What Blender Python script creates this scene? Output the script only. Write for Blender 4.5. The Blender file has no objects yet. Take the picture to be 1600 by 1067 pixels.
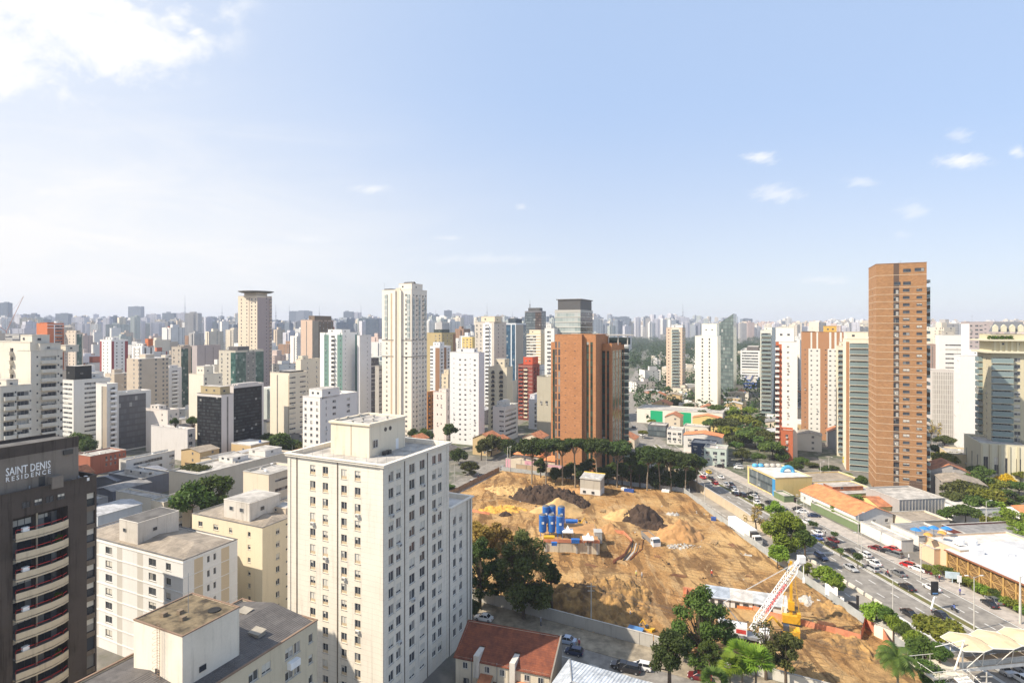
import bpy, math, random
import numpy as np
from mathutils import Vector, Matrix, noise
R = math.radians
# ------------------------------------------------------------ camera, sky, sun, exposure
H, FP, HZ = 68.0, 890.0, 512.0           # eye height, focal length and horizon row in photo pixels
SHADOW_AZ, SUN_EL = 72.0, 44.0           # shadows fall towards this bearing (clockwise from +Y)
scene = bpy.context.scene
col = scene.collection
cd = bpy.data.cameras.new('camera'); cam = bpy.data.objects.new('camera', cd); col.objects.link(cam)
cam.location = (0, 0, H); cam.rotation_euler = (R(90), 0, 0)
cd.sensor_width = 36; cd.lens = FP/1600*36; cd.shift_y = -(533.5-HZ)/1600; cd.clip_end = 20000; cd.clip_start = 1
scene.camera = cam
scene.view_settings.view_transform = 'Standard'; scene.view_settings.look = 'None'
scene.view_settings.exposure = 0.62; scene.view_settings.gamma = 1
world = bpy.data.worlds.new('World'); scene.world = world; world.use_nodes = True
wt = world.node_tree; wt.nodes.clear()

def nd(t, typ, ins=None, **kw):
    n = t.nodes.new(typ)
    for k, v in kw.items(): setattr(n, k, v)
    for k, v in (ins or {}).items():
        s = n.inputs[k]
        if isinstance(v, bpy.types.NodeSocket): t.links.new(v, s)
        else: s.default_value = v
    return n
def mth(t, op, a, b=0.0, c=None, clamp=False):
    ins = {0: a, 1: b}
    if c is not None: ins[2] = c
    return nd(t, 'ShaderNodeMath', ins, operation=op, use_clamp=clamp).outputs[0]
def ramp(t, x, lo, hi):
    return nd(t, 'ShaderNodeMapRange', {0: x, 1: lo, 2: hi, 3: 0.0, 4: 1.0}, interpolation_type='SMOOTHSTEP').outputs[0]

def mixc(t, f, a, b):
    return nd(t, 'ShaderNodeMix', {0: f, 6: a, 7: b}, data_type='RGBA').outputs[2]
def build_world():
    t = wt
    sky = nd(t, 'ShaderNodeTexSky', sky_type='NISHITA', sun_disc=False)
    sky.sun_elevation = R(SUN_EL); sky.sun_rotation = R(180+SHADOW_AZ)
    sky.air_density = 1.0; sky.dust_density = 1.4; sky.ozone_density = 1.0; sky.altitude = 700
    skyc = nd(t, 'ShaderNodeMix', {0: 1.0, 6: sky.outputs[0], 7: (0.88, 0.995, 1.075, 1)}, data_type='RGBA', blend_type='MULTIPLY').outputs[2]
    geo = nd(t, 'ShaderNodeTexCoord').outputs['Generated']
    sep = nd(t, 'ShaderNodeSeparateXYZ', {0: geo})
    x, y, z = sep.outputs
    yy = mth(t, 'MAXIMUM', y, 0.05)
    u = mth(t, 'DIVIDE', x, yy); v = mth(t, 'DIVIDE', z, yy)
    # cloud layer coordinates: a flat layer far above the city
    zz = mth(t, 'MAXIMUM', z, 0.04)
    cu = mth(t, 'DIVIDE', x, zz); cv = mth(t, 'DIVIDE', y, zz)
    cvec = nd(t, 'ShaderNodeCombineXYZ', {0: cu, 1: cv, 2: 0.0}).outputs[0]
    avec = nd(t, 'ShaderNodeCombineXYZ', {0: mth(t, 'MULTIPLY', u, 7.0), 1: mth(t, 'ADD', mth(t, 'MULTIPLY', v, 9.0), mth(t, 'MULTIPLY', u, 1.5)), 2: 1.7}).outputs[0]
    n1 = nd(t, 'ShaderNodeTexNoise', {'Vector': avec, 'Scale': 1.0, 'Detail': 10.0, 'Roughness': 0.58, 'Distortion': 0.25}).outputs[0]
    n2 = nd(t, 'ShaderNodeTexNoise', {'Vector': cvec, 'Scale': 1.1, 'Detail': 6.0, 'Roughness': 0.6, 'Distortion': 1.0}).outputs[0]
    # broken cloud field in the upper left
    dvec = nd(t, 'ShaderNodeVectorMath', {0: geo}, operation='NORMALIZE').outputs[0]
    def around(px, py, ax, ay):
        u0, v0 = (px-800)/FP, (HZ-py)/FP
        du = mth(t, 'DIVIDE', mth(t, 'SUBTRACT', u, u0), ax/FP); dv = mth(t, 'DIVIDE', mth(t, 'SUBTRACT', v, v0), ay/FP)
        return mth(t, 'SQRT', mth(t, 'ADD', mth(t, 'MULTIPLY', du, du), mth(t, 'MULTIPLY', dv, dv)))
    d = around(50, 10, 340, 170)
    m = ramp(t, d, 1.15, 0.3)
    c1 = mth(t, 'MULTIPLY', ramp(t, mth(t, 'ADD', n1, mth(t, 'MULTIPLY', m, 0.12)), 0.48, 0.68), ramp(t, d, 1.15, 0.75))
    # thin veil on the left half
    uv2 = nd(t, 'ShaderNodeCombineXYZ', {0: mth(t, 'ADD', mth(t, 'MULTIPLY', u, 2.2), mth(t, 'MULTIPLY', v, 2.5)), 1: mth(t, 'MULTIPLY', v, 9.0), 2: 3.0}).outputs[0]
    n3 = nd(t, 'ShaderNodeTexNoise', {'Vector': uv2, 'Scale': 1.0, 'Detail': 8.0, 'Roughness': 0.6, 'Distortion': 0.8}).outputs[0]
    left = ramp(t, u, 0.25, -0.95)
    low = mth(t, 'MULTIPLY', ramp(t, v, 0.5, 0.1), left)
    veil = mth(t, 'MULTIPLY', low, mth(t, 'ADD', mth(t, 'MULTIPLY', ramp(t, n3, 0.35, 0.7), 0.5), 0.42))
    veil = mth(t, 'ADD', veil, mth(t, 'MULTIPLY', ramp(t, u, 0.15, -1.0), 0.5))
    # small separate clouds
    uvs = nd(t, 'ShaderNodeCombineXYZ', {0: mth(t, 'MULTIPLY', u, 30.0), 1: mth(t, 'SUBTRACT', mth(t, 'MULTIPLY', v, 85.0), mth(t, 'MULTIPLY', u, 30.0)), 2: 0.0}).outputs[0]
    ns = nd(t, 'ShaderNodeTexNoise', {'Vector': uvs, 'Scale': 1.0, 'Detail': 8.0, 'Roughness': 0.66}).outputs[0]
    tot = mth(t, 'MAXIMUM', c1, mth(t, 'MULTIPLY', mth(t, 'MULTIPLY', m, ramp(t, n2, 0.3, 0.65)), 0.4))
    for (px, py, ax, ay, s) in ((1188,246,32,12,.8),(1212,302,46,17,.55),(1505,252,50,14,.85),(1345,285,30,10,.45),(580,295,36,9,.6),(1500,212,26,13,.4),(1425,330,30,18,.4),(1290,438,45,9,.4),(305,50,18,12,.9),(480,375,40,8,.35),(700,372,24,5,.35),(1590,238,16,10,.7),(815,323,12,6,.4),(1410,368,18,8,.25),(760,405,120,10,.3)):
        dd = around(px, py, ax, ay)
        k = mth(t, 'MULTIPLY', ramp(t, mth(t, 'SUBTRACT', mth(t, 'ADD', ns, 0.42), mth(t, 'MULTIPLY', dd, 0.46)), 0.40, 0.95), s)
        tot = mth(t, 'MAXIMUM', tot, k)
    grad = mixc(t, ramp(t, v, -0.05, 0.42), (4.7, 4.75, 4.88, 1), (2.95, 3.85, 5.45, 1))
    base = mixc(t, 0.78, skyc, grad)
    base = mixc(t, mth(t, 'MULTIPLY', veil, 1.0, clamp=True), base, (5.7, 5.65, 5.6, 1))
    mixn = nd(t, 'ShaderNodeMix', {0: tot, 6: base, 7: (5.9, 5.9, 5.9, 1)}, data_type='RGBA')
    bg = nd(t, 'ShaderNodeBackground', {0: mixn.outputs[2], 1: 0.118})
    out = nd(t, 'ShaderNodeOutputWorld'); t.links.new(bg.outputs[0], out.inputs[0])
build_world()
sl = bpy.data.lights.new('sun', 'SUN'); sun = bpy.data.objects.new('sun', sl); col.objects.link(sun)
sl.energy = 5.0; sl.angle = R(0.5); sl.color = (1, 0.885, 0.73)
_d = Vector((math.sin(R(SHADOW_AZ))*math.cos(R(SUN_EL)), math.cos(R(SHADOW_AZ))*math.cos(R(SUN_EL)), -math.sin(R(SUN_EL))))
sun.rotation_euler = _d.to_track_quat('-Z', 'Y').to_euler()

# ------------------------------------------------------------ picture geometry -> plan
def XA(px, Y): return (px-800)/FP*Y
def G(px, py, z=0.0):
    Y = FP*(H-z)/(py-HZ); return Vector((XA(px, Y), Y, z))
def ZT(py, Y): return H-(py-HZ)/FP*Y

# ------------------------------------------------------------ mesh helpers
class MB:
    def __init__(s): s.v = []; s.f = []; s.m = []
    def quad(s, a, b, c, d, mi=0):
        n = len(s.v); s.v += [tuple(a), tuple(b), tuple(c), tuple(d)]; s.f.append((n, n+1, n+2, n+3)); s.m.append(mi)
    def poly(s, pts, mi=0):
        n = len(s.v); s.v += [tuple(p) for p in pts]; s.f.append(tuple(range(n, n+len(pts)))); s.m.append(mi)
    def box(s, x0, x1, y0, y1, z0, z1, mi=0, bottom=True, top=None):
        p = [(x0,y0,z0),(x1,y0,z0),(x1,y1,z0),(x0,y1,z0),(x0,y0,z1),(x1,y0,z1),(x1,y1,z1),(x0,y1,z1)]
        n = len(s.v); s.v += p
        fs = [(4,5,6,7),(0,1,5,4),(1,2,6,5),(2,3,7,6),(3,0,4,7)] + ([(3,2,1,0)] if bottom else [])
        for i, f in enumerate(fs): s.f.append(tuple(n+k for k in f)); s.m.append(top if (i == 0 and top is not None) else mi)
    def obox(s, c, size, rz=0, mi=0, tilt=None):
        M = Matrix.Translation(Vector(c)) @ Matrix.Rotation(rz, 4, 'Z')
        if tilt: M = M @ tilt
        n = len(s.v); hx, hy, hz = size[0]/2, size[1]/2, size[2]/2
        for x, y, z in ((-hx,-hy,-hz),(hx,-hy,-hz),(hx,hy,-hz),(-hx,hy,-hz),(-hx,-hy,hz),(hx,-hy,hz),(hx,hy,hz),(-hx,hy,hz)):
            s.v.append(tuple(M @ Vector((x,y,z))))
        for f in ((4,5,6,7),(0,1,5,4),(1,2,6,5),(2,3,7,6),(3,0,4,7),(3,2,1,0)): s.f.append(tuple(n+k for k in f)); s.m.append(mi)
    def prism(s, pts, z0, z1, mi=0, top=None, bottom=False):
        n = len(s.v); k = len(pts)
        s.v += [(p[0],p[1],z0) for p in pts]+[(p[0],p[1],z1) for p in pts]
        for i in range(k): s.f.append((n+i, n+(i+1)%k, n+k+(i+1)%k, n+k+i)); s.m.append(mi)
        s.f.append(tuple(n+k+i for i in range(k))); s.m.append(mi if top is None else top)
        if bottom: s.f.append(tuple(n+k-1-i for i in range(k))); s.m.append(mi)
    def tube(s, p0, p1, r0, r1=None, n=6, mi=0, caps=True):
        if r1 is None: r1 = r0
        p0, p1 = Vector(p0), Vector(p1); d = p1-p0
        if d.length < 1e-6: return
        q = d.to_track_quat('Z', 'Y'); b = len(s.v)
        for p, r in ((p0, r0), (p1, r1)):
            for i in range(n):
                a = 2*math.pi*i/n; s.v.append(tuple(p+q @ Vector((r*math.cos(a), r*math.sin(a), 0))))
        for i in range(n):
            j = (i+1) % n; s.f.append((b+i, b+j, b+n+j, b+n+i)); s.m.append(mi)
        if caps: s.f.append(tuple(b+n+i for i in range(n))); s.m.append(mi); s.f.append(tuple(b+n-1-i for i in range(n))); s.m.append(mi)
    def lathe(s, prof, n=16, mi=0, c=(0,0,0)):
        b = len(s.v)
        for r, z in prof:
            for i in range(n):
                a = 2*math.pi*i/n; s.v.append((c[0]+r*math.cos(a), c[1]+r*math.sin(a), c[2]+z))
        for k in range(len(prof)-1):
            for i in range(n):
                j = (i+1) % n; s.f.append((b+k*n+i, b+k*n+j, b+(k+1)*n+j, b+(k+1)*n+i)); s.m.append(mi)
        s.f.append(tuple(b+(len(prof)-1)*n+i for i in range(n))); s.m.append(mi)
    def merge(s, me_v, me_f, me_m, M, remap=None):
        n = len(s.v); s.v += [tuple(M @ Vector(p)) for p in me_v]
        s.f += [tuple(n+i for i in f) for f in me_f]; s.m += [remap[i] if remap else i for i in me_m]
    def mesh(s, name, mats, uv=False, smooth=False):
        me = bpy.data.meshes.new(name); me.from_pydata(s.v, [], s.f)
        for m in mats: me.materials.append(m)
        if len(mats) > 1: me.polygons.foreach_set('material_index', s.m)
        if smooth: me.polygons.foreach_set('use_smooth', [True]*len(me.polygons))
        if uv: autouv(me)
        me.update(); return me
    def obj(s, name, mats, parent=None, uv=False, smooth=False, loc=None, rz=None):
        if not isinstance(mats, (list, tuple)): mats = [mats]
        return link(name, s.mesh(name, mats, uv, smooth), parent, loc, rz)
def autouv(me):
    nv = len(me.vertices); co = np.empty(nv*3, np.float32); me.vertices.foreach_get('co', co); co = co.reshape(-1, 3)
    nl = len(me.loops); li = np.empty(nl, np.int32); me.loops.foreach_get('vertex_index', li)
    npoly = len(me.polygons); nor = np.empty(npoly*3, np.float32); me.polygons.foreach_get('normal', nor); nor = nor.reshape(-1, 3)
    lt = np.empty(npoly, np.int32); me.polygons.foreach_get('loop_total', lt)
    pn = np.repeat(nor, lt, axis=0); p = co[li]
    tx, ty = -pn[:,1], pn[:,0]; L = np.sqrt(tx**2+ty**2)+1e-9
    u = (p[:,0]*tx+p[:,1]*ty)/L; v = p[:,2].copy()
    hor = np.abs(pn[:,2]) > 0.7
    u[hor] = p[hor,0]; v[hor] = p[hor,1]
    lay = me.uv_layers.new(name='UVMap'); lay.data.foreach_set('uv', np.stack([u, v], 1).ravel().astype(np.float32))
def link(name, me, parent=None, loc=None, rz=None):
    o = bpy.data.objects.new(name, me); col.objects.link(o)
    if parent: o.parent = parent
    if loc is not None: o.location = loc
    if rz is not None: o.rotation_euler = (0, 0, rz)
    return o
def thing(name, label, cat, loc=(0,0,0), rz=0, group=None):
    o = link(name, None, None, loc, rz); return tag(o, label, cat, group)
def tag(o, label, cat, group=None, kind=None):
    if label: o['label'] = label
    if cat: o['category'] = cat
    if group: o['group'] = group
    if kind: o['kind'] = kind
    return o
def struct(o): o['kind'] = 'structure'; return o
def copy_tree(o, parent=None):
    c = o.copy(); col.objects.link(c); c.parent = parent
    for ch in list(o.children): copy_tree(ch, c)
    return c

# ------------------------------------------------------------ materials
_mats = {}
def newmat(name):
    m = bpy.data.materials.new(name); m.use_nodes = True; t = m.node_tree; t.nodes.clear()
    out = nd(t, 'ShaderNodeOutputMaterial'); bs = nd(t, 'ShaderNodeBsdfPrincipled'); t.links.new(bs.outputs[0], out.inputs[0])
    return m, t, bs, out
def cmul(c, k): return (min(1, c[0]*k), min(1, c[1]*k), min(1, c[2]*k), 1)
def M(name, c, rough=0.85, var=0.12, scale=0.6, metal=0.0, bump=0.0, fine=None, c2=None):
    if name in _mats: return _mats[name]
    m, t, bs, out = newmat(name)
    co = nd(t, 'ShaderNodeTexCoord').outputs['Object']
    n = nd(t, 'ShaderNodeTexNoise', {'Vector': co, 'Scale': scale, 'Detail': 6.0, 'Roughness': 0.65}).outputs[0]
    f = ramp(t, n, 0.3, 0.7)
    a, b = cmul(c, 1-var), (cmul(c, 1+var) if c2 is None else (*c2, 1))
    cc = mixc(t, f, a, b)
    t.links.new(cc, bs.inputs['Base Color']); bs.inputs['Roughness'].default_value = rough; bs.inputs['Metallic'].default_value = metal
    if bump:
        n2 = nd(t, 'ShaderNodeTexNoise', {'Vector': co, 'Scale': fine or scale*6, 'Detail': 5.0}).outputs[0]
        bp = nd(t, 'ShaderNodeBump', {'Height': n2, 'Strength': bump, 'Distance': 0.1}); t.links.new(bp.outputs[0], bs.inputs['Normal'])
    _mats[name] = m; return m
def W(name, c, dirt=0.25, joint=0.0, rough=0.9, fl=0.0):
    """painted or rendered wall: vertical dirt streaks, blotches, fine grain; joint = horizontal joints every n metres"""
    key = name
    if key in _mats: return _mats[key]
    m, t, bs, out = newmat(name)
    co = nd(t, 'ShaderNodeTexCoord').outputs['Object']
    mp = nd(t, 'ShaderNodeMapping', {'Vector': co, 'Scale': (1.1, 1.1, 0.07)}).outputs[0]
    st = nd(t, 'ShaderNodeTexNoise', {'Vector': mp, 'Scale': 1.0, 'Detail': 5.0, 'Roughness': 0.7}).outputs[0]
    bl = nd(t, 'ShaderNodeTexNoise', {'Vector': co, 'Scale': 0.16, 'Detail': 6.0, 'Roughness': 0.6}).outputs[0]
    fi = nd(t, 'ShaderNodeTexNoise', {'Vector': co, 'Scale': 3.0, 'Detail': 3.0, 'Roughness': 0.6}).outputs[0]
    f = mth(t, 'MULTIPLY', ramp(t, st, 0.5, 0.72), dirt)
    f = mth(t, 'ADD', f, mth(t, 'MULTIPLY', ramp(t, bl, 0.42, 0.75), dirt*0.6))
    f = mth(t, 'ADD', f, mth(t, 'MULTIPLY', mth(t, 'SUBTRACT', fi, 0.4), 0.22), clamp=True)
    cc = mixc(t, f, (*c, 1), (c[0]*0.42, c[1]*0.4, c[2]*0.37, 1))
    if joint:
        z = nd(t, 'ShaderNodeSeparateXYZ', {0: co}).outputs[2]
        fr = mth(t, 'FRACT', mth(t, 'DIVIDE', z, joint))
        cc = mixc(t, mth(t, 'MULTIPLY', mth(t, 'LESS_THAN', fr, 0.05/joint), 0.35), cc, (c[0]*.45, c[1]*.42, c[2]*.38, 1))
    t.links.new(cc, bs.inputs['Base Color']); bs.inputs['Roughness'].default_value = rough
    bs.inputs['Specular IOR Level'].default_value = 0.3
    _mats[key] = m; return m
def BR(name, c, mortar=0.6):
    """brick cladding"""
    if name in _mats: return _mats[name]
    m, t, bs, out = newmat(name)
    uv = nd(t, 'ShaderNodeTexCoord').outputs['UV']
    b = nd(t, 'ShaderNodeTexBrick', {'Vector': uv, 'Color1': cmul(c, 1.1), 'Color2': cmul(c, .82), 'Mortar': (c[0]*mortar, c[1]*mortar, c[2]*mortar, 1), 'Scale': 1.0, 'Mortar Size': 0.012, 'Brick Width': 0.9, 'Row Height': 0.3})
    n = nd(t, 'ShaderNodeTexNoise', {'Vector': uv, 'Scale': 0.12, 'Detail': 7.0, 'Roughness': 0.65}).outputs[0]
    cc = mixc(t, mth(t, 'MULTIPLY', ramp(t, n, 0.35, 0.75), 0.32), b.outputs[0], (c[0]*.6, c[1]*.55, c[2]*.5, 1))
    t.links.new(cc, bs.inputs['Base Color']); bs.inputs['Roughness'].default_value = 0.9
    _mats[name] = m; return m
def GG(name, c, c2, mull, pw=1.5, ph=1.7, mw=0.1, spandrel=0.0, rough=0.12, lit=0.12, mh=None, sp=None, spec=0.5):
    """curtain-wall glazing on metre UVs: mullion grid, spandrel band, each pane its own tone"""
    if name in _mats: return _mats[name]
    m, t, bs, out = newmat(name)
    uv = nd(t, 'ShaderNodeTexCoord').outputs['UV']; s = nd(t, 'ShaderNodeSeparateXYZ', {0: uv})
    U = mth(t, 'DIVIDE', s.outputs[0], pw); V = mth(t, 'DIVIDE', s.outputs[1], ph)
    fu, fv = mth(t, 'FRACT', U), mth(t, 'FRACT', V)
    cell = nd(t, 'ShaderNodeCombineXYZ', {0: mth(t, 'FLOOR', U), 1: mth(t, 'FLOOR', V), 2: 0.0}).outputs[0]
    rn = nd(t, 'ShaderNodeTexWhiteNoise', {'Vector': cell}, noise_dimensions='3D').outputs[0]
    g = mixc(t, rn, (*c, 1), (*c2, 1))
    g = mixc(t, mth(t, 'MULTIPLY', mth(t, 'GREATER_THAN', rn, 1-lit), 0.6), g, (0.42, 0.42, 0.4, 1))
    mm = mth(t, 'MAXIMUM', mth(t, 'LESS_THAN', fu, mw/pw), mth(t, 'LESS_THAN', fv, (mh or mw)/ph))
    if spandrel: mm2 = mth(t, 'LESS_THAN', fv, spandrel); g = mixc(t, mm2, g, (*(sp or cmul(c, .8)[:3]), 1))
    else: mm2 = None
    cc = mixc(t, mm, g, (*mull, 1))
    t.links.new(cc, bs.inputs['Base Color'])
    bs.inputs['Specular IOR Level'].default_value = spec
    ro = mth(t, 'ADD', mth(t, 'MULTIPLY', mm, 0.5), rough); t.links.new(ro, bs.inputs['Roughness'])
    n = nd(t, 'ShaderNodeTexNoise', {'Vector': uv, 'Scale': 0.5, 'Detail': 2.0}).outputs[0]
    bp = nd(t, 'ShaderNodeBump', {'Height': n, 'Strength': 0.15, 'Distance': 0.15}); t.links.new(bp.outputs[0], bs.inputs['Normal'])
    _mats[name] = m; return m
def FC(name, wall, bay=3.2, fh=3.0, wf=0.45, hf=0.45, glass=(0.06, 0.07, 0.09), var=0.5, band=0.0, bandc=(.6,.6,.58), stripe=None):
    """facade of a far building: wall with a grid of window recess tones on metre UVs"""
    if name in _mats: return _mats[name]
    m, t, bs, out = newmat(name)
    uv = nd(t, 'ShaderNodeTexCoord').outputs['UV']; s = nd(t, 'ShaderNodeSeparateXYZ', {0: uv})
    U = mth(t, 'DIVIDE', s.outputs[0], bay); V = mth(t, 'DIVIDE', s.outputs[1], fh)
    fu, fv = mth(t, 'FRACT', U), mth(t, 'FRACT', V)
    inu = mth(t, 'LESS_THAN', mth(t, 'ABSOLUTE', mth(t, 'SUBTRACT', fu, 0.5)), wf/2)
    inv = mth(t, 'LESS_THAN', mth(t, 'ABSOLUTE', mth(t, 'SUBTRACT', fv, 0.55)), hf/2)
    cell = nd(t, 'ShaderNodeCombineXYZ', {0: mth(t, 'FLOOR', U), 1: mth(t, 'FLOOR', V), 2: 0.0}).outputs[0]
    rn = nd(t, 'ShaderNodeTexWhiteNoise', {'Vector': cell}, noise_dimensions='3D').outputs[0]
    # whole bays without windows
    colr = nd(t, 'ShaderNodeTexWhiteNoise', {'W': mth(t, 'FLOOR', mth(t, 'DIVIDE', s.outputs[0], bay*1.0))}, noise_dimensions='1D').outputs[0]
    keep = mth(t, 'GREATER_THAN', colr, 0.22)
    mask = mth(t, 'MULTIPLY', mth(t, 'MULTIPLY', inu, inv), keep)
    g = mixc(t, mth(t, 'MULTIPLY', rn, var), (*glass, 1), (0.35, 0.34, 0.32, 1))
    n = nd(t, 'ShaderNodeTexNoise', {'Vector': uv, 'Scale': 0.13, 'Detail': 6.0}).outputs[0]
    oi = nd(t, 'ShaderNodeObjectInfo').outputs['Random']
    w = mixc(t, mth(t, 'MULTIPLY', ramp(t, n, 0.4, 0.75), 0.3), (*wall, 1), (wall[0]*.6, wall[1]*.58, wall[2]*.55, 1))
    if stripe:
        w = mixc(t, mth(t, 'GREATER_THAN', colr, 0.72), w, (*stripe, 1))
    if band: w = mixc(t, mth(t, 'LESS_THAN', fv, band), w, (*bandc, 1))
    cc = mixc(t, mask, w, g)
    t.links.new(cc, bs.inputs['Base Color']); t.links.new(mth(t, 'SUBTRACT', 0.85, mth(t, 'MULTIPLY', mask, 0.5)), bs.inputs['Roughness'])
    _mats[name] = m; return m
def winglass(name, c=(0.035, 0.04, 0.05), curtain=0.25):
    if name in _mats: return _mats[name]
    m, t, bs, out = newmat(name)
    rn = nd(t, 'ShaderNodeObjectInfo').outputs['Random']
    g = nd(t, 'ShaderNodeNewGeometry').outputs['Random Per Island']
    r = mth(t, 'FRACT', mth(t, 'ADD', mth(t, 'MULTIPLY', rn, 7.3), mth(t, 'MULTIPLY', g, 3.1)))
    cc = mixc(t, mth(t, 'MULTIPLY', ramp(t, r, 1-curtain, 1.0), 0.8), (*c, 1), (0.4, 0.38, 0.34, 1))
    cc = mixc(t, mth(t, 'MULTIPLY', mth(t, 'FRACT', mth(t, 'MULTIPLY', r, 5.0)), 0.25), cc, (0.12, 0.14, 0.16, 1))
    t.links.new(cc, bs.inputs['Base Color']); bs.inputs['Roughness'].default_value = 0.12
    bs.inputs['Specular IOR Level'].default_value = 0.6
    _mats[name] = m; return m
def leafmat(name, c, c2, sc=0.35):
    if name in _mats: return _mats[name]
    m, t, bs, out = newmat(name)
    g = nd(t, 'ShaderNodeNewGeometry').outputs['Random Per Island']
    co = nd(t, 'ShaderNodeTexCoord').outputs['Object']
    n = nd(t, 'ShaderNodeTexNoise', {'Vector': co, 'Scale': sc, 'Detail': 3.0}).outputs[0]
    f = mth(t, 'ADD', mth(t, 'MULTIPLY', g, 0.6), mth(t, 'MULTIPLY', ramp(t, n, 0.3, 0.7), 0.4))
    cc = mixc(t, f, (*c, 1), (*c2, 1))
    oi = nd(t, 'ShaderNodeObjectInfo').outputs['Random']
    hs = nd(t, 'ShaderNodeHueSaturation', {'Hue': mth(t, 'ADD', 0.485, mth(t, 'MULTIPLY', oi, 0.03)), 'Saturation': 1.0, 'Value': mth(t, 'ADD', 0.8, mth(t, 'MULTIPLY', oi, 0.4)), 'Color': cc}).outputs[0]
    t.links.new(hs, bs.inputs['Base Color']); bs.inputs['Roughness'].default_value = 0.6
    bs.inputs['Specular IOR Level'].default_value = 0.25
    tr = nd(t, 'ShaderNodeBsdfTranslucent', {'Color': hs}); mx = nd(t, 'ShaderNodeMixShader', {0: 0.3, 1: bs.outputs[0], 2: tr.outputs[0]})
    t.links.new(mx.outputs[0], out.inputs[0])
    _mats[name] = m; return m

CREAM=(.76,.70,.58); WHITE=(.78,.76,.72); OFFW=(.7,.67,.61); TAN=(.55,.46,.35); GREY=(.38,.37,.36); PINKB=(.6,.48,.4)
GLASS = winglass('window_glass'); FRAME_W = M('frame_white', (.62,.61,.58), .5); FRAME_D = M('frame_dark', (.05,.05,.05), .4)
FRAME_A = M('frame_alu', (.35,.35,.35), .4); BLIND = M('blind', (.58,.55,.48), .8)
ROOFC = M('roof_concrete', (.36,.34,.31), .95, .35, .35); ROOFD = M('roof_dark', (.1,.095,.09), .95, .4, .3); ROOFL = M('roof_light', (.52,.5,.47), .9, .2, .3)
CONC = M('concrete', (.42,.4,.36), .9, .2, .4); CONCD = M('concrete_dark', (.16,.15,.14), .9, .3, .4)
STEEL = M('steel_grey', (.3,.31,.32), .5, .1, 1.0, .3); WHITEP = M('white_paint', (.78,.78,.77), .5, .05); BLACKP = M('black_paint', (.02,.02,.022), .4, .1)
TILE = M('roof_tile', (.36,.13,.06), .9, .35, .5, c2=(.5,.2,.09)); TILEO = M('roof_tile_orange', (.55,.2,.08), .9, .25, .5)
ASPH = M('asphalt', (.215,.197,.175), .9, .3, .35, c2=(.27,.25,.22)); MARK = M('road_marking', (.6,.6,.57), .8, .15, 2.0); KERB = M('kerb', (.42,.4,.37), .9, .15)
SIDE = M('sidewalk', (.36,.32,.28), .9, .2, .5)
# ------------------------------------------------------------ building generator
def blocked(P):
    """is the sight line from the eye to P cut by one of the placed buildings"""
    for C, a, wl, wr, h in FOOT:
        ca, sa = math.cos(R(a)), math.sin(R(a)); f = lambda x, y: ((x-C.x)*ca-(y-C.y)*sa, (x-C.x)*sa+(y-C.y)*ca)
        o = f(0, 0); p = f(P[0], P[1]); t0, t1 = 0.0, .985
        for o_, p_, lo, hi in ((o[0], p[0], -wl, 0), (o[1], p[1], 0, wr), (H, P[2], 0, h)):
            d = p_-o_
            if abs(d) < 1e-9:
                if not lo <= o_ <= hi: t1 = -1
                continue
            ta, tb = sorted(((lo-o_)/d, (hi-o_)/d)); t0, t1 = max(t0, ta), min(t1, tb)
        if t0 < t1: return True
    return False
_wm = {}
FOOT = []
def winmesh(kind, w, h, var, fr, rec=0.16):
    key = (kind, round(w,2), round(h,2), var, fr.name, rec)
    if key in _wm: return _wm[key]
    b = MB(); t = 0.06 if h > 1 else 0.045; y = rec; e = 0.001
    n = max(1, int(round(w/(1.3 if kind == 's' else 1.0)))); n = max(n, 2) if kind in 'wdp' and w > .9 else n
    pw = (w-2*e)/n
    for i in range(n):
        x0 = -w/2+e+i*pw; b.quad((x0,y,e),(x0+pw,y,e),(x0+pw,y,h-e),(x0,y,h-e),0)
    for x in [-w/2+e]+[-w/2+i*pw-t/2 for i in range(1, n)]+[w/2-t-e]: b.box(x, x+t, y-.05, y-.004, e, h-e, 1)
    for z in (e, h-t-e): b.box(-w/2+t+.002, w/2-t-.002, y-.047, y-.006, z, z+t, 1)
    if var and kind in 'wsdp':
        k = (0, .45, .8, .3)[var]; x1 = w/2 if var == 2 else (w/2 if var == 1 else 0.0)
        b.quad((-w/2+e,y-.003,h*(1-k)),(x1-e,y-.003,h*(1-k)),(x1-e,y-.003,h-e),(-w/2+e,y-.003,h-e),2)
    if kind == 'p': b.quad((-w/2+e,y-.055,e),(w/2-e,y-.055,e),(w/2-e,y-.055,h*.3),(-w/2+e,y-.055,h*.3),4)
    if kind in 'wp' and h > 1: b.box(-w/2-.08, w/2+.08, -.09, -.001, -.09, -.01, 3)
    _wm[key] = (b, b.mesh('window_mesh', [GLASS, fr, BLIND, CONC, M('sill_panel_tan', (.50,.40,.27), .9)])); return _wm[key]
_q = MB(); _q.box(-.4,.4,-.45,-.02,-.75,-.15); _q.box(-.3,.3,-.47,-.451,-.68,-.22,1); ACM = _q.mesh('ac_mesh', [M('ac_white', (.6,.6,.58), .5), CONCD])
_bm = {}
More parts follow.
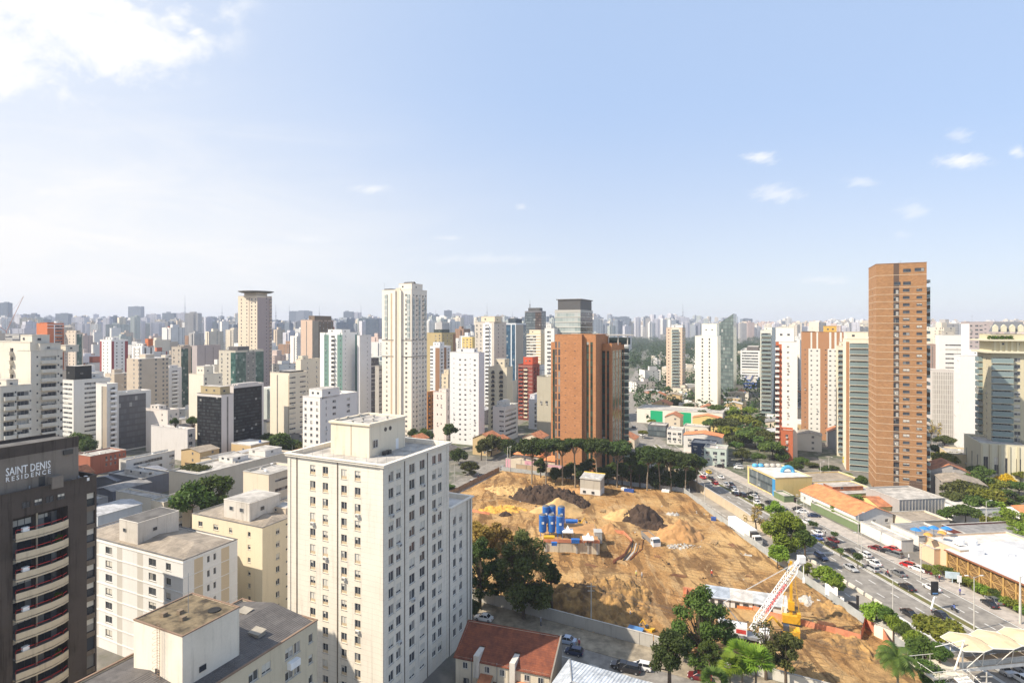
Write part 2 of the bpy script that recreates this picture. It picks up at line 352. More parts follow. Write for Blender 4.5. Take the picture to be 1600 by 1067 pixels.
def balmesh(w, d, hp, mat, glass):
    key = (round(w,2), round(d,2), hp, mat.name, glass)
    if key in _bm: return _bm[key]
    b = MB()
    b.box(-w/2, w/2, -d, -.002, -.14, .04, 0)
    mi = 1 if glass else 0
    b.box(-w/2, w/2, -d, -d+.1, .042, hp, mi)
    for s in (-1, 1): b.box(min(s*w/2, s*(w/2-.1)), max(s*w/2, s*(w/2-.1)), -d+.102, -.002, .042, hp, mi)
    if glass: b.box(-w/2-.02, w/2+.02, -d-.02, -d+.12, hp+.002, hp+.06, 2)
    _bm[key] = (b, b.mesh('balcony_mesh', [mat, BALG, FRAME_A])); return _bm[key]
BALG = winglass('balcony_glass', (.2,.27,.27), 0.1)
def fmap(face, wl, wr):
    """(length, fn(u,z,outward)->point, rotation of a window facing -y)"""
    if face == 'F': return wl, (lambda u, z, d: (-wl+u, -d, z)), 0.0
    if face == 'R': return wr, (lambda u, z, d: (d, u, z)), R(90)
    if face == 'L': return wr, (lambda u, z, d: (-wl-d, wr-u, z)), R(-90)
    return wl, (lambda u, z, d: (-u, wr+d, z)), R(180)

class Bld:
    def __init__(s, name, label, cat, C, a, wl, wr, zt, wall, fh=2.9, z0=0.0, group=None, real=True, frame=None, rng=1, top_off=1.3, parapet=0.9, roof=None, capw=0.12, cap=None):
        s.root = thing(name, label, cat, (C[0], C[1], z0), -R(a), group)
        s.C = Vector((C[0], C[1], z0)); s.a = a; s.wl, s.wr, s.h, s.fh, s.wall = wl, wr, zt-z0, fh, wall
        s.z0 = z0; s.mats = [wall]; s.b = MB(); s.inst = {}; s.real = real; s.frame = frame or FRAME_A; s.rnd = random.Random(rng)
        s.top_off = top_off; s.par = parapet; s.roofm = roof or ROOFC; s.done = set(); s.capw = capw; s.cap = cap
        s.Mw = Matrix.Translation(s.C) @ Matrix.Rotation(-R(a), 4, 'Z')
    def mi(s, m):
        if m is None: return 0
        if m not in s.mats: s.mats.append(m)
        return s.mats.index(m)
    def u_at(s, face, px):
        """distance along a face of the photo column px"""
        k = (px-800)/FP; a = R(s.a); X, Y = s.C.x, s.C.y; sa, ca = math.sin(a), math.cos(a)
        if face == 'F': return s.wl-(X-k*Y)/(ca+k*sa)
        if face == 'R': return (k*Y-X)/(sa-k*ca)
        X, Y = X-s.wl*ca, Y+s.wl*sa
        return s.wr-(k*Y-X)/(sa-k*ca)
    def face(s, face, segs, nf=None, off=None, zbot=0.0, sk=0):
        """segs: list of (weight, kind, n, w, h[, mat[, extra]]) left to right as seen from outside; floors counted down from the top"""
        L, fn, rot = fmap(face, s.wl, s.wr); s.done.add(face)
        off = s.top_off if off is None else off
        nf = nf if nf is not None else int((s.h-off-zbot)/s.fh)
        tot = sum(g[0] for g in segs); u = 0; cols = []; zones = []
        for g in segs:
            du = g[0]/tot*L; kind = g[1]; n, w, h = (list(g[2:5])+[0,0,0])[:3]; mat = g[5] if len(g) > 5 else None; ex = g[6] if len(g) > 6 else None
            if mat is not None or kind == 'g': zones.append((u, u+du, s.mi(mat), kind == 'g'))
            if kind in 'wvsdbp':
                for i in range(n):
                    uc = u+du*(i+.5)/n; ww = min(w, du/n*.96)
                    if kind == 's': ww = du/n*.94
                    cols.append((uc-ww/2, uc+ww/2, h, kind, ex, mat))
            elif kind == 'f':
                m2 = ex or s.wall
                for i in range(n+1):
                    uc = u+du*i/n; fz1 = s.h-off+.4
                    p = [fn(uc-w/2, zbot, .02), fn(uc+w/2, zbot, h)]
                    x0, x1 = sorted((p[0][0], p[1][0])); y0, y1 = sorted((p[0][1], p[1][1]))
                    s.b.box(x0, x1, y0, y1, zbot, fz1, s.mi(m2), bottom=False)
            u += du
        floors = [s.h-off-(k+1)*s.fh for k in range(nf)]
        us = sorted({0.0, L} | {c[0] for c in cols} | {c[1] for c in cols} | {z[0] for z in zones} | {z[1] for z in zones})
        us = [x for i, x in enumerate(us) if i == 0 or x-us[i-1] > 1e-4]
        zlo, zhi = (floors[-1] if floors else s.h-off), s.h-off
        for i in range(len(us)-1):
            u0, u1 = us[i], us[i+1]; um = (u0+u1)/2; zi = 0; cc = None; gl = False
            for z in zones:
                if z[0] <= um <= z[1]: zi = z[2]; gl = z[3]
            for c in cols:
                if c[0] < um < c[1]: cc = c
            def q(z0, z1, m=zi):
                s.b.quad(fn(u0, z0, 0), fn(u1, z0, 0), fn(u1, z1, 0), fn(u0, z1, 0), m)
            if cc is None:
                if zi and zlo > .05: q(0, zlo, 0 if gl else zi); q(zlo, zhi)
                else: q(0, zhi)
                q(zhi, s.h, 0)
                continue
            h, kind, ex = cc[2], cc[3], cc[4]
            prev = 0.0; r = .16 if kind in 'wsvp' else .5
            for fz in reversed(floors):
                sill = .02 if kind in 'bd' else ((s.fh-h)*.52 if kind != 'v' else s.fh-h-.5)
                za, zb = fz+sill, fz+sill+h
                if za > prev: q(prev, za)
                # reveals
                for A, B in (((u0,za),(u0,zb)), ((u0,zb),(u1,zb)), ((u1,zb),(u1,za)), ((u1,za),(u0,za))):
                    s.b.quad(fn(A[0],A[1],0), fn(B[0],B[1],0), fn(B[0],B[1],-r), fn(A[0],A[1],-r), zi)
                prev = zb
                var = s.rnd.choice((0, 0, 0, 1, 2, 3, 0)) if kind != 'v' else 0
                key = winmesh('d' if kind in 'bd' else kind, u1-u0, h, var, s.frame, r)
                mt = Matrix.Translation(fn(um, za, 0)) @ Matrix.Rotation(rot, 4, 'Z')
                s.inst.setdefault('balcony_door' if kind in 'bd' else 'window', []).append((key, mt))
                if kind == 'b':
                    d, hp, bm, glass, ext = ex or (1.2, 1.0, s.wall, False, .3)
                    key = balmesh(u1-u0+ext, d, hp, bm, glass)
                    mt = Matrix.Translation(fn(um, fz, 0)) @ Matrix.Rotation(rot, 4, 'Z')
                    s.inst.setdefault('balcony', []).append((key, mt))
            q(prev, s.h, 0 if prev > zhi else zi)
        return s
    def bands(s, face, mat, t=.06, h=.15, n=None, off=None, u0=0, u1=1, d0=.003):
        L, fn, rot = fmap(face, s.wl, s.wr); off = s.top_off if off is None else off
        n = n or int((s.h-off)/s.fh)+1
        for k in range(n):
            z = s.h-off-k*s.fh
            if z < .2: break
            a, b = fn(L*u0-(t if u0 == 0 and face in 'FR' else 0), z, d0), fn(L*u1, z, t)
            s.b.box(min(a[0],b[0]), max(a[0],b[0]), min(a[1],b[1]), max(a[1],b[1]), z-h/2, z+h/2, s.mi(mat))
    def rib(s, face, ps, mat, t=.12, w=.15, z0=0, z1=None):
        L, fn, rot = fmap(face, s.wl, s.wr); z1 = z1 or s.h-.35
        for u in ps:
            a, b = fn(u-w/2, 0, .003), fn(u+w/2, 0, t)
            s.b.box(min(a[0],b[0]), max(a[0],b[0]), min(a[1],b[1]), max(a[1],b[1]), z0, z1, s.mi(mat))
    def pent(s, x0, x1, y0, y1, h, mat=None, base=None, win=True, over=.12, roof=None):
        """box on the roof, x in [-wl,0], y in [0,wr]"""
        b = MB(); z = base if base is not None else s.h-s.par
        b.box(x0, x1, y0, y1, z+.002, z+h, 0, bottom=False)
        b.box(x0-over, x1+over, y0-over, y1+over, z+h+.002, z+h+.14, 0)
        b.box(x0+.2, x1-.2, y0+.2, y1-.2, z+h+.142, z+h+.2, 1)
        p = b.obj('penthouse', [mat or s.wall, roof or s.roofm], s.root)
        if win:
            w = max(.6, min(1.2, (x1-x0)*.15)); key = winmesh('v', w, w*.8, 0, s.frame, -.06)
            for fx in (.3, .7)[:s.rnd.choice((1, 2))]: link('window', key[1], p, (x0+(x1-x0)*fx, y0-.0, z+h*.5))
            link('window', key[1], p, (x1, y0+(y1-y0)*.4, z+h*.45), R(90))
        return p
    def clutter(s, n=6, zone=None, top=None, ant=1):
        x0, x1, y0, y1 = zone or (-s.wl+.8, -.8, .8, s.wr-.8); z = top if top is not None else s.h-s.par+.012
        for i in range(n):
            x, y = s.rnd.uniform(x0, x1), s.rnd.uniform(y0, y1); k = s.rnd.random(); b = MB()
            if k < .35: b.box(x-.35, x+.35, y-.3, y+.3, z, z+.6); b.obj('roof_vent', CONC, s.root)
            elif k < .6: b.box(x-.45, x+.45, y-.18, y+.18, z, z+.7); b.tube((x,y-.19,z+.35),(x,y-.2,z+.35),.25,.25,10); b.obj('air_conditioner', WHITEP, s.root)
            elif k < .8: b.tube((x,y,z),(x,y,z+1.0),.1,.1,6); b.obj('vent_pipe', STEEL, s.root)
            elif k < .88: b.box(x-.6, x+.6, y-.5, y+.5, z, z+.35); b.obj('roof_hatch', CONCD, s.root)
            elif k < .94: b.tube((x,y,z),(x,y,z+.6),.04,.04,5); b.lathe([(.03,.6),(.3,.68),(.5,.85)], 12, 0, (x,y,z)); b.obj('satellite_dish', WHITEP, s.root)
            else:
                L = min(4, (x1-x0)*.5); b.box(x-L/2, x+L/2, y-.06, y+.06, z+.1, z+.22); b.box(x-L/2, x-L/2+.12, y-.2, y+.2, z, z+.1); b.box(x+L/2-.12, x+L/2, y-.2, y+.2, z, z+.1); b.obj('roof_pipe', STEEL, s.root)
        for i in range(ant):
            x, y = s.rnd.uniform(x0, x1), s.rnd.uniform(y0, y1); b = MB(); hh = s.rnd.uniform(3, 6)
            b.tube((x,y,z),(x,y,z+hh),.05,.03,5)
            for j in range(3): b.tube((x-.6,y,z+hh-.3-j*.4),(x+.6,y,z+hh-.3-j*.4),.025,.025,4)
            b.obj('antenna', STEEL, s.root)
    def finish(s, roof=True):
        FOOT.append((s.C.copy(), s.a, s.wl, s.wr, s.h+s.z0))
        for f in 'FRLB':
            if f not in s.done:
                L, fn, _ = fmap(f, s.wl, s.wr); s.b.quad(fn(0,0,0), fn(L,0,0), fn(L,s.h,0), fn(0,s.h,0), 0)
        wl, wr, h, t = s.wl, s.wr, s.h, .22
        ci = s.mi(s.cap) if s.cap else 0; e = s.capw
        if roof:
            dz = h-s.par
            for x0,x1,y0,y1 in ((-wl-e,e,-e,t),(-wl-e,e,wr-t,wr+e),(-wl-e,-wl+t,t+.001,wr-t-.001),(-t,e,t+.001,wr-t-.001)): s.b.box(x0,x1,y0,y1,h+.001,h+.16,ci)
            s.b.quad((-wl+t,t,dz),(-wl+t,t,h),(-t,t,h),(-t,t,dz),0) ; s.b.quad((-t,wr-t,dz),(-t,wr-t,h),(-wl+t,wr-t,h),(-wl+t,wr-t,dz),0)
            s.b.quad((-wl+t,wr-t,dz),(-wl+t,wr-t,h),(-wl+t,t,h),(-wl+t,t,dz),0); s.b.quad((-t,t,dz),(-t,t,h),(-t,wr-t,h),(-t,wr-t,dz),0)
            rb = MB(); rb.quad((-wl+.02,.02,dz),(-.02,.02,dz),(-.02,wr-.02,dz),(-wl+.02,wr-.02,dz)); rb.obj('roof', s.roofm, s.root)
        s.b.obj('wall', s.mats, s.root, uv=True)
        if 230 < s.C.y < 440 and s.fh != 3.45 and 'window' in s.inst:
            big = [e for e in s.inst['window'] if e[1].translation.z > s.h*.25]
            for key, mt in s.rnd.sample(big, min(5, len(big))):
                o = bpy.data.objects.new('air_conditioner', ACM); col.objects.link(o); o.parent = s.root; o.matrix_local = mt
        cp = Vector((0, 0, H))
        for nm, L in s.inst.items():
            big = 100
            if not s.real:   # a far building: the openings' fillings are one part
                big = 0
            L.sort(key=lambda e: (s.Mw @ e[1].translation-cp).length)
            for key, mt in L[:big]:
                o = bpy.data.objects.new(nm, key[1]); col.objects.link(o); o.parent = s.root; o.matrix_local = mt
            if L[big:]:
                b = MB(); mats = []
                for key, mt in L[big:]:
                    ms = list(key[1].materials)
                    for m in ms:
                        if m not in mats: mats.append(m)
                    b.merge(key[0].v, key[0].f, key[0].m, mt, [mats.index(m) for m in ms])
                o = b.obj(nm, mats, s.root); o['kind'] = 'stuff'
        return s.root

def B(label, name, cat, xl, xc, xr, ytop, Y, wall, F=None, Rr=None, L=None, a=25, fh=2.9, depth=None, width=None, xs=None, roof=True, go=True, **kw):
    """place by photo columns: left edge xl, nearest corner xc at depth Y, right edge xr (or a depth in metres)"""
    k = (xc-800)/FP; X = k*Y; ca, sa = math.cos(R(a)), math.sin(R(a))
    wl = width or (X-(xl-800)/FP*Y)/(ca+(xl-800)/FP*sa)
    if depth is None: kr = (xr-800)/FP; depth = (kr*Y-X)/(sa-kr*ca)
    s = Bld(name, label, cat, (X, Y), a, wl, depth, ZT(ytop, Y), wall, fh, **kw)
    if F: s.face('F', F)
    if Rr: s.face('R', Rr)
    if L: s.face('L', L)
    return s
# ------------------------------------------------------------ near towers on the left
cream = W('wall_cream', (.74,.675,.565), .16); creamj = W('wall_cream_panels', (.74,.685,.59), .3, .95)
white = W('wall_white', (.74,.73,.70), .16); offw = W('wall_offwhite', (.66,.62,.55), .2); beige = W('wall_beige', (.60,.51,.40), .22)
warm = W('wall_warm_white', (.78,.72,.62), .18); greyw = W('wall_grey', (.42,.40,.39), .2); dark = W('wall_dark_stained', (.088,.072,.062), .9)
tanw = W('wall_tan', (.40,.34,.27), .3); mauve = W('wall_mauve', (.42,.37,.36), .15); pinkw = W('wall_pinkish', (.66,.56,.50), .2)
brick = BR('brick_orange', (.44,.205,.09)); brickr = BR('brick_red', (.43,.17,.085)); brickshade = BR('brick_orange_shaded', (.25,.10,.06)); terracotta = W('wall_terracotta', (.45,.13,.06), .15)  # the darkest brick is the orange one with recess shade in its colour

def main_tower():
    s = B('tall cream tower with small square windows and a flat-roofed rooftop room in the foreground', 'apartment_tower', 'building',
          450, 599, 701, 727, 98.5, creamj, fh=2.93, frame=FRAME_W, capw=.55, parapet=.75, roof=ROOFL, rng=3)
    wl, wr = s.wl, s.wr
    def segs(face, cols, grooves):
        us = sorted([s.u_at(face, p) for p in cols]); L = wl if face == 'F' else wr; out = []; u = 0
        for i, (c, w) in enumerate(zip(us, [x for x in grooves])):
            out.append((c-w/2-.06-u, '-')); out.append((w+.12, 'p' if face == 'F' else 'w', 1, w, 1.75, cream)); u = c+w/2+.06
        out.append((L-u, '-')); return out
    s.top_off = 1.0
    s.face('F', segs('F', [488.6,508.3,537.4,558.7], [1.3]*4))
    s.face('R', segs('R', [611.2,623,644,660,678.5,687.5], [1.45,1.45,1.8,1.8,1.4,1.4]))
    gd = M('groove_dark', (.16,.13,.1), .9, .3)  # dark raised strips along the facade grooves
    s.rib('F', [s.u_at('F', 464), s.u_at('F', 527.5)], gd, .1, .18); s.rib('F', [.35, wl-.35], creamj, .12, .7)
    s.rib('R', [s.u_at('R', 632), s.u_at('R', 667.7)], gd, .1, .16); s.rib('R', [.35, wr-.4], creamj, .12, .7)
    s.b.box(-wl-.4, .4, -.4, -.001, s.h-.38, s.h-.002); s.b.box(.001, .4, 0, wr+.4, s.h-.38, s.h-.002)
    # penthouse with its own coping, vents and door
    k = (577-800)/FP; Yc = 107.5; inv = s.Mw.inverted(); c = inv @ Vector((k*Yc, Yc, 0))
    pw = 9.4; pd = 11.4
    z = s.h-s.par
    b = MB(); x0, x1, y0, y1 = c.x-pw, c.x, c.y, c.y+pd
    b.box(x0, x1, y0, y1, z+.002, z+6.0, 0, bottom=False)
    for a in ((x0-.3,x1+.3,y0-.3,y0+.3),(x0-.3,x1+.3,y1-.3,y1+.3),(x0-.3,x0+.3,y0+.301,y1-.301),(x1-.3,x1+.3,y0+.301,y1-.301)): b.box(*a, z+6.001, z+6.4, 0)
    b.quad((x0+.3,y0+.3,z+6.01),(x1-.3,y0+.3,z+6.01),(x1-.3,y1-.3,z+6.01),(x0+.3,y1-.3,z+6.01),1)
    b.box((x0+x1)/2+.3, (x0+x1)/2+.38, y0-.05, y0-.002, z+.1, z+5.9, 2)
    p = b.obj('penthouse', [W('wall_cream2', (.72,.64,.5), .28), ROOFC, gd], s.root)
    for i, y in enumerate((y0+4.9, y0+6.4)):
        q = MB(); q.tube((x1-.02,y,z+4.6),(x1+.05,y,z+4.6),.42,.42,16); q.obj('round_vent', FRAME_D, p)
    link('window', winmesh('w', 1.5, 1.5, 0, FRAME_W, -.07)[1], p, (x1, y0+1.7, z+1.6), R(90))
    q = MB(); q.box(x1+.002, x1+.05, y0+8.2, y0+9.1, z+.05, z+2.2); q.obj('door', WHITEP, p)
    for i in range(9):
        q = MB(); x, y = x0+.8+(i % 3)*3.2+s.rnd.uniform(-.6,.6), y0+1+(i//3)*3.6; q.tube((x,y,z+6.02),(x,y,z+6.6),.22,.22,8); q.box(x-.35,x+.35,y-.35,y+.35,z+6.601,z+6.68); q.obj('roof_vent', CONC, p)
    for dy in (0, 2.0):
        q = MB()
        x, y = x1+1.1, y0+3.3+dy*.6; q.box(x-.35,x+.35,y-.45,y+.45,z+.02,z+.75); q.tube((x-.36,y,z+.4),(x-.38,y,z+.4),.3,.3,10); q.obj('air_conditioner', FRAME_D, s.root)
    for face, px, k in (('F',488.6,3),('F',537.4,6),('F',558.7,2),('F',558.7,9),('F',508.3,5),('R',623,4),('R',644,8),('R',678.5,3),('R',687.5,6),('R',611.2,2),('R',660,1),('R',623,10)):
        L_, fn, rot = fmap(face, wl, wr); zz = s.h-1.0-2.93*(k+1)+.1; q = MB(); q.box(-.38,.38,-.42,-.02,0,.55); q.box(-.3,.3,-.44,-.421,.08,.47,1)
        q.obj('air_conditioner', [M('ac_white', (.7,.7,.68), .5), CONCD], s.root, loc=fn(s.u_at(face, px)+.1, zz, 0), rz=rot)
    # lightning rods along the parapet
    for i in range(9):
        q = MB(); q.tube((-wl+1+i*2.5,.1,s.h+.16),(-wl+1+i*2.5,.1,s.h+1.7),.03,.02,5); q.obj('lightning_rod', STEEL, s.root)
        q = MB(); q.tube((-.1,1+i*2.4,s.h+.16),(-.1,1+i*2.4,s.h+1.7),.03,.02,5); q.obj('lightning_rod', STEEL, s.root)
    for i in range(7):
        q = MB(); q.tube((-wl+.5+i*3.5,wr-.1,s.h+.16),(-wl+.5+i*3.5,wr-.1,s.h+1.5),.03,.02,5); q.obj('lightning_rod', STEEL, s.root)
    # lower wing, same wall plane
    w = MB(); wt_ = 30.4; y0, y1 = wr+.003, wr+9.6; x0, x1 = -9.0, .25
    us = [y0+2.0, y0+4.6]; ww = 1.25
    xs = [y0]+[v for c in us for v in (c-ww/2, c+ww/2)]+[y1]
    fl = [wt_-1.5-2.93*(k+1) for k in range(9)]
    for i in range(len(xs)-1):
        if i % 2 == 0: w.quad((x1,xs[i],0),(x1,xs[i+1],0),(x1,xs[i+1],wt_),(x1,xs[i],wt_))
        else:
            prev = 0
            for f in reversed(fl):
                za, zb = f+.6, f+2.3; w.quad((x1,xs[i],prev),(x1,xs[i+1],prev),(x1,xs[i+1],za),(x1,xs[i],za)); prev = zb
                for A, Bq in (((xs[i],za),(xs[i],zb)),((xs[i],zb),(xs[i+1],zb)),((xs[i+1],zb),(xs[i+1],za)),((xs[i+1],za),(xs[i],za))):
                    w.quad((x1,A[0],A[1]),(x1,Bq[0],Bq[1]),(x1-.16,Bq[0],Bq[1]),(x1-.16,A[0],A[1]))
                s.inst['window'].append((winmesh('w', ww, 1.7, s.rnd.choice((0,0,1,3)), FRAME_W, .16), Matrix.Translation((x1,(xs[i]+xs[i+1])/2,za)) @ Matrix.Rotation(R(90), 4, 'Z')))
            w.quad((x1,xs[i],prev),(x1,xs[i+1],prev),(x1,xs[i+1],wt_),(x1,xs[i],wt_))
    w.quad((x1,y1,0),(x0,y1,0),(x0,y1,wt_),(x1,y1,wt_)); w.quad((x0,y1,0),(x0,y0,0),(x0,y0,wt_),(x0,y1,wt_))
    w.box(x1-.3,x1+.35,y0,y1+.35,wt_+.001,wt_+.3); w.box(x0,x1-.301,y1-.3,y1+.35,wt_+.001,wt_+.3); w.quad((x0,y0,wt_-.7),(x1,y0,wt_-.7),(x1,y1,wt_-.7),(x0,y1,wt_-.7),1)
    w.quad((x1-.3,y0,wt_-.7),(x1-.3,y0,wt_),(x1-.3,y1,wt_),(x1-.3,y1,wt_-.7)); w.quad((x0,y1-.3,wt_-.7),(x1,y1-.3,wt_-.7),(x1,y1-.3,wt_),(x0,y1-.3,wt_))
    w.box(x1+.002,x1+.12,y1-1.1,y1-.9,0,wt_-.01,2); w.box(x1+.002,x1+.12,y1-2.4,y1-2.3,0,wt_-.01,2)
    w.obj('wing', [creamj, ROOFL, gd], s.root, uv=True)
    s.finish(); return s
main_tower()

def saint_denis():
    # its near side is the broad right-hand face (turned away from the sun)
    s = B('dark weathered tower with SAINT DENIS RESIDENCE lettering and curved cream balconies', 'apartment_tower', 'building',
          -300, -40, 151, 784, 78.6, dark, width=28, fh=2.9, parapet=.6, roof=ROOFD, frame=FRAME_D, top_off=.3, rng=5)
    wr = s.wr; u = lambda px: s.u_at('R', px)
    zt = s.h; ub0, ub1 = u(20), u(106)
    tan = W('balcony_cream', (.60,.51,.37), .3); sp_ = W('spandrel_dark', (.16,.13,.10), .6)
    nb = 13
    # wall with a deep balcony slot: cells
    b = s.b; s.done.add('R')
    def panel(u0, u1, z0, z1, x=0.0, m=0): b.quad((x,u0,z0),(x,u1,z0),(x,u1,z1),(x,u0,z1),m)
    ztop = zt-3.7
    panel(0, ub0, 0, zt); panel(ub0, ub1, ztop, zt); panel(ub1, u(133), 0, zt); 
    r1 = 1.9
    b.quad((0,ub0,0),(0,ub0,ztop),(-r1,ub0,ztop),(-r1,ub0,0)); b.quad((0,ub1,0),(-r1,ub1,0),(-r1,ub1,ztop),(0,ub1,ztop)); b.quad((0,ub0,ztop),(0,ub1,ztop),(-r1,ub1,ztop),(-r1,ub0,ztop))
    panel(ub0, ub1, 0, ztop, -r1)
    # right bay with tall windows between tan spandrels
    u0, u1 = u(133), wr
    panel(u0, u0+.25, 0, zt); panel(u1-.25, u1, 0, zt); z = zt-2.6
    prev = zt
    for k in range(15):
        za, zb = z-2.1, z; panel(u0+.25, u1-.25, zb, prev, 0, s.mi(sp_) if k else 0)
        for A, C2 in (((u0+.25,za),(u0+.25,zb)),((u0+.25,zb),(u1-.25,zb)),((u1-.25,zb),(u1-.25,za)),((u1-.25,za),(u0+.25,za))): b.quad((0,A[0],A[1]),(0,C2[0],C2[1]),(-.3,C2[0],C2[1]),(-.3,A[0],A[1]))
        s.inst.setdefault('window', []).append((winmesh('s', u1-u0-.5, 2.1, s.rnd.choice((0,0,1)), FRAME_D, .3), Matrix.Translation((0,(u0+u1)/2,za)) @ Matrix.Rotation(R(90),4,'Z')))
        prev = za; z -= 2.9
    panel(u0+.25, u1-.25, 0, prev)
    # balconies: segmented curve in plan, red rail inside, glass doors behind
    n = 7; cs = []
    for i in range(n+1):
        f = i/n; d = 1.15*math.sin(math.pi*min(1, f*1.0))**.55 if 0 < f < 1 else 0.0
        cs.append((d, ub0+.05+(ub1-ub0-.1)*f))
    cs = [(0.0, ub0+.05), (.75, ub0+.07), (1.15, ub0+(ub1-ub0)*.33), (1.2, ub0+(ub1-ub0)*.62), (.85, ub1-1.0), (.35, ub1-.07), (0.0, ub1-.05)]
    red = M('red_rail', (.5,.03,.03), .5)
    for k in range(nb):
        fz = ztop-2.9*(k+1)
        q = MB(); pts = cs+[(-r1+.01, ub1-.05), (-r1+.01, ub0+.05)]
        q.prism([(p[0], p[1]) for p in pts], fz-.16, fz, 1, bottom=True)
        for i in range(1, len(cs)-1):
            p0, p1 = Vector((*cs[i-1],0)), Vector((*cs[i],0))
            d = (p1-p0); 
        cc = cs[1:-1]
        for i in range(len(cc)-1):
            (xa, ya), (xb, yb) = cc[i], cc[i+1]; t = .14
            q.poly([(xa,ya,fz-.38),(xb,yb,fz-.38),(xb,yb,fz+.85),(xa,ya,fz+.85)]); q.poly([(xb-t,yb,fz-.38),(xa-t,ya,fz-.38),(xa-t,ya,fz+.85),(xb-t,yb,fz+.85)]); q.poly([(xa,ya,fz+.85),(xb,yb,fz+.85),(xb-t,yb,fz+.85),(xa-t,ya,fz+.85)])
        bal = q.obj('balcony', [tan, CONCD], s.root)
        q = MB()
        for i in range(len(cc)-1):
            (xa, ya), (xb, yb) = cc[i], cc[i+1]; q.tube((xa-.3,ya+.1,fz+1.25),(xb-.3,yb-.1,fz+1.25),.05,.05,5); q.tube((xa-.35,ya+.1,fz+.02),(xa-.35,ya+.1,fz+1.1),.03,.03,4)
        q.obj('railing', red, bal)
        q = MB(); q.box(-r1+.6, -r1+.75, (ub0+ub1)/2-.1, (ub0+ub1)/2+.1, fz, fz+2.7); q.obj('dividing_post', tan, bal)
        for f in (.26, .74):
            link('balcony_door', winmesh('d', 2.6, 2.1, s.rnd.choice((0,0,1,3)), FRAME_D, -.03)[1], bal, (-r1, ub0+(ub1-ub0)*f, fz+.03), R(90))
        if k % 2 == 0:
            q = MB(); q.box(.2, .75, ub0+.9, ub0+1.7, fz+.8, fz+1.4); q.obj('air_conditioner', WHITEP, bal)
        if k % 3 == 1:
            q = MB()
            for i in range(60):
                c = Vector((-.1+s.rnd.uniform(-.3,.3), ub1-1.2+s.rnd.uniform(-.4,.4), fz+.5+s.rnd.uniform(0,.9))); e = Vector([s.rnd.uniform(-.15,.15) for _ in range(3)]); g = Vector([s.rnd.uniform(-.15,.15) for _ in range(3)])
                q.quad(c-e-g, c+e-g, c+e+g, c-e+g)
            q.obj('plant', LEAFS['mid'], bal)
    # small windows of the top floor
    for i in range(4):
        link('window', winmesh('w', 1.0, .9, i % 2, FRAME_D, -.04)[1], s.root, (0, ub0+1.6+i*1.5, ztop+1.2), R(90))
    # upper block with the lettering
    b2 = MB(); sx0, sx1, sy1 = -7.5, -.9, u(118)+.9; z0 = zt-.55; z1 = 50.2
    up = W('wall_sign_block', (.22,.19,.16), .6)
    hh = z1-z0; b2.box(sx0, sx1, -6, sy1, z0, z1-1.15, 0, bottom=False); b2.box(sx0, sx1+.02, -6.02, sy1+.02, z1-1.149, z1, 1)
    b2.quad((sx0+.3,-5.7,z1+.004),(sx1-.3,-5.7,z1+.004),(sx1-.3,sy1-.3,z1+.004),(sx0+.3,sy1-.3,z1+.004),2)
    for a_ in ((sx1-.2,sx1+.02,-6,sy1),(sx0,sx0+.2,-6,sy1)): b2.box(*a_, z1+.005, z1+.5, 1)
    blk = b2.obj('penthouse', [up, dark, ROOFD], s.root)
    q = MB(); q.box(sx1+.002, sx1+.25, sy1-2.2, sy1-.9, z1-2.1, z1-1.4); q.obj('vent', FRAME_D, blk)
    q = MB(); q.box(sx1+.002, sx1+.04, u(62)+.3, u(62)+1.1, z0, z0+2.0); q.obj('door', FRAME_D, blk)
    q = MB(); q.box(sx1+.002, sx1+1.3, u(90)-.9, u(90)+.6, z0, z0+1.8); q.obj('rooftop_shed', up, blk)
    text('SAINT DENIS', 1.16, blk, (sx1+.05, u(43)+.55, z1-3.2), M('sign_white', (.8,.8,.8), .5), wid=5.6)
    text('RESIDENCE', .68, blk, (sx1+.05, u(43)+.55, z1-4.25), M('sign_white', (.8,.8,.8), .5), wid=5.6, sp=1.5)
    q = MB(); q.tube((-3,4,z1),(-3,4,z1+6),.05,.03,5); q.obj('antenna', STEEL, blk)
    q = MB(); q.lathe([(.05,0),(.6,.1),(1.0,.35)], 14, 0, (-3.5,1.2,z1+.5)); q.tube((-3.5,1.2,z1),(-3.5,1.2,z1+.5),.06,.06,6); q.obj('satellite_dish', STEEL, blk)
    s.clutter(5, (-.85, -.25, 1, wr-1), zt-.55, 0)
    s.finish()
def text(body, size, parent, loc, mat, wid=None, rot=(R(90), 0, R(90)), sp=1.0, name='lettering', ext=.03, label=None):
    cu = bpy.data.curves.new('lettering', 'FONT'); cu.body = body; cu.size = size*1.4; cu.align_x = 'CENTER'; cu.align_y = 'CENTER'; cu.extrude = ext; cu.space_character = sp; cu.resolution_u = 2; cu.offset = .012*size
    o = bpy.data.objects.new(name, cu); col.objects.link(o); bpy.context.view_layer.update()
    dg = bpy.context.evaluated_depsgraph_get(); me = bpy.data.meshes.new_from_object(o.evaluated_get(dg)); w = o.dimensions.x; me.materials.append(mat)
    bpy.data.objects.remove(o); bpy.data.curves.remove(cu)
    r = link(name, me, parent, loc); r.rotation_euler = rot
    if wid and w: r.scale = (wid/w, 1, 1)
    if label: r['label'] = label
    return r
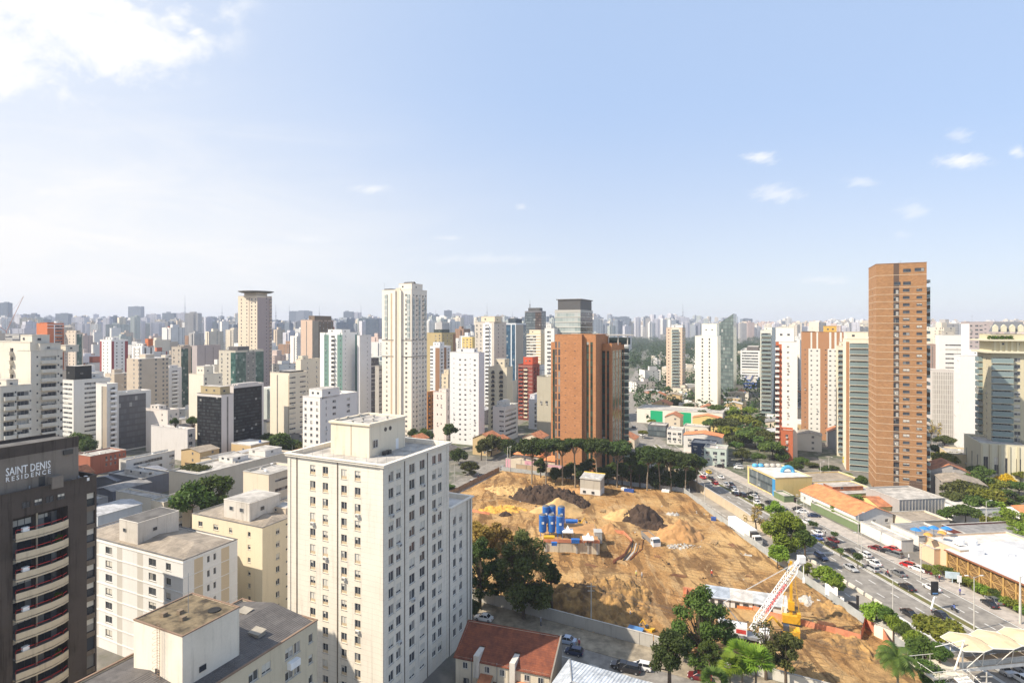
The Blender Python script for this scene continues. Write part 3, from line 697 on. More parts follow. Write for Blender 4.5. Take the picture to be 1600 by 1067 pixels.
LEAFS = dict(mid=leafmat('leaf_mid', (.04,.08,.014), (.12,.175,.03)), dark=leafmat('leaf_dark', (.026,.05,.012), (.09,.13,.028)), lime=leafmat('leaf_lime', (.12,.2,.02), (.24,.32,.035)),
    yellow=leafmat('leaf_yellow_bloom', (.5,.33,.01), (.75,.55,.03)), olive=leafmat('leaf_olive', (.05,.065,.018), (.13,.14,.035)), dry=leafmat('leaf_dry', (.2,.13,.03), (.42,.3,.07)), yolive=leafmat('leaf_yellow_olive', (.1,.13,.02), (.26,.25,.03)))
saint_denis()

def block_c():
    s = B('white block with bare concrete rooftop box just right of the dark lettered tower', 'apartment_block', 'building', 120, 286, 371, 876, 110, white, fh=2.9, parapet=.25, frame=FRAME_A, roof=W('roof_corrugated_tan', (.33,.28,.22), .3), rng=7, top_off=.5, capw=.05, cap=CONCD)
    shut = W('shutter_panel', (.55,.52,.47), .1)
    segs = []; u = 0
    for px, w, k, hh, mt in ((135,2.3,'w',1.5,None),(150,1.8,'-',0,shut),(170,2.4,'w',1.5,None),(187,1.8,'-',0,shut),(219,1.9,'-',0,shut),(238,2.4,'w',1.5,None),(263,1.6,'w',1.4,None)):
        c = s.u_at('F', px); segs.append((c-w/2-u, '-')); segs.append((w, k, 1, w-.05, hh)+((mt,) if mt else ())); u = c+w/2
    s.face('F', segs+[(s.wl-u, '-')])
    s.face('R', [(2.2,'-'),(1.8,'-',0,0,0,W('panel_tan',(.58,.48,.34),.1)),(.7,'-'),(.9,'v',1,.6,1.3),(.5,'-'),(.8,'v',1,.6,1.3),(1.0,'-'),(1.8,'-',0,0,0,W('panel_tan',(.58,.48,.34),.1)),(1.9,'-')])
    s.bands('F', white, .08, .25); s.bands('R', white, .08, .12)
    # hipped sheet roof
    wl, wr, h = s.wl, s.wr, s.h
    s.pent(-wl*.64, -wl*.64+6.2, wr*.12, wr*.12+9, 4.6, W('wall_stained_white', (.62,.58,.52), .55), roof=ROOFD, over=.05)
    b = MB(); a, c = (-wl+.3,.3,h-.2), (-.3,.3,h-.2)
    b.quad((-wl+.3,.3,h-.22),(-.3,.3,h-.22),(-.3-wr*.4,wr*.5,h+.75),(-wl+.3+wr*.4,wr*.5,h+.75)); b.quad((-.3,wr-.3,h-.22),(-wl+.3,wr-.3,h-.22),(-wl+.3+wr*.4,wr*.5,h+.75),(-.3-wr*.4,wr*.5,h+.75))
    b.poly([(-.3,.3,h-.22),(-.3,wr-.3,h-.22),(-.3-wr*.4,wr*.5,h+.75)]); b.poly([(-wl+.3,wr-.3,h-.22),(-wl+.3,.3,h-.22),(-wl+.3+wr*.4,wr*.5,h+.75)])
    b.obj('hipped_roof', corr, s.root)
    s.finish()
def corrmat(name, c, pitch=.35, d=.5):
    if name in _mats: return _mats[name]
    m, t, bs, out = newmat(name)
    co = nd(t, 'ShaderNodeTexCoord').outputs['Object']; sp = nd(t, 'ShaderNodeSeparateXYZ', {0: co})
    w = mth(t, 'SINE', mth(t, 'MULTIPLY', sp.outputs[0], 6.283/pitch))
    n = nd(t, 'ShaderNodeTexNoise', {'Vector': co, 'Scale': .5, 'Detail': 7.0, 'Roughness': .7}).outputs[0]
    pn = nd(t, 'ShaderNodeTexBrick', {'Vector': co, 'Color1': (*c,1), 'Color2': cmul(c,.7), 'Mortar': cmul(c,.5), 'Scale': 1.0, 'Mortar Size': .03, 'Brick Width': 1.1, 'Row Height': 2.2}).outputs[0]
    cc = mixc(t, ramp(t, n, .4, .75), pn, cmul(c, .45))
    t.links.new(cc, bs.inputs['Base Color']); bs.inputs['Roughness'].default_value = .7
    bp = nd(t, 'ShaderNodeBump', {'Height': w, 'Strength': d, 'Distance': .06}); t.links.new(bp.outputs[0], bs.inputs['Normal'])
    _mats[name] = m; return m
corr = corrmat('corrugated_tan', (.38,.32,.25)); corrd = corrmat('corrugated_dark', (.13,.12,.115)); corrl = corrmat('corrugated_pale', (.55,.55,.55), .6, .8); corrg = corrmat('corrugated_grey', (.3,.29,.28))
block_c()

def block_d():
    s = B('cream block with plain rooftop box and shuttered windows left of the tall cream tower', 'apartment_block', 'building', 300, 410, 470, 825, 127, W('wall_yellow_cream', (.72,.63,.46), .15), fh=2.9, parapet=.3, frame=FRAME_W, rng=8, top_off=.6, capw=.05, cap=CONCD)
    s.face('F', [(1,'-'),(1.6,'w',1,1.5,1.2),(1.5,'-'),(1.8,'w',1,1.7,1.3),(1.5,'-'),(1.2,'w',1,1.1,1.1),(2.5,'-'),(1.0,'w',1,.9,1.1),(2,'-')])
    s.face('R', [(2,'-'),(1.2,'w',1,1.1,1.3),(.6,'-'),(1.0,'v',1,.9,.5),(2,'-')])
    wl, wr, h = s.wl, s.wr, s.h
    s.pent(-wl*.62, -wl*.62+8.5, wr*.15, wr*.15+9, 4.4, W('wall_stained_white', (.62,.58,.52), .55), roof=ROOFC, over=.05)
    s.pent(-wl*.30, -wl*.30+4.5, wr*.8, wr*.8+4, 1.6, beige)
    b = MB(); b.quad((-wl+.3,.3,h-.22),(-.3,.3,h-.22),(-3,wr*.5,h+.7),(-wl+3,wr*.5,h+.7)); b.quad((-.3,wr-.3,h-.22),(-wl+.3,wr-.3,h-.22),(-wl+3,wr*.5,h+.7),(-3,wr*.5,h+.7)); b.poly([(-.3,.3,h-.22),(-.3,wr-.3,h-.22),(-3,wr*.5,h+.7)])
    b.obj('hipped_roof', corr, s.root); s.finish()
block_d()

def block_e():
    # roof seen from above at the bottom edge; built from its far right corner
    a = R(25); dr = Vector((math.sin(a), math.cos(a))); dl = Vector((-math.cos(a), math.sin(a)))
    P = Vector((XA(496, 81.8), 81.8)); wr = 26.0; C = P-dr*wr
    s = Bld('apartment_block', 'block with dark sheet roof and white rooftop box with a caged ladder', 'building', (C.x, C.y), 25, 15.3, wr, 26.0, W('wall_khaki_cream', (.60,.52,.38), .25), 2.9, parapet=.3, frame=FRAME_W, roof=ROOFD, top_off=.5, rng=9, capw=.06, cap=W('coping_brown', (.25,.17,.12), .3))
    s.face('R', [(14,'-'),(4,'w',2,1.5,1.3),(2,'-'),(1.6,'w',1,1.4,1.5),(1.2,'w',1,1.1,1.5),(1.4,'-'),(1,'w',1,.8,1.2),(.8,'-')])
    wl, h = s.wl, s.h
    b = MB(); m = -wl*.55
    b.quad((-wl+.1,.1,h-.2),(m,.1,h+.9),(m,wr-.1,h+.9),(-wl+.1,wr-.1,h-.2)); b.quad((m,.1,h+.9),(-.1,.1,h-.2),(-.1,wr-.1,h-.2),(m,wr-.1,h+.9)); b.poly([(-.1,wr-.1,h-.2),(-wl+.1,wr-.1,h-.2),(m,wr-.1,h+.9)])
    b.obj('sheet_roof', corrd, s.root)
    for x, y in ((-4.2,19.2),(-5,14.5),(-10.5,22.5)):
        q = MB(); q.box(x-.9,x+.9,y-.6,y+.6,h+.3,h+.75); q.quad((x-1,y-.7,h+.76),(x+1,y-.7,h+.76),(x+1,y+.7,h+1.0),(x-1,y+.7,h+1.0)); q.obj('skylight', M('skylight', (.3,.27,.22), .6, .2), s.root)
    # white box
    bx = s.Mw.inverted() @ Vector((XA(285, 66), 66, 0)); z0, z1 = h+.2, 32.2-0
    ww, dd = 9.0, 7.7
    b = MB(); wb = W('wall_box_white', (.78,.70,.58), .4)
    b.box(bx.x-ww, bx.x, bx.y, bx.y+dd, z0-1.2, z1, 0, bottom=False)
    b.quad((bx.x-ww+.15,bx.y+.15,z1+.004),(bx.x-.15,bx.y+.15,z1+.004),(bx.x-.15,bx.y+dd-.15,z1+.004),(bx.x-ww+.15,bx.y+dd-.15,z1+.004),1)
    for q_ in ((bx.x-ww-.06,bx.x+.06,bx.y-.06,bx.y+.12),(bx.x-ww-.06,bx.x+.06,bx.y+dd-.12,bx.y+dd+.06),(bx.x-ww-.06,bx.x-ww+.12,bx.y+.121,bx.y+dd-.121),(bx.x-.12,bx.x+.06,bx.y+.121,bx.y+dd-.121)): b.box(*q_, z1+.001, z1+.14, 2)
    p = b.obj('penthouse', [wb, M('roof_mossy', (.085,.065,.042), .95, .6, .6, c2=(.22,.17,.10)), W('coping_brown', (.25,.17,.12), .3)], s.root)
    q = MB(); lx = bx.x-ww*.42; ly = bx.y-.35
    for sx in (-.25, .25): q.tube((lx+sx,ly,z0-1),(lx+sx,ly,z1+1.0),.03,.03,5)
    z = z0-.8
    while z < z1+.8: q.tube((lx-.25,ly,z),(lx+.25,ly,z),.02,.02,4); z += .3
    z = z0+1.2
    while z < z1+1:
        for i in range(6):
            a0, a1 = math.pi*i/6, math.pi*(i+1)/6; q.tube((lx-.38*math.cos(a0),ly-.7*math.sin(a0),z),(lx-.38*math.cos(a1),ly-.7*math.sin(a1),z),.018,.018,4)
        z += .7
    q.obj('caged_ladder', M('rust', (.3,.2,.12), .8), p)
    for x, y, n in ((bx.x-2.2, bx.y+5.8, 0), (bx.x-5.4, bx.y+3.5, 1), (bx.x-6.6, bx.y+2.2, 2), (bx.x-3.6, bx.y+2.6, 3)):
        q = MB()
        if n == 0: q.tube((x,y,z1+.01),(x,y,z1+.12),.75,.75,20); nm, mt = 'tank_cover', M('cover_black', (.015,.015,.015), .9)
        else: q.box(x-.3,x+.3,y-.3,y+.3,z1+.01,z1+.45); nm, mt = 'roof_vent', M('vent_brown', (.2,.15,.1), .9)
        q.obj(nm, mt, p)
    q = MB(); q.tube((bx.x-4.6,bx.y+4,z1),(bx.x-4.6,bx.y+4,z1+5),.04,.03,5); q.obj('antenna', STEEL, p)
    for u_, zz in ((dd*.33, z0+.7), (None, 0)):
        if u_: link('window', winmesh('w', .9, .7, 0, FRAME_D, -.04)[1], p, (bx.x, bx.y+u_, zz), R(90))
    link('window', winmesh('w', .6, .8, 0, FRAME_D, -.04)[1], p, (bx.x-ww*.5, bx.y, z0+.4))
    q = MB(); q.box(.002,.75,wr-5.6,wr-3.9,h-4.0,h-3.1); q.obj('air_conditioner', WHITEP, s.root)
    s.finish()
block_e()
# ------------------------------------------------------------ mid-distance towers, each read off the photograph
GL = lambda n: {
 'black': GG('glass_black', (.012,.014,.018), (.05,.055,.06), (.02,.02,.02), 1.35, 1.75, .1, .35, lit=.015, sp=(.012,.012,.014), spec=.12),
 'greyg': GG('glass_grey', (.10,.10,.11), (.15,.15,.16), (.09,.09,.09), 1.5, 3.3, .08, .3, rough=.3, lit=.02, sp=(.10,.10,.105), spec=.2),
 'green': GG('glass_green', (.02,.07,.06), (.09,.17,.15), (.03,.05,.045), 1.5, 1.7, .08, lit=.05),
 'blue': GG('glass_blue', (.02,.06,.11), (.06,.13,.2), (.03,.05,.07), 1.6, 1.8, .08, lit=.05),
 'bronze': GG('glass_bronze', (.05,.035,.03), (.13,.09,.07), (.05,.04,.035), 1.6, 3.3, .1, .35, lit=.06),
 'brickwin': GG('glass_dark_green', (.012,.03,.022), (.05,.08,.06), (.02,.02,.018), 1.5, 3.3, .12, .22, lit=.02, sp=(.05,.035,.025), spec=.2),
 'pale': GG('glass_pale', (.25,.30,.29), (.42,.46,.44), (.5,.5,.47), 2.2, 3.4, .1, .3, lit=.1, sp=(.5,.51,.48)),
 'slate': GG('glass_slate', (.06,.08,.09), (.16,.19,.2), (.08,.08,.08), 1.8, 3.3, .12, .3, lit=.05),
 'lines': GG('fins_pale', (.32,.29,.26), (.4,.37,.33), (.6,.57,.52), .9, 3.0, .35, lit=.0, mh=.25)}[n]
AB = 'apartment_tower'; OB = 'office_building'
# F = lit face (left of the corner), R = face turned away from the sun (right of it)
def far_left_cluster():
    s = B('large cream balcony tower with a blank central shaft at the far left', AB, 'building', -60, 47, 70, 535, 186, W('wall_cream_a',(.66,.61,.52),.2), a=25, fh=2.95, rng=11, roof=ROOFC)
    cw = s.wall
    s.face('F', [(3,'-'),(2,'w',1,1,1.1),(2,'b',1,2.2,2.2),(1,'-')]); s.face('R', [(1,'-')])
    s.pent(-8,-1,1,6,3.2); s.finish()
    s = B('cream tower section with grey glass balconies right of the blank shaft', AB, 'building', 46, 48, 98, 548, 184, cw, a=25, width=8, fh=2.95, rng=12)
    s.face('R', [(1.5,'-'),(.8,'v',1,.5,.6),(.5,'-'),(4.8,'b',1,4.4,2.2,None,(1.1,1.05,cw,False,.2)),(1,'v',1,.5,.6),(.8,'w',1,.8,1)]); s.pent(-7,-1,3,9,3.0); s.pent(-7,-2,11,15,2.2); s.finish()
    s = B('lower stepped cream balcony block at the left edge', AB, 'building', -80, 0, 50, 604, 172, cw, a=25, fh=2.95, rng=13)
    s.face('R', [(1,'-'),(3.6,'b',1,3.2,2.2,None,(1.1,1.05,cw,False,.2)),(.8,'v',1,.5,.6),(4.0,'b',1,3.5,2.2,None,(1.1,1.05,cw,False,.2)),(1,'v',1,.5,.6)]); s.pent(-6,-1,2,5,2.6); s.clutter(5); s.finish()
    s = B('beige stair-topped tower behind the left edge balconies', AB, 'building', -70, 2, 34, 552, 215, W('wall_beige_a',(.62,.53,.42),.2), a=25, fh=2.95, rng=14)
    s.face('R', [(1,'-'),(1,'w',2,1,1.1),(1,'-'),(2,'b',1,2.5,2.2)]); s.pent(-6,-1,1,6,3.6); s.finish()
far_left_cluster()
def midB(*a, F=None, Rf=None, L=None, pent=None, cl=7, bands=None, ant=1, post=None, **k):
    s = B(*a, F=F, Rr=Rf, L=L, **k)
    wl, wr = s.wl, s.wr
    for p in (pent if pent is not None else [(.25,.75,.2,.7,3.6)]):
        s.pent(-wl*(1-p[0]), -wl*(1-p[1]), wr*p[2], wr*p[3], p[4], *(p[5:6]))
    for bd in (bands or []): s.bands(*bd)
    if cl: s.clutter(cl, ant=ant)
    if post: post(s)
    s.finish(); return s
M_ = dict
W1 = lambda n, w=1.2, h=1.25, wt=1.0, mat=None: (wt, 'w', n, w, h, mat)
# --- G office, H grey glass, I black office
midB('white office block with dark ribbon windows and a black rooftop storey', OB, 'building', 90, 115, 172, 594, 330, W('wall_office_white',(.66,.64,.60),.15), fh=3.3*.84, rng=21,
     F=[(1,'-'),(6,'s',3,2,1.2),(.6,'-')], Rf=[(5,'-'),(6,'s',1,4,1.2),(1,'-'),(5,'s',1,3,1.2),(1,'-')], pent=[(.3,.85,.1,.55,8.6,GL('black')),(.05,.6,.6,.92,3.5)])
def h_post(s):
    L = s.wr; s.rib('F', [s.wl*.62], CONCD, .05, .3)
    q = MB(); q.box(.002,.25, L*.02, L*.17, s.h-.2, s.h+5.4); o = q.obj('logo_panel', BLACKP, s.root)
    t = MB()
    for sx in (-.5, .5):
        for i in range(8):
            a0, a1 = math.pi*i/8*1.3, math.pi*(i+1)/8*1.3
            c = L*.095+sx
            t.tube((.27,c+.4*math.cos(a0)*(1 if sx>0 else -1),s.h+2.6+1.2*math.sin(a0)),(.27,c+.4*math.cos(a1)*(1 if sx>0 else -1),s.h+2.6+1.2*math.sin(a1)),.13,.13,5)
    t.obj('logo', WHITEP, o)
midB('white tower with white side balconies, a dark grey glass front and a black logo panel', OB, 'building', 150, 166, 236, 616, 306, W('wall_white_h',(.68,.66,.62),.2), fh=2.75, rng=22,
     F=[(1,'-')], Rf=[(4.8,'-'),(.01,'-'),(11,'g',0,0,0,GL('greyg')),(2.2,'-')], pent=[(.1,.95,.02,.2,5)], post=h_post)
s_ = B('slim white balcony strip attached to the grey glass tower', AB, 'building', 150, 167, 184, 600, 300, W('wall_white_h',(.68,.66,.62),.2), fh=2.75, rng=23)
s_.face('F', [(2,'-'),(.4,'-',0,0,0,CONCD),(1.5,'-',0,0,0,tanw)]); s_.face('R', [(1,'-'),(3,'b',1,2.4,2.0,None,(1.2,1.0,WHITEP,False,.4)),(.6,'-')]); s_.finish()
def i_post(s):
    s.rib('F', [s.wl-.4], W('pillar_white',(.62,.58,.55),.15), .5, 1.2, z1=s.h+1.5)
midB('black glass office tower with two pale concrete pillars', OB, 'building', 308, 346, 365, 617, 286, W('pillar_white',(.62,.58,.55),.15), rng=24,
     F=[(1,'g',0,0,0,GL('black'))], Rf=[(1.2,'-'),(.35,'-',0,0,0,CONCD),(1.2,'-')], pent=[(.1,.9,.1,.9,4.6,W('wall_ochre',(.42,.34,.2),.2))], cap=CONCD)
midB('right wing of the black glass office with sloped dark glazing on top', OB, 'building', 352, 365, 412, 603, 299, W('pillar_white',(.62,.58,.55),.15), rng=25,
     F=[(1,'-')], Rf=[(10,'g',0,0,0,GL('black')),(.7,'-')], pent=[(.2,.9,.15,.85,1.5)])
# --- J K L
midB('cream tower with dark vertical groove and a taller windowless rear wall', AB, 'building', 422, 452, 480, 583, 322, W('wall_cream_j',(.72,.65,.52),.15), rng=26,
     F=[(2,'-'),(.35,'-',0,0,0,CONCD),(3,'-'),(.3,'-',0,0,0,W('stripe_tan',(.45,.38,.28),.2))], Rf=[(1,'s',1,3,.9),(.6,'-'),(1,'s',1,3,.9),(.2,'-')], bands=[('R',W('wall_cream_j',(.7,.62,.48),.15),.15,.2)], pent=[(.3,.9,.2,.9,1.6,BLACKP)])
midB('plain cream slab rising behind the grooved cream tower', AB, 'building', 462, 470, 500, 562, 345, W('wall_cream_j',(.72,.65,.52),.15), rng=27, F=[(1,'-')], Rf=[(1,'-'),(.6,'v',1,.7,.8),(1.2,'-'),(.6,'v',1,.7,.8),(.4,'-')], pent=[(.1,.9,.1,.4,3)])
midB('white block with rows of small square windows behind the cream roof terrace', AB, 'building', 473, 500, 558, 621, 256, W('wall_white_k',(.74,.71,.67),.12), rng=28, fh=2.9,
     F=[W1(3,1.3,1.3,5)], Rf=[(1.5,'-'),(.6,'v',1,.5,1.3),(1.2,'-'),(1.8,'w',1,2.2,1.1),(2.6,'-'),(1.8,'w',1,2.2,1.1),(2,'-')], pent=[(.25,1,.05,.5,4.3)])
gmat = W('wall_sage_green', (.15,.25,.22), .15)
midB('white and sage green tower with a central column of balconies', AB, 'building', 500, 535, 562, 520, 382, W('wall_white_l',(.78,.77,.74),.1), rng=29, fh=2.95,
     F=[(1.3,'-'),(1.1,'v',1,.8,.9,gmat),(.4,'-',0,0,0,gmat),(2.6,'b',1,3.4,2.2,None,(1.3,1.0,W('wall_white_l',(.78,.77,.74),.1),False,.2)),(.4,'-',0,0,0,gmat),(1.2,'v',1,.9,.9,gmat)], Rf=[(.5,'-'),(.8,'v',1,.6,.7),(2.4,'-'),(1.4,'v',1,.6,.7,gmat)], pent=[(.2,.8,.2,.7,3)])
midB('plain white tower side with a single column of tiny windows', AB, 'building', 558, 562, 580, 524, 385, W('wall_white_l2',(.66,.65,.65),.1), rng=30, fh=2.95, F=[(1,'-')], Rf=[(1.4,'-'),(.9,'v',1,.7,.6),(.5,'-')], pent=[])
midB('dark grey office with a slanted roof beside the white tower', OB, 'building', 572, 580, 592, 560, 400, W('wall_dgrey',(.13,.12,.12),.2), rng=31, F=[W1(1,2,1.2)], Rf=[(1,'s',1,3,1.3)], pent=[])
midB('grey striped block behind the tall cream tower', AB, 'building', 586, 592, 606, 572, 380, W('wall_grey_m',(.4,.38,.35),.2), rng=32, F=[(1,'-')], Rf=[(1,'s',1,3,1.2)], pent=[])
# --- M tall cream tower
def m_post(s):
    c2 = W('rib_peach', (.62,.47,.33), .15); pg = GL('pale')
    for k in (1,): s.rib('F', [s.wl*.32], c2, .25, .9, z1=s.h-2)
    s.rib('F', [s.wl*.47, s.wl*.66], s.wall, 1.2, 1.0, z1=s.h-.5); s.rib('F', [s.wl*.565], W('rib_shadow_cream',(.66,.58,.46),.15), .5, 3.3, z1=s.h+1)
    for z in (s.h-31, s.h-41): 
        s.b.box(-s.wl-.15, -.001, -.3, -.005, z, z+.3, s.mi(CONCD)); s.b.box(.005, .3, 0, s.wr, z, z+.3, s.mi(CONCD))
    s.rib('F', [s.wl*.14, s.wl*.9], pg, .35, 2.1, z0=s.h-30, z1=s.h-3)
    for f in (.12,.5,.86): s.rib('R', [s.wr*f], pg, .35, 1.6, z0=s.h-30, z1=s.h-5)
    q = MB(); q.poly([(-s.wl*.4,1,s.h+1.5),(-s.wl*.05,1,s.h+1.5),(-s.wl*.05,5,s.h+5),(-s.wl*.4,5,s.h+5)]); q.poly([(-s.wl*.05,5,s.h+5),(-s.wl*.05,9,s.h+1.5),(-s.wl*.4,9,s.h+1.5),(-s.wl*.4,5,s.h+5)]); q.obj('metal_roof', ROOFD, s.root)
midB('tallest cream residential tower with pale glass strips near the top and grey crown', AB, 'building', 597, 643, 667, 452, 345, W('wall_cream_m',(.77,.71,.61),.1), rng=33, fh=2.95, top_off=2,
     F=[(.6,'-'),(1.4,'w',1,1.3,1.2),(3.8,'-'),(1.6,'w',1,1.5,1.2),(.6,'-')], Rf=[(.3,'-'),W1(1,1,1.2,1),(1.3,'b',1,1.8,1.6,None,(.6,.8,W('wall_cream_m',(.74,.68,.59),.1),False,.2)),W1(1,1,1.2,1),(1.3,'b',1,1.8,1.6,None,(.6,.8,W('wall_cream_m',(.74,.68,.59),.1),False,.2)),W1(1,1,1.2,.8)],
     pent=[(.55,.98,.05,.75,4.5),(.05,.3,.05,.4,1.6,W('wall_dgrey',(.13,.12,.12),.2))], post=m_post)
# --- N flat topped tower
def n_post(s):
    q = MB(); q.lathe([(0.1,0),(s.wl*.5,.5),(s.wl*.62,1.4),(s.wl*.62,1.8)], 28, 0, (-s.wl*.45, s.wr*.5, s.h+2.2)); q.obj('disc_canopy', W('disc_grey',(.2,.2,.19),.2), s.root)
    q = MB(); q.box(-s.wl*.8,-s.wl*.1,s.wr*.15,s.wr*.8,s.h-.8,s.h+3); q.obj('penthouse', s.wall, s.root)
midB('tan tower crowned by a dark flat disc canopy', AB, 'building', 372, 402, 425, 462, 455, W('wall_tan_n',(.66,.56,.44),.12), rng=34, fh=2.85,
     F=[(.4,'-'),W1(1,1.2,1.2,1),(.5,'-'),W1(1,1.2,1.2,1),(.3,'-',0,0,0,tanw),W1(1,1.6,1.2,1),W1(1,1.2,1.2,1)], Rf=[(2.5,'-',0,0,0,W('wall_tan_n_shaded',(.42,.34,.32),.1)),(1.3,'v',1,.9,.8,W('wall_tan_n_shaded',(.42,.34,.32),.1)),(1.2,'b',1,1.3,1.4,W('wall_tan_n_shaded',(.42,.34,.32),.1))], pent=[], cl=0, post=n_post)  # right face is the tan wall with its shade put into the colour
midB('brown and tan tower with two dark vertical bays', AB, 'building', 470, 488, 521, 500, 560, W('wall_peach_o',(.60,.45,.35),.12), rng=35, F=[(1,'-'),(.15,'-',0,0,0,CONCD),(1,'-')], Rf=[(1,'-',0,0,0,tanw),(.5,'w',1,1.4,1.2,W('brown_o',(.2,.15,.11),.2)),(2,'w',3,1.3,1.2,W('brown_o',(.2,.15,.11),.2))], pent=[(.5,1,.1,.9,5,W('brown_o',(.2,.15,.11),.2))])
midB('green glass block with a pointed dark roof and pale window columns', OB, 'building', 342, 368, 412, 548, 400, W('wall_p',(.52,.48,.40),.15), rng=36, F=[W1(2,1.3,1.3,2),(.8,'g',0,0,0,GL('green'))], Rf=[(1.2,'g',0,0,0,GL('green')),(1.2,'w',2,1.2,1.2,W('wall_p2',(.25,.24,.22),.2)),(1,'g',0,0,0,GL('green'))], pent=[(.4,.95,.1,.5,3.5,W('wall_dgrey',(.13,.12,.12),.2))])
# --- row between, left
midB('mauve brown slab with two vertical joints', OB, 'building', 300, 308, 345, 540, 430, mauve, rng=37, F=[(1,'-')], Rf=[(1,'-'),(.06,'-',0,0,0,CONCD),(1,'-'),(.06,'-',0,0,0,CONCD),(1,'-')], pent=[])
midB('taupe tower with a dark green glass edge', OB, 'building', 268, 283, 309, 542, 440, W('wall_taupe',(.42,.37,.31),.15), rng=38, F=[W1(2,1.6,1.4)], Rf=[(1,'g',0,0,0,GL('green')),(.4,'-'),(1,'g',0,0,0,GL('green'))], pent=[(.3,.9,.2,.6,2)])
midB('cream low tower with a small rooftop room and terracotta roof edge', AB, 'building', 295, 318, 347, 585, 345, W('wall_cream_q',(.72,.66,.55),.15), rng=39, F=[(1,'-')], Rf=[W1(1,1.2,1.2,1),(2,'-'),W1(1,1,1,1)], pent=[(.4,.9,.1,.6,5.5)])
midB('white and grey tower with a blue-grey vertical strip', AB, 'building', 252, 262, 284, 575, 420, W('wall_white_r',(.66,.65,.64),.12), rng=40, F=[(1,'-'),(.6,'g',0,0,0,GL('slate')),(.8,'-')], Rf=[(2,'b',1,4.5,1.8,None,(1,1,WHITEP,False,.2))], pent=[(.2,.8,.2,.8,2.5)])
midB('rose grey slab with short window dashes', AB, 'building', 226, 230, 252, 583, 430, W('wall_rose_s',(.46,.40,.38),.12), rng=41, F=[(1,'-')], Rf=[(.5,'-'),(2,'s',2,2,1.0),(.5,'-')], pent=[(.1,.9,.1,.3,3)])
midB('rose grey tower with yellow lit window rows left of the blank slab', AB, 'building', 172, 186, 226, 586, 445, W('wall_rose_s',(.46,.40,.38),.12), rng=42, F=[(1,'-')], Rf=[(1,'s',3,1.6,1.0),(.8,'-')], pent=[(.6,1,.6,.95,6)])
midB('plain white low slab with two dark side windows', 'warehouse', 'building', 236, 293, 305, 671, 290, W('wall_lowwhite',(.60,.58,.56),.2), rng=43, F=[(1,'-')], Rf=[(1,'w',1,2.0,1.6),(.2,'-')], pent=[], fh=4)
midB('pale block with small rooftop sheds beside the low slab', AB, 'building', 228, 262, 280, 641, 305, W('wall_white_t',(.66,.61,.56),.2), rng=44, F=[(1,'-'),W1(1,1,1,1)], Rf=[W1(2,1,1.1,1)], pent=[(.1,.5,.2,.8,2.6)])
midB('orange red tower with a dark glass right wing', OB, 'building', 57, 74, 100, 505, 520, W('wall_orange_u',(.55,.17,.07),.12), rng=45, F=[(1,'-')], Rf=[(1,'-'),(.15,'-',0,0,0,WHITEP),(1.2,'s',1,3,1.5),(.2,'-')], pent=[(.2,.8,.1,.5,1.5)], bands=[('R',WHITEP,.1,.5,2)])
midB('beige tower with green glass side and grey roof boxes', OB, 'building', 100, 118, 130, 520, 520, W('wall_beige_v',(.60,.52,.43),.15), rng=46, F=[W1(3,1.3,1.3,2)], Rf=[(.3,'-'),(1.2,'g',0,0,0,GL('green')),(.3,'-')], pent=[(.1,.9,.2,.8,3)])
midB('unfinished concrete frame building with open floors', 'unfinished_building', 'building', 8, 30, 56, 522, 620, W('wall_bare',(.36,.35,.34),.2), rng=47, F=[(1,'s',2,5,2)], Rf=[(1,'s',2,5,2)], pent=[], fh=3.6)
redst = W('stripe_maroon', (.30,.07,.07), .1)
midB('white tower with two maroon vertical stripes', AB, 'building', 156, 174, 200, 531, 500, W('wall_white_w',(.74,.72,.69),.1), rng=48, F=[(.5,'-',0,0,0,redst),W1(2,1.2,1.2,2),(.5,'-')], Rf=[(.5,'-',0,0,0,redst),W1(2,1.2,1.2,2),(.6,'-',0,0,0,redst)], pent=[(.2,.8,.2,.6,3)])
midB('white tower with dark brown window strips and an orange roof box', AB, 'building', 206, 222, 241, 541, 480, W('wall_white_w',(.74,.72,.69),.1), rng=49, F=[(.4,'-'),(.2,'-',0,0,0,CONCD),(1,'w',2,1.2,1.2),(.2,'-',0,0,0,CONCD),(.4,'-')], Rf=[(.4,'-'),(.3,'-',0,0,0,CONCD),(.7,'-'),(.3,'-',0,0,0,CONCD),(.4,'-')], pent=[(.2,.8,.2,.7,3),(.7,1,.5,.9,7,W('wall_orange_u',(.55,.17,.07),.12))])
# --- centre left of brick tower
midB('white slab tower with many small windows left of centre', AB, 'building', 703, 748, 757, 551, 328, W('wall_white_x',(.70,.69,.68),.1), rng=50, fh=2.9, top_off=3,
     F=[(.6,'-'),(.5,'v',1,.6,.5),(.6,'-'),W1(1,1.3,1.0,.9),(.2,'-'),W1(1,1.3,1.0,.9),(.3,'-'),(.5,'v',1,.5,.5),(.2,'-'),W1(1,1.3,1.0,1),(.3,'-')], Rf=[(1,'-')], pent=[(.2,.8,.2,.8,3)])
midB('narrow pink white tower with sparse windows in front of an orange one', AB, 'building', 677, 697, 704, 613, 344, W('wall_pinkwhite',(.74,.64,.58),.1), rng=51, fh=5.6, F=[(.3,'-'),(1,'v',2,.7,1.2),(.4,'-')], Rf=[(1,'w',1,1.2,2.2)], pent=[(.4,.95,.1,.9,2.6)])
midB('orange balcony block tucked behind the narrow pink tower', AB, 'building', 664, 668, 680, 613, 380, W('wall_orange_y',(.62,.28,.10),.15), rng=52, F=[(1,'-')], Rf=[(1,'b',2,2.5,2)], pent=[])
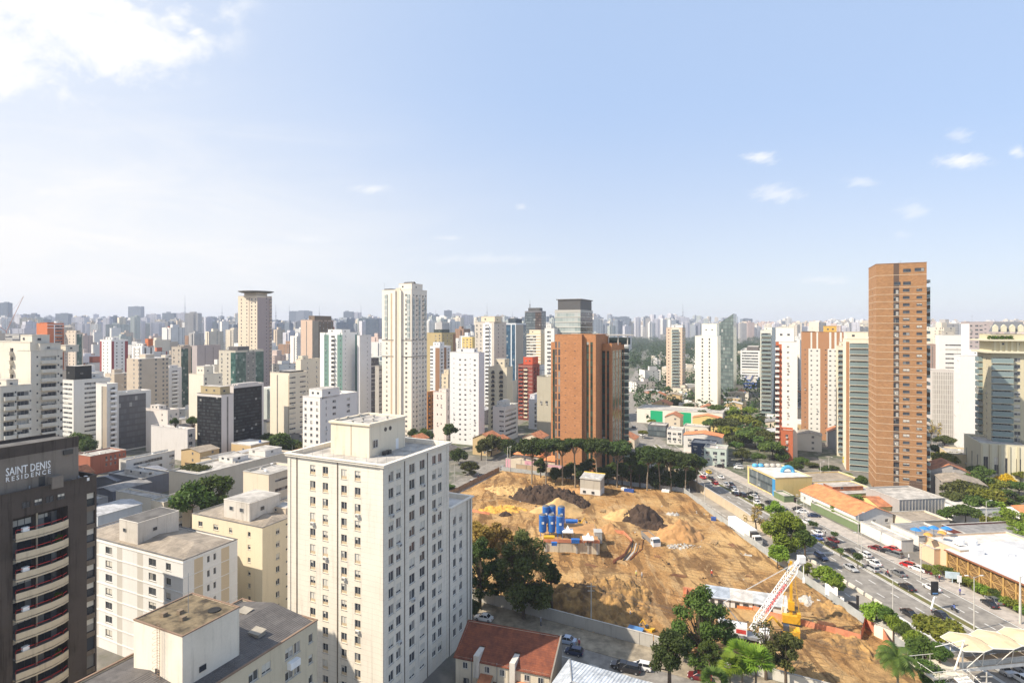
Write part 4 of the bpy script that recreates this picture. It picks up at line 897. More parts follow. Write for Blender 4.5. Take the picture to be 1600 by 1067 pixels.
midB('white and brown tower with a dark column of loggias', AB, 'building', 672, 687, 704, 541, 460, W('wall_white_z',(.72,.72,.73),.1), rng=53, F=[(.7,'s',1,2,1.2),(.5,'-'),(1,'-',0,0,0,W('brown_z',(.30,.17,.10),.15))], Rf=[(1,'b',1,3,2),(.6,'-',0,0,0,W('brown_z',(.30,.17,.10),.15)),(1,'b',1,3,2)], pent=[(.2,.9,.1,.5,4)])
midB('mustard tower with a green glass crown', AB, 'building', 666, 690, 712, 520, 560, W('wall_mustard',(.48,.38,.2),.15), rng=54, F=[(1,'-'),W1(2,1.5,1.3,1)], Rf=[W1(3,1.5,1.4,2),(.5,'-',0,0,0,W('brown_z',(.30,.17,.10),.15))], pent=[(.45,.95,.05,.6,4,GL('green'))])
midB('bright yellow block with stacked windows on the skyline', AB, 'building', 722, 738, 745, 527, 640, W('wall_yellow',(.70,.52,.20),.1), rng=55, F=[W1(3,2,1.4,2)], Rf=[(1,'-')], pent=[])
midB('cream lower terrace block with stepped roof', AB, 'building', 690, 700, 708, 585, 400, W('wall_cream_t',(.72,.62,.46),.15), rng=56, F=[W1(1,1.6,1.2)], Rf=[W1(1,1.6,1.2)], pent=[(.2,.9,.2,.8,4)])
midB('tall beige tower with white balcony spine on the central skyline', AB, 'building', 742, 772, 791, 503, 430, W('wall_beige_aa',(.58,.53,.46),.12), rng=57, F=[W1(2,1.2,1.2,1.3),(1.4,'b',1,3.6,2,WHITEP,(1.2,1,WHITEP,False,.2)),(.4,'-')], Rf=[(.4,'-'),W1(2,1.2,1.2,2),(.2,'-')], pent=[(.3,1,.05,.6,5,W('wall_cream_t',(.72,.62,.46),.15))])
midB('cream tower with arched balcony columns below a blank rooftop block', AB, 'building', 763, 792, 801, 574, 365, W('wall_cream_bb',(.62,.56,.43),.15), rng=58, F=[(.4,'-'),(1,'b',1,1.9,1.9,None,(.8,.9,FRAME_D,False,.2)),(.5,'-'),(1.1,'b',1,2.2,1.9,None,(.8,.9,FRAME_D,False,.2)),(.5,'-')], Rf=[(1,'-')], pent=[(.3,.85,.1,.9,6)])
midB('small white office with stacked ribbon windows near the street trees', OB, 'building', 770, 789, 809, 636, 338, W('wall_white_cc',(.62,.62,.59),.12), rng=59, F=[(1.3,'-'),(1,'s',1,3,1.0),(.2,'-')], Rf=[(1,'s',1,3,1.3),(.1,'-')], pent=[(.1,.55,.2,.8,3.5)])
midB('blue glass tower with white vertical edges', OB, 'building', 789, 806, 822, 505, 520, W('wall_white_dd',(.66,.68,.70),.1), rng=60, F=[(.3,'-'),(1.4,'g',0,0,0,GL('blue')),(.3,'-'),(1,'g',0,0,0,GL('blue')),(.2,'-')], Rf=[(1,'-',0,0,0,W('wall_taupe',(.42,.37,.31),.15)),(.4,'g',0,0,0,GL('blue'))], pent=[(.1,.8,.2,.8,5,GL('blue'))])
midB('dark red gridded tower with an orange red rooftop cube', AB, 'building', 810, 832, 843, 570, 418, W('wall_maroon',(.26,.07,.055),.12), rng=61, F=[(1.3,'b',1,3.4,2,None,(.7,.9,W('maroon_b',(.36,.1,.07),.1),False,.1)),(1.2,'b',1,2.8,2,None,(.7,.9,W('wall_cream_t',(.72,.62,.46),.15),False,.1)),(1.1,'-')], Rf=[(.2,'-'),(1,'b',2,1.8,2),(.2,'-')], pent=[(.3,.95,.1,.9,6.4,W('cube_red',(.55,.10,.05),.1))], bands=[('F',W('wall_beige_v',(.60,.52,.43),.15),.08,.2)])
midB('cream and yellow banded tower on the central skyline', AB, 'building', 823, 845, 854, 522, 560, W('wall_yb',(.70,.56,.36),.1), rng=62, F=[(1.2,'s',3,3,1.6),(.6,'-')], Rf=[(1,'-')], pent=[(.1,.9,.2,.9,5,W('wall_cream_t',(.72,.62,.46),.15))], bands=[('F',WHITEP,.2,.8)])
midB('dark grey gridded office tower behind the brick building', OB, 'building', 820, 846, 853, 486, 720, W('wall_dd2',(.20,.19,.2),.1), rng=63, F=[(1,'g',0,0,0,GL('slate')),(.6,'g',0,0,0,GL('bronze'))], Rf=[(1,'g',0,0,0,GL('slate'))], pent=[(.15,.85,.2,.8,5,GL('slate'))])
midB('tall white stepped slab left of the brick tower', AB, 'building', 851, 866, 872, 513, 400, W('wall_white_ee',(.70,.69,.65),.1), rng=64, F=[(.6,'-'),(1,'s',1,2,1.3),(.8,'-')], Rf=[(1,'-')], pent=[(.1,.6,.2,.8,4)])
midB('concrete civic block raised on tall square piers', OB, 'building', 839, 861, 872, 589, 350, W('wall_conc_ff',(.45,.42,.33),.2), rng=65, F=[(.2,'-'),(1.4,'w',2,1.6,1.4),(.2,'-')], Rf=[(1,'-')], fh=30, top_off=1.2, pent=[])
midB('small lavender white office with a row of tall slots', OB, 'building', 826, 844, 862, 625, 380, W('wall_lav',(.60,.61,.66),.1), rng=66, F=[(1,'-'),(1,'w',3,1.2,2)], Rf=[(1,'w',4,1.2,2)], pent=[(.0,.4,.1,.9,4)])
def z_post(s):
    q = MB(); q.box(-s.wl*.9, -s.wl*.02, 1, s.wr*.95, s.h-.8, s.h+7.2); o = q.obj('crown', GL('slate'), s.root)
    q = MB(); q.box(-s.wl*.96, .2, .5, s.wr, s.h+7.21, s.h+7.8); q.obj('crown_roof', CONCD, o)
midB('pale glass office tower with a brown-edged box crown above the brick building', OB, 'building', 867, 907, 926, 484, 400, W('wall_pale_gg',(.46,.45,.42),.1), rng=67, fh=3.6, F=[(1,'g',0,0,0,GL('pale'))], Rf=[(1,'g',0,0,0,GL('bronze'))], pent=[], cl=0, post=z_post, bands=[('F',W('band_pale',(.55,.54,.48),.1),.3,.4),('R',W('band_pale',(.55,.54,.48),.1),.3,.4)])
# ------------------------------------------------------------ the orange brick tower in the middle
def brick_tower():
    # several slabs of one building under one root
    root = thing('brick_office_tower', 'orange brick office tower with narrow window slots beyond the construction site', 'building', (0,0,0))
    def slab(nm, xl, xc, xr, yt, Y, F, Rr, depth=None):
        s = B('x', nm, 'x', xl, xc, xr, yt, Y, brick, F, Rr, fh=3.45, depth=depth, parapet=.7, rng=70+int(xc) % 7, top_off=3.4, capw=.05)
        s.finish(); r = s.root
        for k in ('label', 'category'): del r[k]
        return s, r
    bw = GL('brickwin')
    def sub(nm, s, r):
        # join parts under the main root: each slab keeps its wall and roof as children
        for ch in list(r.children):
            mw = Matrix.Translation(r.location) @ Matrix.Rotation(r.rotation_euler.z, 4, 'Z') @ ch.matrix_basis
            ch.parent = root; ch.matrix_local = mw
            if ch.name.startswith('wall'): ch.name = nm
        bpy.data.objects.remove(r)
    fin = BR('brick_orange', (.46,.235,.115))
    s, r = slab('main_wall', 867, 909, 0, 523, 262, [(1.0,'-'),(.8,'-'),(5.6,'v',2,.75,.35),(.6,'-')], None, depth=22); sub('central_slab', s, r)
    s, r = slab('w', 911, 931, 0, 523, 261, [(1.0,'-'),(.7,'g',0,0,0,bw),(.45,'-'),(.7,'g',0,0,0,bw),(.9,'-')], [(1,'-')], depth=20); sub('right_slab', s, r)
    s, r = slab('w', 861, 871, 0, 535, 275, [(.5,'-'),(.8,'g',0,0,0,bw),(.6,'-')], None, depth=14); sub('left_slab', s, r)
    s, r = slab('w', 908, 913, 0, 525, 266, [(1,'-',0,0,0,brickshade)], None, depth=12); sub('recess', s, r)  # front in darker brick, the shade of the recess put into the colour
    s, r = slab('w', 941, 956, 0, 537, 268, [(.5,'g',0,0,0,bw),(.3,'-'),(.4,'g',0,0,0,bw),(.45,'-')], [(.3,'-'),(1,'g',0,0,0,GL('brickwin')),(.3,'-'),(1,'g',0,0,0,GL('brickwin')),(.3,'-'),(1,'g',0,0,0,GL('brickwin')),(.3,'-'),(1,'g',0,0,0,GL('brickwin')),(.2,'-')], depth=24)
    s2 = s; sub('east_wing', s, r)
    s, r = slab('w', 928, 943, 0, 526, 277, [(1,'-',0,0,0,brickshade)], [(1,'-')], depth=10); sub('dark_recess', s, r)  # shaded side of the tower given as a darker brick colour
    # slot windows left of the central slab (proud brick fins with glass between)
    C = Vector((XA(867, 262+6.5), 262+6.9, 0))
    b = MB(); dl = Vector((-math.cos(R(25)), math.sin(R(25)), 0)); P = Vector((XA(909, 262), 262, 0)); n = Vector((-math.sin(R(25)), -math.cos(R(25)), 0)); zt = ZT(531, 262)
    wl = (P.x-(867-800)/FP*P.y)/(math.cos(R(25))+(67/FP)*math.sin(R(25)))
    for f0, f1 in ((.805, .87), (.93, .985)):
        for k in range(21):
            z1 = zt-1-k*3.45; p0, p1 = P+dl*wl*f0+n*.03, P+dl*wl*f1+n*.03
            b.quad((p1.x,p1.y,z1-2.9),(p0.x,p0.y,z1-2.9),(p0.x,p0.y,z1),(p1.x,p1.y,z1))
    b.obj('slot_windows', [GLASS], root)
    # rooftop pergola and equipment behind the parapet of the east wing
    b = MB(); X0, Y0 = XA(930, 276), 276; z = ZT(523, 276)
    for i in range(26): b.box(X0+i*.72, X0+i*.72+.34, Y0, Y0+7, z-.3, z+.12)
    b.box(X0-.2, X0+18.6, Y0-.3, Y0-.001, z-.45, z+.13)
    for i in range(4): b.tube((X0+2+i*4.6, Y0+.5, z-5), (X0+2+i*4.6, Y0+.5, z-.3), .25, .25, 6)
    b.obj('roof_pergola', W('pergola_white',(.6,.56,.5),.1), root)
    b = MB(); X0, Y0 = XA(944, 284), 284; z = ZT(535, 284); b.box(X0, X0+13, Y0, Y0+7, z-1, z+2.4); b.obj('plant_room', GL('green'), root)
    # green glass strip with zigzag bays on the far right edge
    b = MB(); P = Vector((XA(956, 268), 268, 0))+Vector((math.sin(R(25)), math.cos(R(25)), 0))*24.05; zt = ZT(541, 290)
    for k in range(19):
        z0 = zt-3.45*(k+1)
        a = P+Vector((0,0,z0)); b.obox((P.x+1.0, P.y+.9, z0+1.2), (2.4,1.7,2.2), -R(25)+R(45), 0); b.obox((P.x+1.0, P.y+.9, z0+2.8), (3.0,2.2,.5), -R(25)+R(45), 1)
    b.obj('bay_windows', [GL('green'), W('bay_edge',(.3,.36,.27),.2)], root)
brick_tower()
# ------------------------------------------------------------ right of centre
W1 = lambda n, w=1.2, h=1.25, wt=1.0, mat=None: (wt, 'w', n, w, h, mat)
midB('slim pink and cream tower standing alone right of the brick tower', AB, 'building', 1041, 1066, 1071, 512, 560, W('wall_pinkcream',(.66,.50,.38),.1), rng=80, fh=3.1,
     F=[(.8,'v',1,1.3,.9),(1.4,'b',1,6.5,2.2,W('wall_cream_hh',(.62,.62,.52),.1),(1.4,1.1,W('wall_cream_hh',(.62,.62,.52),.1),True,.2)),(.4,'-')], Rf=[(1,'s',1,3,1.2)], pent=[(.3,1,.1,.9,3.5,W('wall_white_x',(.70,.69,.68),.1))])
midB('bright cream tower with two columns of tiny windows and a rooftop block', AB, 'building', 1086, 1121, 1126, 525, 470, W('wall_white_ii',(.80,.77,.68),.08), rng=81, fh=2.9, F=[(.9,'-'),(.5,'w',1,1.4,1.6),(.6,'-'),(.45,'w',1,1.2,1.6),(1.0,'-')], Rf=[(1,'w',1,1.4,1.4)], pent=[(.28,.95,.1,.9,11)])
def glass_prism():
    # slanted roof glass tower
    b = MB(); Y = 560
    pts = [Vector((XA(1119, Y), Y)), Vector((XA(1146, 545), 545)), Vector((XA(1151, 560), 560)), Vector((XA(1126, 600), 600))]
    zt = [ZT(508, 560), ZT(490, 545), ZT(491, 560), ZT(505, 600)]
    for i in range(4):
        j = (i+1) % 4; b.quad((*pts[i],0),(*pts[j],0),(*pts[j],zt[j]),(*pts[i],zt[i]), 0 if i != 1 else 1)
    b.quad(*[(*pts[i], zt[i]) for i in range(4)], 2)
    o = b.obj('glass_office_tower', [GG('glass_grey_dark',(.07,.10,.10),(.17,.21,.2),(.06,.08,.08),2,3.5,.15,.25,rough=.2,lit=.03,sp=(.1,.12,.12),spec=.3), GG('glass_light_edge',(.3,.33,.33),(.45,.48,.47),(.3,.32,.3),2,3.5,.2,lit=.03), CONCD], None, uv=True)
    tag(o, 'grey green glass tower with a sharply slanted roof behind the cream tower', 'building')
glass_prism()
midB('low white office with black ribbon windows among distant trees', OB, 'building', 1157, 1187, 1190, 548, 720, W('wall_white_jj',(.66,.67,.67),.1), rng=82, fh=3.6, F=[(.1,'-'),(2,'s',1,3,1.9),(.1,'-')], Rf=[(1,'-')], pent=[(.3,.9,.2,.8,5,W('wall_dgrey',(.13,.12,.12),.2))])
midB('blue low commercial building by distant avenue trees', 'shop_building', 'building', 1160, 1182, 1187, 598, 640, W('wall_blue',(.07,.13,.42),.15), rng=83, fh=4, F=[(1,'s',1,3,1.6)], Rf=[(1,'-')], pent=[(.2,.5,.2,.8,2)])
glb = W('balcony_mint',(.55,.60,.52),.1)
midB('tall pale balcony tower with curved white slabs', AB, 'building', 1188, 1206, 1212, 516, 395, W('wall_mint',(.68,.68,.60),.1), rng=84, fh=2.95, F=[(.2,'-'),(2.2,'b',1,6.4,2.2,None,(1.6,1.05,glb,True,.5)),(.2,'-')], Rf=[(1,'w',1,1.2,1.2)], pent=[(.1,.9,.1,.9,3)])
whb = W('wall_white_kk',(.74,.72,.67),.08)
def kk_post(s):
    s.rib('F', [s.u_at('F', 1208)+1.2], terracotta, .1, 2.0, z1=s.h+7)
    L = s.wl
midB('white and brick red tower with curved corner balconies', AB, 'building', 1212, 1246, 1254, 534, 296, whb, a=25, rng=85, fh=2.9, parapet=1.1,
     F=[(1.0,'b',1,1.9,2.1,terracotta,(1.3,1.0,whb,False,.5)),(.9,'-',0,0,0,terracotta),(1.3,'-'),(1.3,'w',1,1.1,.9),(2.2,'-')], Rf=[(1,'-',0,0,0,W('wall_plum',(.20,.07,.07),.1))], depth=16, pent=[(.0,.85,.15,.8,8.6)], post=None)
s_ = B('brick red lower storeys annex in front of the white and red tower', AB, 'building', 1220, 1239, 1245, 673, 288, terracotta, depth=9, fh=2.9, rng=86, frame=FRAME_W)
s_.face('F', [(1,'-'),(1,'w',1,1.3,1.2),(1,'-')]); s_.finish()
brn = W('wall_brown_ll',(.40,.21,.11),.15); wh2 = W('wall_white_ll',(.68,.66,.6),.1)
midB('broad brown tower with white window bays and a dark glass top corner', AB, 'building', 1253, 1318, 1322, 519, 340, brn, rng=87, fh=2.95, top_off=10,
     F=[(.9,'v',1,.7,.6),(1.6,'w',2,.9,.9,wh2),(.5,'-'),(.5,'v',1,.8,.7),(2.1,'w',3,1.1,.9,wh2)], Rf=[(1,'-')], depth=12, pent=[(.02,.32,.05,.5,1.2,GL('green')),(.55,.85,.3,.8,4.5,W('wall_ochre2',(.6,.38,.1),.1))])
midB('narrow cream balcony tower in front of the brown one', AB, 'building', 1308, 1329, 1334, 541, 300, W('wall_cream_mm',(.70,.64,.50),.1), rng=88, fh=2.9, F=[(.2,'-'),(1.6,'b',1,4.2,2.1,None,(1.1,1.0,W('wall_cream_mm2',(.66,.62,.52),.1),True,.2)),(1.1,'w',1,.9,.9)], Rf=[(1,'-',0,0,0,brn)], depth=8, pent=[(.2,.8,.1,.6,3)])
midB('cream tower with long glazed balconies just left of the brown brick tower', AB, 'building', 1322, 1359, 1365, 530, 268, W('wall_cream_nn',(.76,.70,.56),.1), rng=89, fh=2.9, F=[(.5,'-',0,0,0,brn),(3,'b',1,7.4,2.2,None,(1.3,1.9,W('wall_cream_nn',(.76,.70,.56),.1),True,.3)),(.2,'-')], Rf=[(1,'-')], depth=15, pent=[(.05,.95,.1,.9,4.2)])
# ------------------------------------------------------------ tall brown brick tower
def brown_tower():
    br = BR('brick_brown', (.365,.195,.088)); band = W('band_cream', (.62,.50,.36), .1)
    s = B('tallest brown brick apartment tower with thin cream floor lines on the right', AB, 'building', 1369, 1448, 0, 410, 228, br, fh=2.94, a=24, depth=19, rng=90, top_off=1.9, parapet=1.0, frame=FRAME_D)
    d_ = s.u_at
    L = s.wl
    us = [d_('F', p) for p in (1400.5, 1416, 1436.5)]
    dk = W('recess_dark',(.12,.08,.06),.1)
    F = [(us[0]-1.0,'-'),(2.0,'d',1,1.95,2.0,dk),(us[1]-us[0]-2.2,'-'),(2.4,'w',1,2.35,1.15),(us[2]-us[1]-2.2,'-'),(2.0,'w',1,1.95,1.05),(L-us[2]-1.0,'-')]
    s.face('F', F, off=9.5, nf=27)
    s.face('L', [(1,'-'),(1.0,'w',1,1.0,1.1),(1,'-')], off=9.5, nf=27)
    for f in 'FL': s.bands(f, band, .06, .14, off=9.5+.1, n=28); s.bands(f, band, .06, .16, off=4.7, n=1)
    for (px, z, w) in ((1417,1.4,2.6),(1436.5,1.2,3.2),(1402,6.6,2.2),(1417,6.6,2.6)):
        link('window', winmesh('w', w, 1.3, 0, FRAME_D, -.05)[1], s.root, (-L+d_('F', px), 0, s.h-z-2.2))
    aw = M('ac_pale', (.38,.36,.33), .6)
    for k in range(27):
        if s.rnd.random() < .25: continue
        z = s.h-9.5-2.94*(k+1); q = MB(); x = -L+us[0]; q.box(x-.1, x+.75, .02, .35, z+.1, z+.85); q.box(x-.1, x+.75, .02, .35, z+.95, z+1.6); q.obj('air_conditioner', aw, s.root)
    # glazed balconies on the right side
    for k in range(29):
        z = s.h-5-2.94*(k+1)
        if z < 3: break
        q = MB(); q.box(.003, 1.5, 1.2, 9, z-.12, z+.03, 0); q.box(1.4, 1.5, 1.2, 9, z+.032, z+1.05, 1); q.box(.003, 1.4, 1.2, 1.3, z+.032, z+1.05, 1)
        if s.rnd.random() < .4: q.box(1.42, 1.48, 1.3, 8.9, z+1.06, z+2.7, 1)
        q.obj('balcony', [CONCD, BALG], s.root)
    s.pent(-8, -2, 6, 13, 1.2, br, win=False); s.clutter(5)
    # entrance opening
    q = MB(); x = -L+d_('F', 1431); q.box(x-2.2, x+2.2, -.06, -.003, 2.0, 6.4); q.obj('garage_opening', dk, s.root)
    s.finish()
brown_tower()
# ------------------------------------------------------------ far right group
fin = GL('lines')
midB('pale tower covered in fine vertical fins', OB, 'building', 1452, 1500, 1503, 579, 345, W('wall_fin',(.60,.56,.52),.1), rng=91, F=[(.8,'-'),(5,'g',0,0,0,fin),(.5,'-'),(1.2,'-',0,0,0,beige)], L=[(1,'-')], depth=14, pent=[], cl=2)
midB('bright white tower with one column of double windows', AB, 'building', 1500, 1538, 0, 556, 316, W('wall_white_oo',(.72,.71,.69),.06), rng=92, fh=2.9, F=[(3.6,'-'),(1.1,'w',1,1.6,1.2),(.9,'-')], L=[(1,'v',2,.6,.6)], depth=12, pent=[(.55,.9,.1,.8,4.2)])
midB('white office with long black ribbon windows behind the finned tower', OB, 'building', 1468, 1508, 0, 524, 440, W('wall_white_pp',(.74,.72,.68),.08), rng=93, fh=3.5, top_off=6, F=[(.8,'-'),(3,'s',1,3,1.1)], L=[(1,'-')], depth=14, pent=[(.2,.6,.2,.7,4,W('wall_grey_qq',(.42,.39,.34),.1))])
midB('mauve grey slab with dense dark window pairs', AB, 'building', 1508, 1562, 0, 503, 400, W('wall_mauve_rr',(.42,.36,.35),.1), rng=94, fh=2.9, F=[(.7,'-',0,0,0,WHITEP),(.6,'w',1,1.3,1.1),(.25,'-'),(1.4,'w',2,1.8,1.1),(.7,'v',1,1.2,.6),(1.1,'w',1,1.8,1.1),(.8,'w',1,1.5,1.1)], L=[(1,'-',0,0,0,WHITEP)], depth=10, pent=[])
midB('brown glass tower peeking out beyond the brown brick tower', AB, 'building', 1452, 1462, 0, 538, 420, W('wall_brown_ss',(.34,.24,.2),.1), rng=95, F=[(1,'-'),(.3,'-',0,0,0,CONCD),(1,'-')], L=[(1,'-')], depth=8, pent=[])
def ornate():
    cr = W('wall_ornate', (.55,.50,.35), .15)
    s = B('ornate cream tower with glazed balconies and grey mansard roof at the right edge', AB, 'building', 1549, 1612, 0, 553, 250, cr, fh=2.95, a=25, depth=20, rng=96, parapet=1, frame=FRAME_W)
    pale = W('ornate_pale', (.60,.57,.44), .12)
    F = [(.2,'-'),(4.6,'b',1,7.6,2.4,None,(2.0,2.1,pale,True,.9)),(.6,'-'),(1.8,'w',1,2.2,1.7),(.5,'-'),(2,'w',1,2.2,1.7)]
    s.face('F', F); s.face('L', [(.5,'-'),(2,'b',1,5.0,2.2,None,(1.5,2.1,pale,True,.6)),(.5,'-'),(1.5,'w',1,1.2,1.2),(1,'-')])
    wl, wr, h = s.wl, s.wr, s.h
    q = MB(); q.box(-wl-2.4, .5, -2.0, wr, h+.2, h+1.0); q.obj('cornice', pale, s.root)
    p = s.pent(-wl+.3, -.3, 1.2, wr-2, 9.5, cr)
    q = MB(); q.box(-wl-2.8,.5,-2.2,wr, h+5.6, h+6.3); q.obj('terrace_slab', pale, s.root)
    for i in range(5): q = MB(); q.box(-wl+1.2+i*2, -wl+2.0+i*2, .9, 1.19, h+1.0, h+5.5); q.obj('pilaster', pale, s.root)
    # mansard
    q = MB(); x0, x1, y0, y1, z0, z1 = -wl+3.5, -1, 2, wr-3, h+9.6, h+14.2
    q.quad((x0,y0,z0),(x1,y0,z0),(x1-1,y0+1.6,z1),(x0+1.6,y0+1.6,z1)); q.quad((x0,y1,z0),(x0,y0,z0),(x0+1.6,y0+1.6,z1),(x0+1.6,y1-1.6,z1)); q.quad((x1,y0,z0),(x1,y1,z0),(x1-1,y1-1.6,z1),(x1-1,y0+1.6,z1)); q.quad((x1,y1,z0),(x0,y1,z0),(x0+1.6,y1-1.6,z1),(x1-1,y1-1.6,z1)); q.quad((x0+1.6,y0+1.6,z1),(x1-1,y0+1.6,z1),(x1-1,y1-1.6,z1),(x0+1.6,y1-1.6,z1))
    q.obj('mansard_roof', W('slate_roof',(.16,.17,.19),.2), s.root)
    for i in range(4):
        q = MB(); x = -wl+1+i*3.0; q.box(x, x+1.8, 1.3, 2.6, h+9.65, h+12.0); q.poly([(x,1.28,h+12.01),(x+1.8,1.28,h+12.01),(x+.9,1.28,h+13)]); q.poly([(x,1.28,h+12.01),(x+.9,1.28,h+13),(x+.9,2.6,h+13),(x,2.6,h+12.01)]); q.poly([(x+1.8,2.6,h+12.01),(x+.9,2.6,h+13),(x+.9,1.28,h+13),(x+1.8,1.28,h+12.01)]); q.obj('dormer', pale, s.root)
    # planters
    q = MB(); rr = random.Random(3)
    for i in range(420):
        c = Vector((-wl-1.5+rr.random()*9, -1.0+rr.random()*1.6, h+6.5+rr.random()*1.3)); e = Vector([rr.uniform(-.25,.25) for _ in range(3)]); g = Vector([rr.uniform(-.25,.25) for _ in range(3)]); q.quad(c-e-g, c+e-g, c+e+g, c-e+g)
    q.obj('terrace_plants', LEAFS['mid'], s.root)
    s.finish()
    # podium
    s = B('cream classical podium with tall pilasters at the foot of the ornate tower', 'podium_building', 'building', 1532, 1618, 0, 698, 238, pale, depth=24, fh=16, rng=97)
    s.face('F', [(1,'w',5,1.6,7)]); s.face('L', [(1,'w',3,1.4,7)]); s.rib('F', [i*s.wl/6+.4 for i in range(7)], cr, .5, .8)
    s.finish()
ornate()
# ------------------------------------------------------------ ground, roads, site floor
def sstep(a, b, x): t = min(1, max(0, (x-a)/(b-a))); return t*t*(3-2*t)
def terrain(x, y): return 62*sstep(1300, 4800, y+abs(x)*.2) if y > 0 else 0.0
AVP = [(40,115.3),(156,101.0),(290,84.4),(340,83),(400,88.5),(473,99),(580,120),(688,145),(1000,225),(1500,360)]
def med(Y):
    if Y <= 290: return 101-.1236*(Y-156)
    for (a, xa), (b, xb) in zip(AVP[2:], AVP[3:]):
        if Y <= b: t = (Y-a)/(b-a); return xa+(xb-xa)*t
    return AVP[-1][1]
def ground_all():
    g, t, bs, out = newmat('city_ground'); co = nd(t, 'ShaderNodeTexCoord').outputs['Object']
    n = nd(t, 'ShaderNodeTexNoise', {'Vector': co, 'Scale': .02, 'Detail': 9.0, 'Roughness': .7}).outputs[0]
    n2 = nd(t, 'ShaderNodeTexNoise', {'Vector': co, 'Scale': .25, 'Detail': 5.0}).outputs[0]
    c = mixc(t, ramp(t, n, .42, .58), (.15,.14,.125,1), (.06,.075,.035,1)); c = mixc(t, ramp(t, n2, .45, .7), c, (.22,.2,.17,1))
    t.links.new(c, bs.inputs['Base Color']); bs.inputs['Roughness'].default_value = .95
    xs = [-7000,-5500,-4000,-2500,-1500,-900,-400,-100,100,400,900,1500,2500,4000,5500,7000]; ys = [-120,0,200,600,1000,1300,1600,1900,2200,2500,2800,3100,3400,3700,4000,4300,4600,5000,6000,7000]
    b = MB()
    for j in range(len(ys)-1):
        for i in range(len(xs)-1):
            b.quad(*[(x, y, terrain(x, y)) for x, y in ((xs[i],ys[j]),(xs[i+1],ys[j]),(xs[i+1],ys[j+1]),(xs[i],ys[j+1]))])
    struct(b.obj('ground', g))
    def strip(name, o0, o1, y0, y1, z, mat, h=0, step=12, cross=None):
        b = MB(); n = max(1, int((y1-y0)/step)); Y = [y0+(y1-y0)*i/n for i in range(n+1)]
        f0 = o0 if callable(o0) else (lambda y: o0); f1 = o1 if callable(o1) else (lambda y: o1)
        for a, c in zip(Y, Y[1:]):
            p = [(med(a)+f0(a), a), (med(a)+f1(a), a), (med(c)+f1(c), c), (med(c)+f0(c), c)]
            b.quad(*[(q[0], q[1], z) for q in p])
            if h:
                b.quad((*p[3],z),(*p[0],z),(*p[0],z-h),(*p[3],z-h)) ; b.quad((*p[1],z),(*p[2],z),(*p[2],z-h),(*p[1],z-h))
        if h: b.quad((med(y0)+f0(y0),y0,z-h),(med(y0)+f1(y0),y0,z-h),(med(y0)+f1(y0),y0,z),(med(y0)+f0(y0),y0,z))
        return b.obj(name, mat)
    struct(strip('avenue', -13.2, 11.2, 40, 322, .03, ASPH)); struct(strip('avenue', -7, 7, 322.01, 380, .03, ASPH)); struct(strip('avenue', -4.5, 4.5, 380.01, 1000, .03, ASPH))
    lo = lambda y: -20.5+3.2*sstep(170, 260, y)
    struct(strip('side_road', lo, -13.201, 40, 285, .03, M('asphalt_worn', (.26,.235,.2), .9, .25, .15)))
    grass = M('median_grass', (.2,.16,.05), .95, .4, .6, c2=(.1,.12,.03))
    struct(strip('median', -1.1, 1.1, 60, 330, .15, KERB, .15)); struct(strip('median_grass', -.8, .8, 60, 330, .17, grass))
    struct(strip('sidewalk', 11.2, 16.8, 40, 322, .15, SIDE, .15))
    struct(strip('sidewalk', lambda y: lo(y)-2.6, lambda y: lo(y)-.001, 92, 232, .15, M('sidewalk_pale', (.46,.42,.35), .9, .2, .5), .15))
    b = MB()
    def line(off, y0, y1, dash=None, w=.12):
        y = y0
        while y < y1:
            e = min(y1, y+(dash[0] if dash else 10)); b.quad((med(y)+off-w,y,.036),(med(y)+off+w,y,.036),(med(e)+off+w,e,.036),(med(e)+off-w,e,.036)); y = e+(dash[1] if dash else 0)
    for o in (-8.6, -5.0, 4.6, 7.9): line(o, 60, 330, (2.6, 5.0))
    for o in (-1.45, 1.5, 10.8, -12.6): line(o, 60, 330)
    line(-16.9, 60, 160, (2,4)); line(-12.3,60,138); line(-12.9,60,138)
    b.quad((med(172)-12.4,172,.037),(med(172)-1.4,172,.037),(med(172.5)-1.4,172.5,.037),(med(172.5)-12.4,172.5,.037))
    struct(b.obj('road_markings', MARK))
    # side street at the bottom (runs along the grid)
    U = Vector((.88,-.475)); N = Vector((-.475,-.88)); P0 = Vector((-10.4,143))
    def q(u0, u1, n0, n1, z): return [(*(P0+U*a+N*c), z) for a, c in ((u0,n1),(u1,n1),(u1,n0),(u0,n0))]
    b = MB(); b.quad(*q(-90, 96, 7.5, 16.5, .035)); struct(b.obj('street', ASPH))
    b = MB(); b.quad(*q(-90, 88, .4, 7.5, .12)); p = q(-90,88,.4,7.5,.12); b.quad((p[0][0],p[0][1],0),(p[1][0],p[1][1],0),p[1],p[0]); struct(b.obj('sidewalk', M('sidewalk_tan', (.26,.22,.16), .95, .35, .4)))
    b = MB()
    for a in range(-60, 80, 6): b.quad(*q(a, a+2.2, 12, 12.15, .041))
    struct(b.obj('road_markings', MARK))
    # street left of the site
    Q0, Q1 = Vector((-60,130)), Vector((22,342)); d = (Q1-Q0).normalized(); n = Vector((-d.y, d.x))
    b = MB()
    for (o0, o1, z, nm, m) in ((2.2,11.5,.033,'street',ASPH),):
        b.quad(*[(*(Q0+d*a+n*c), z) for a, c in ((0,o0),(230,o0),(230,o1),(0,o1))])
    struct(b.obj('street', ASPH))
    b = MB(); b.quad(*[(*(Q0+d*a+n*c), .12) for a, c in ((0,-.2),(150,-.2),(150,2.2),(0,2.2))]); struct(b.obj('sidewalk', SIDE))
    # construction site floor
    dm, t, bs, out = newmat('site_dirt'); co = nd(t, 'ShaderNodeTexCoord').outputs['Object']
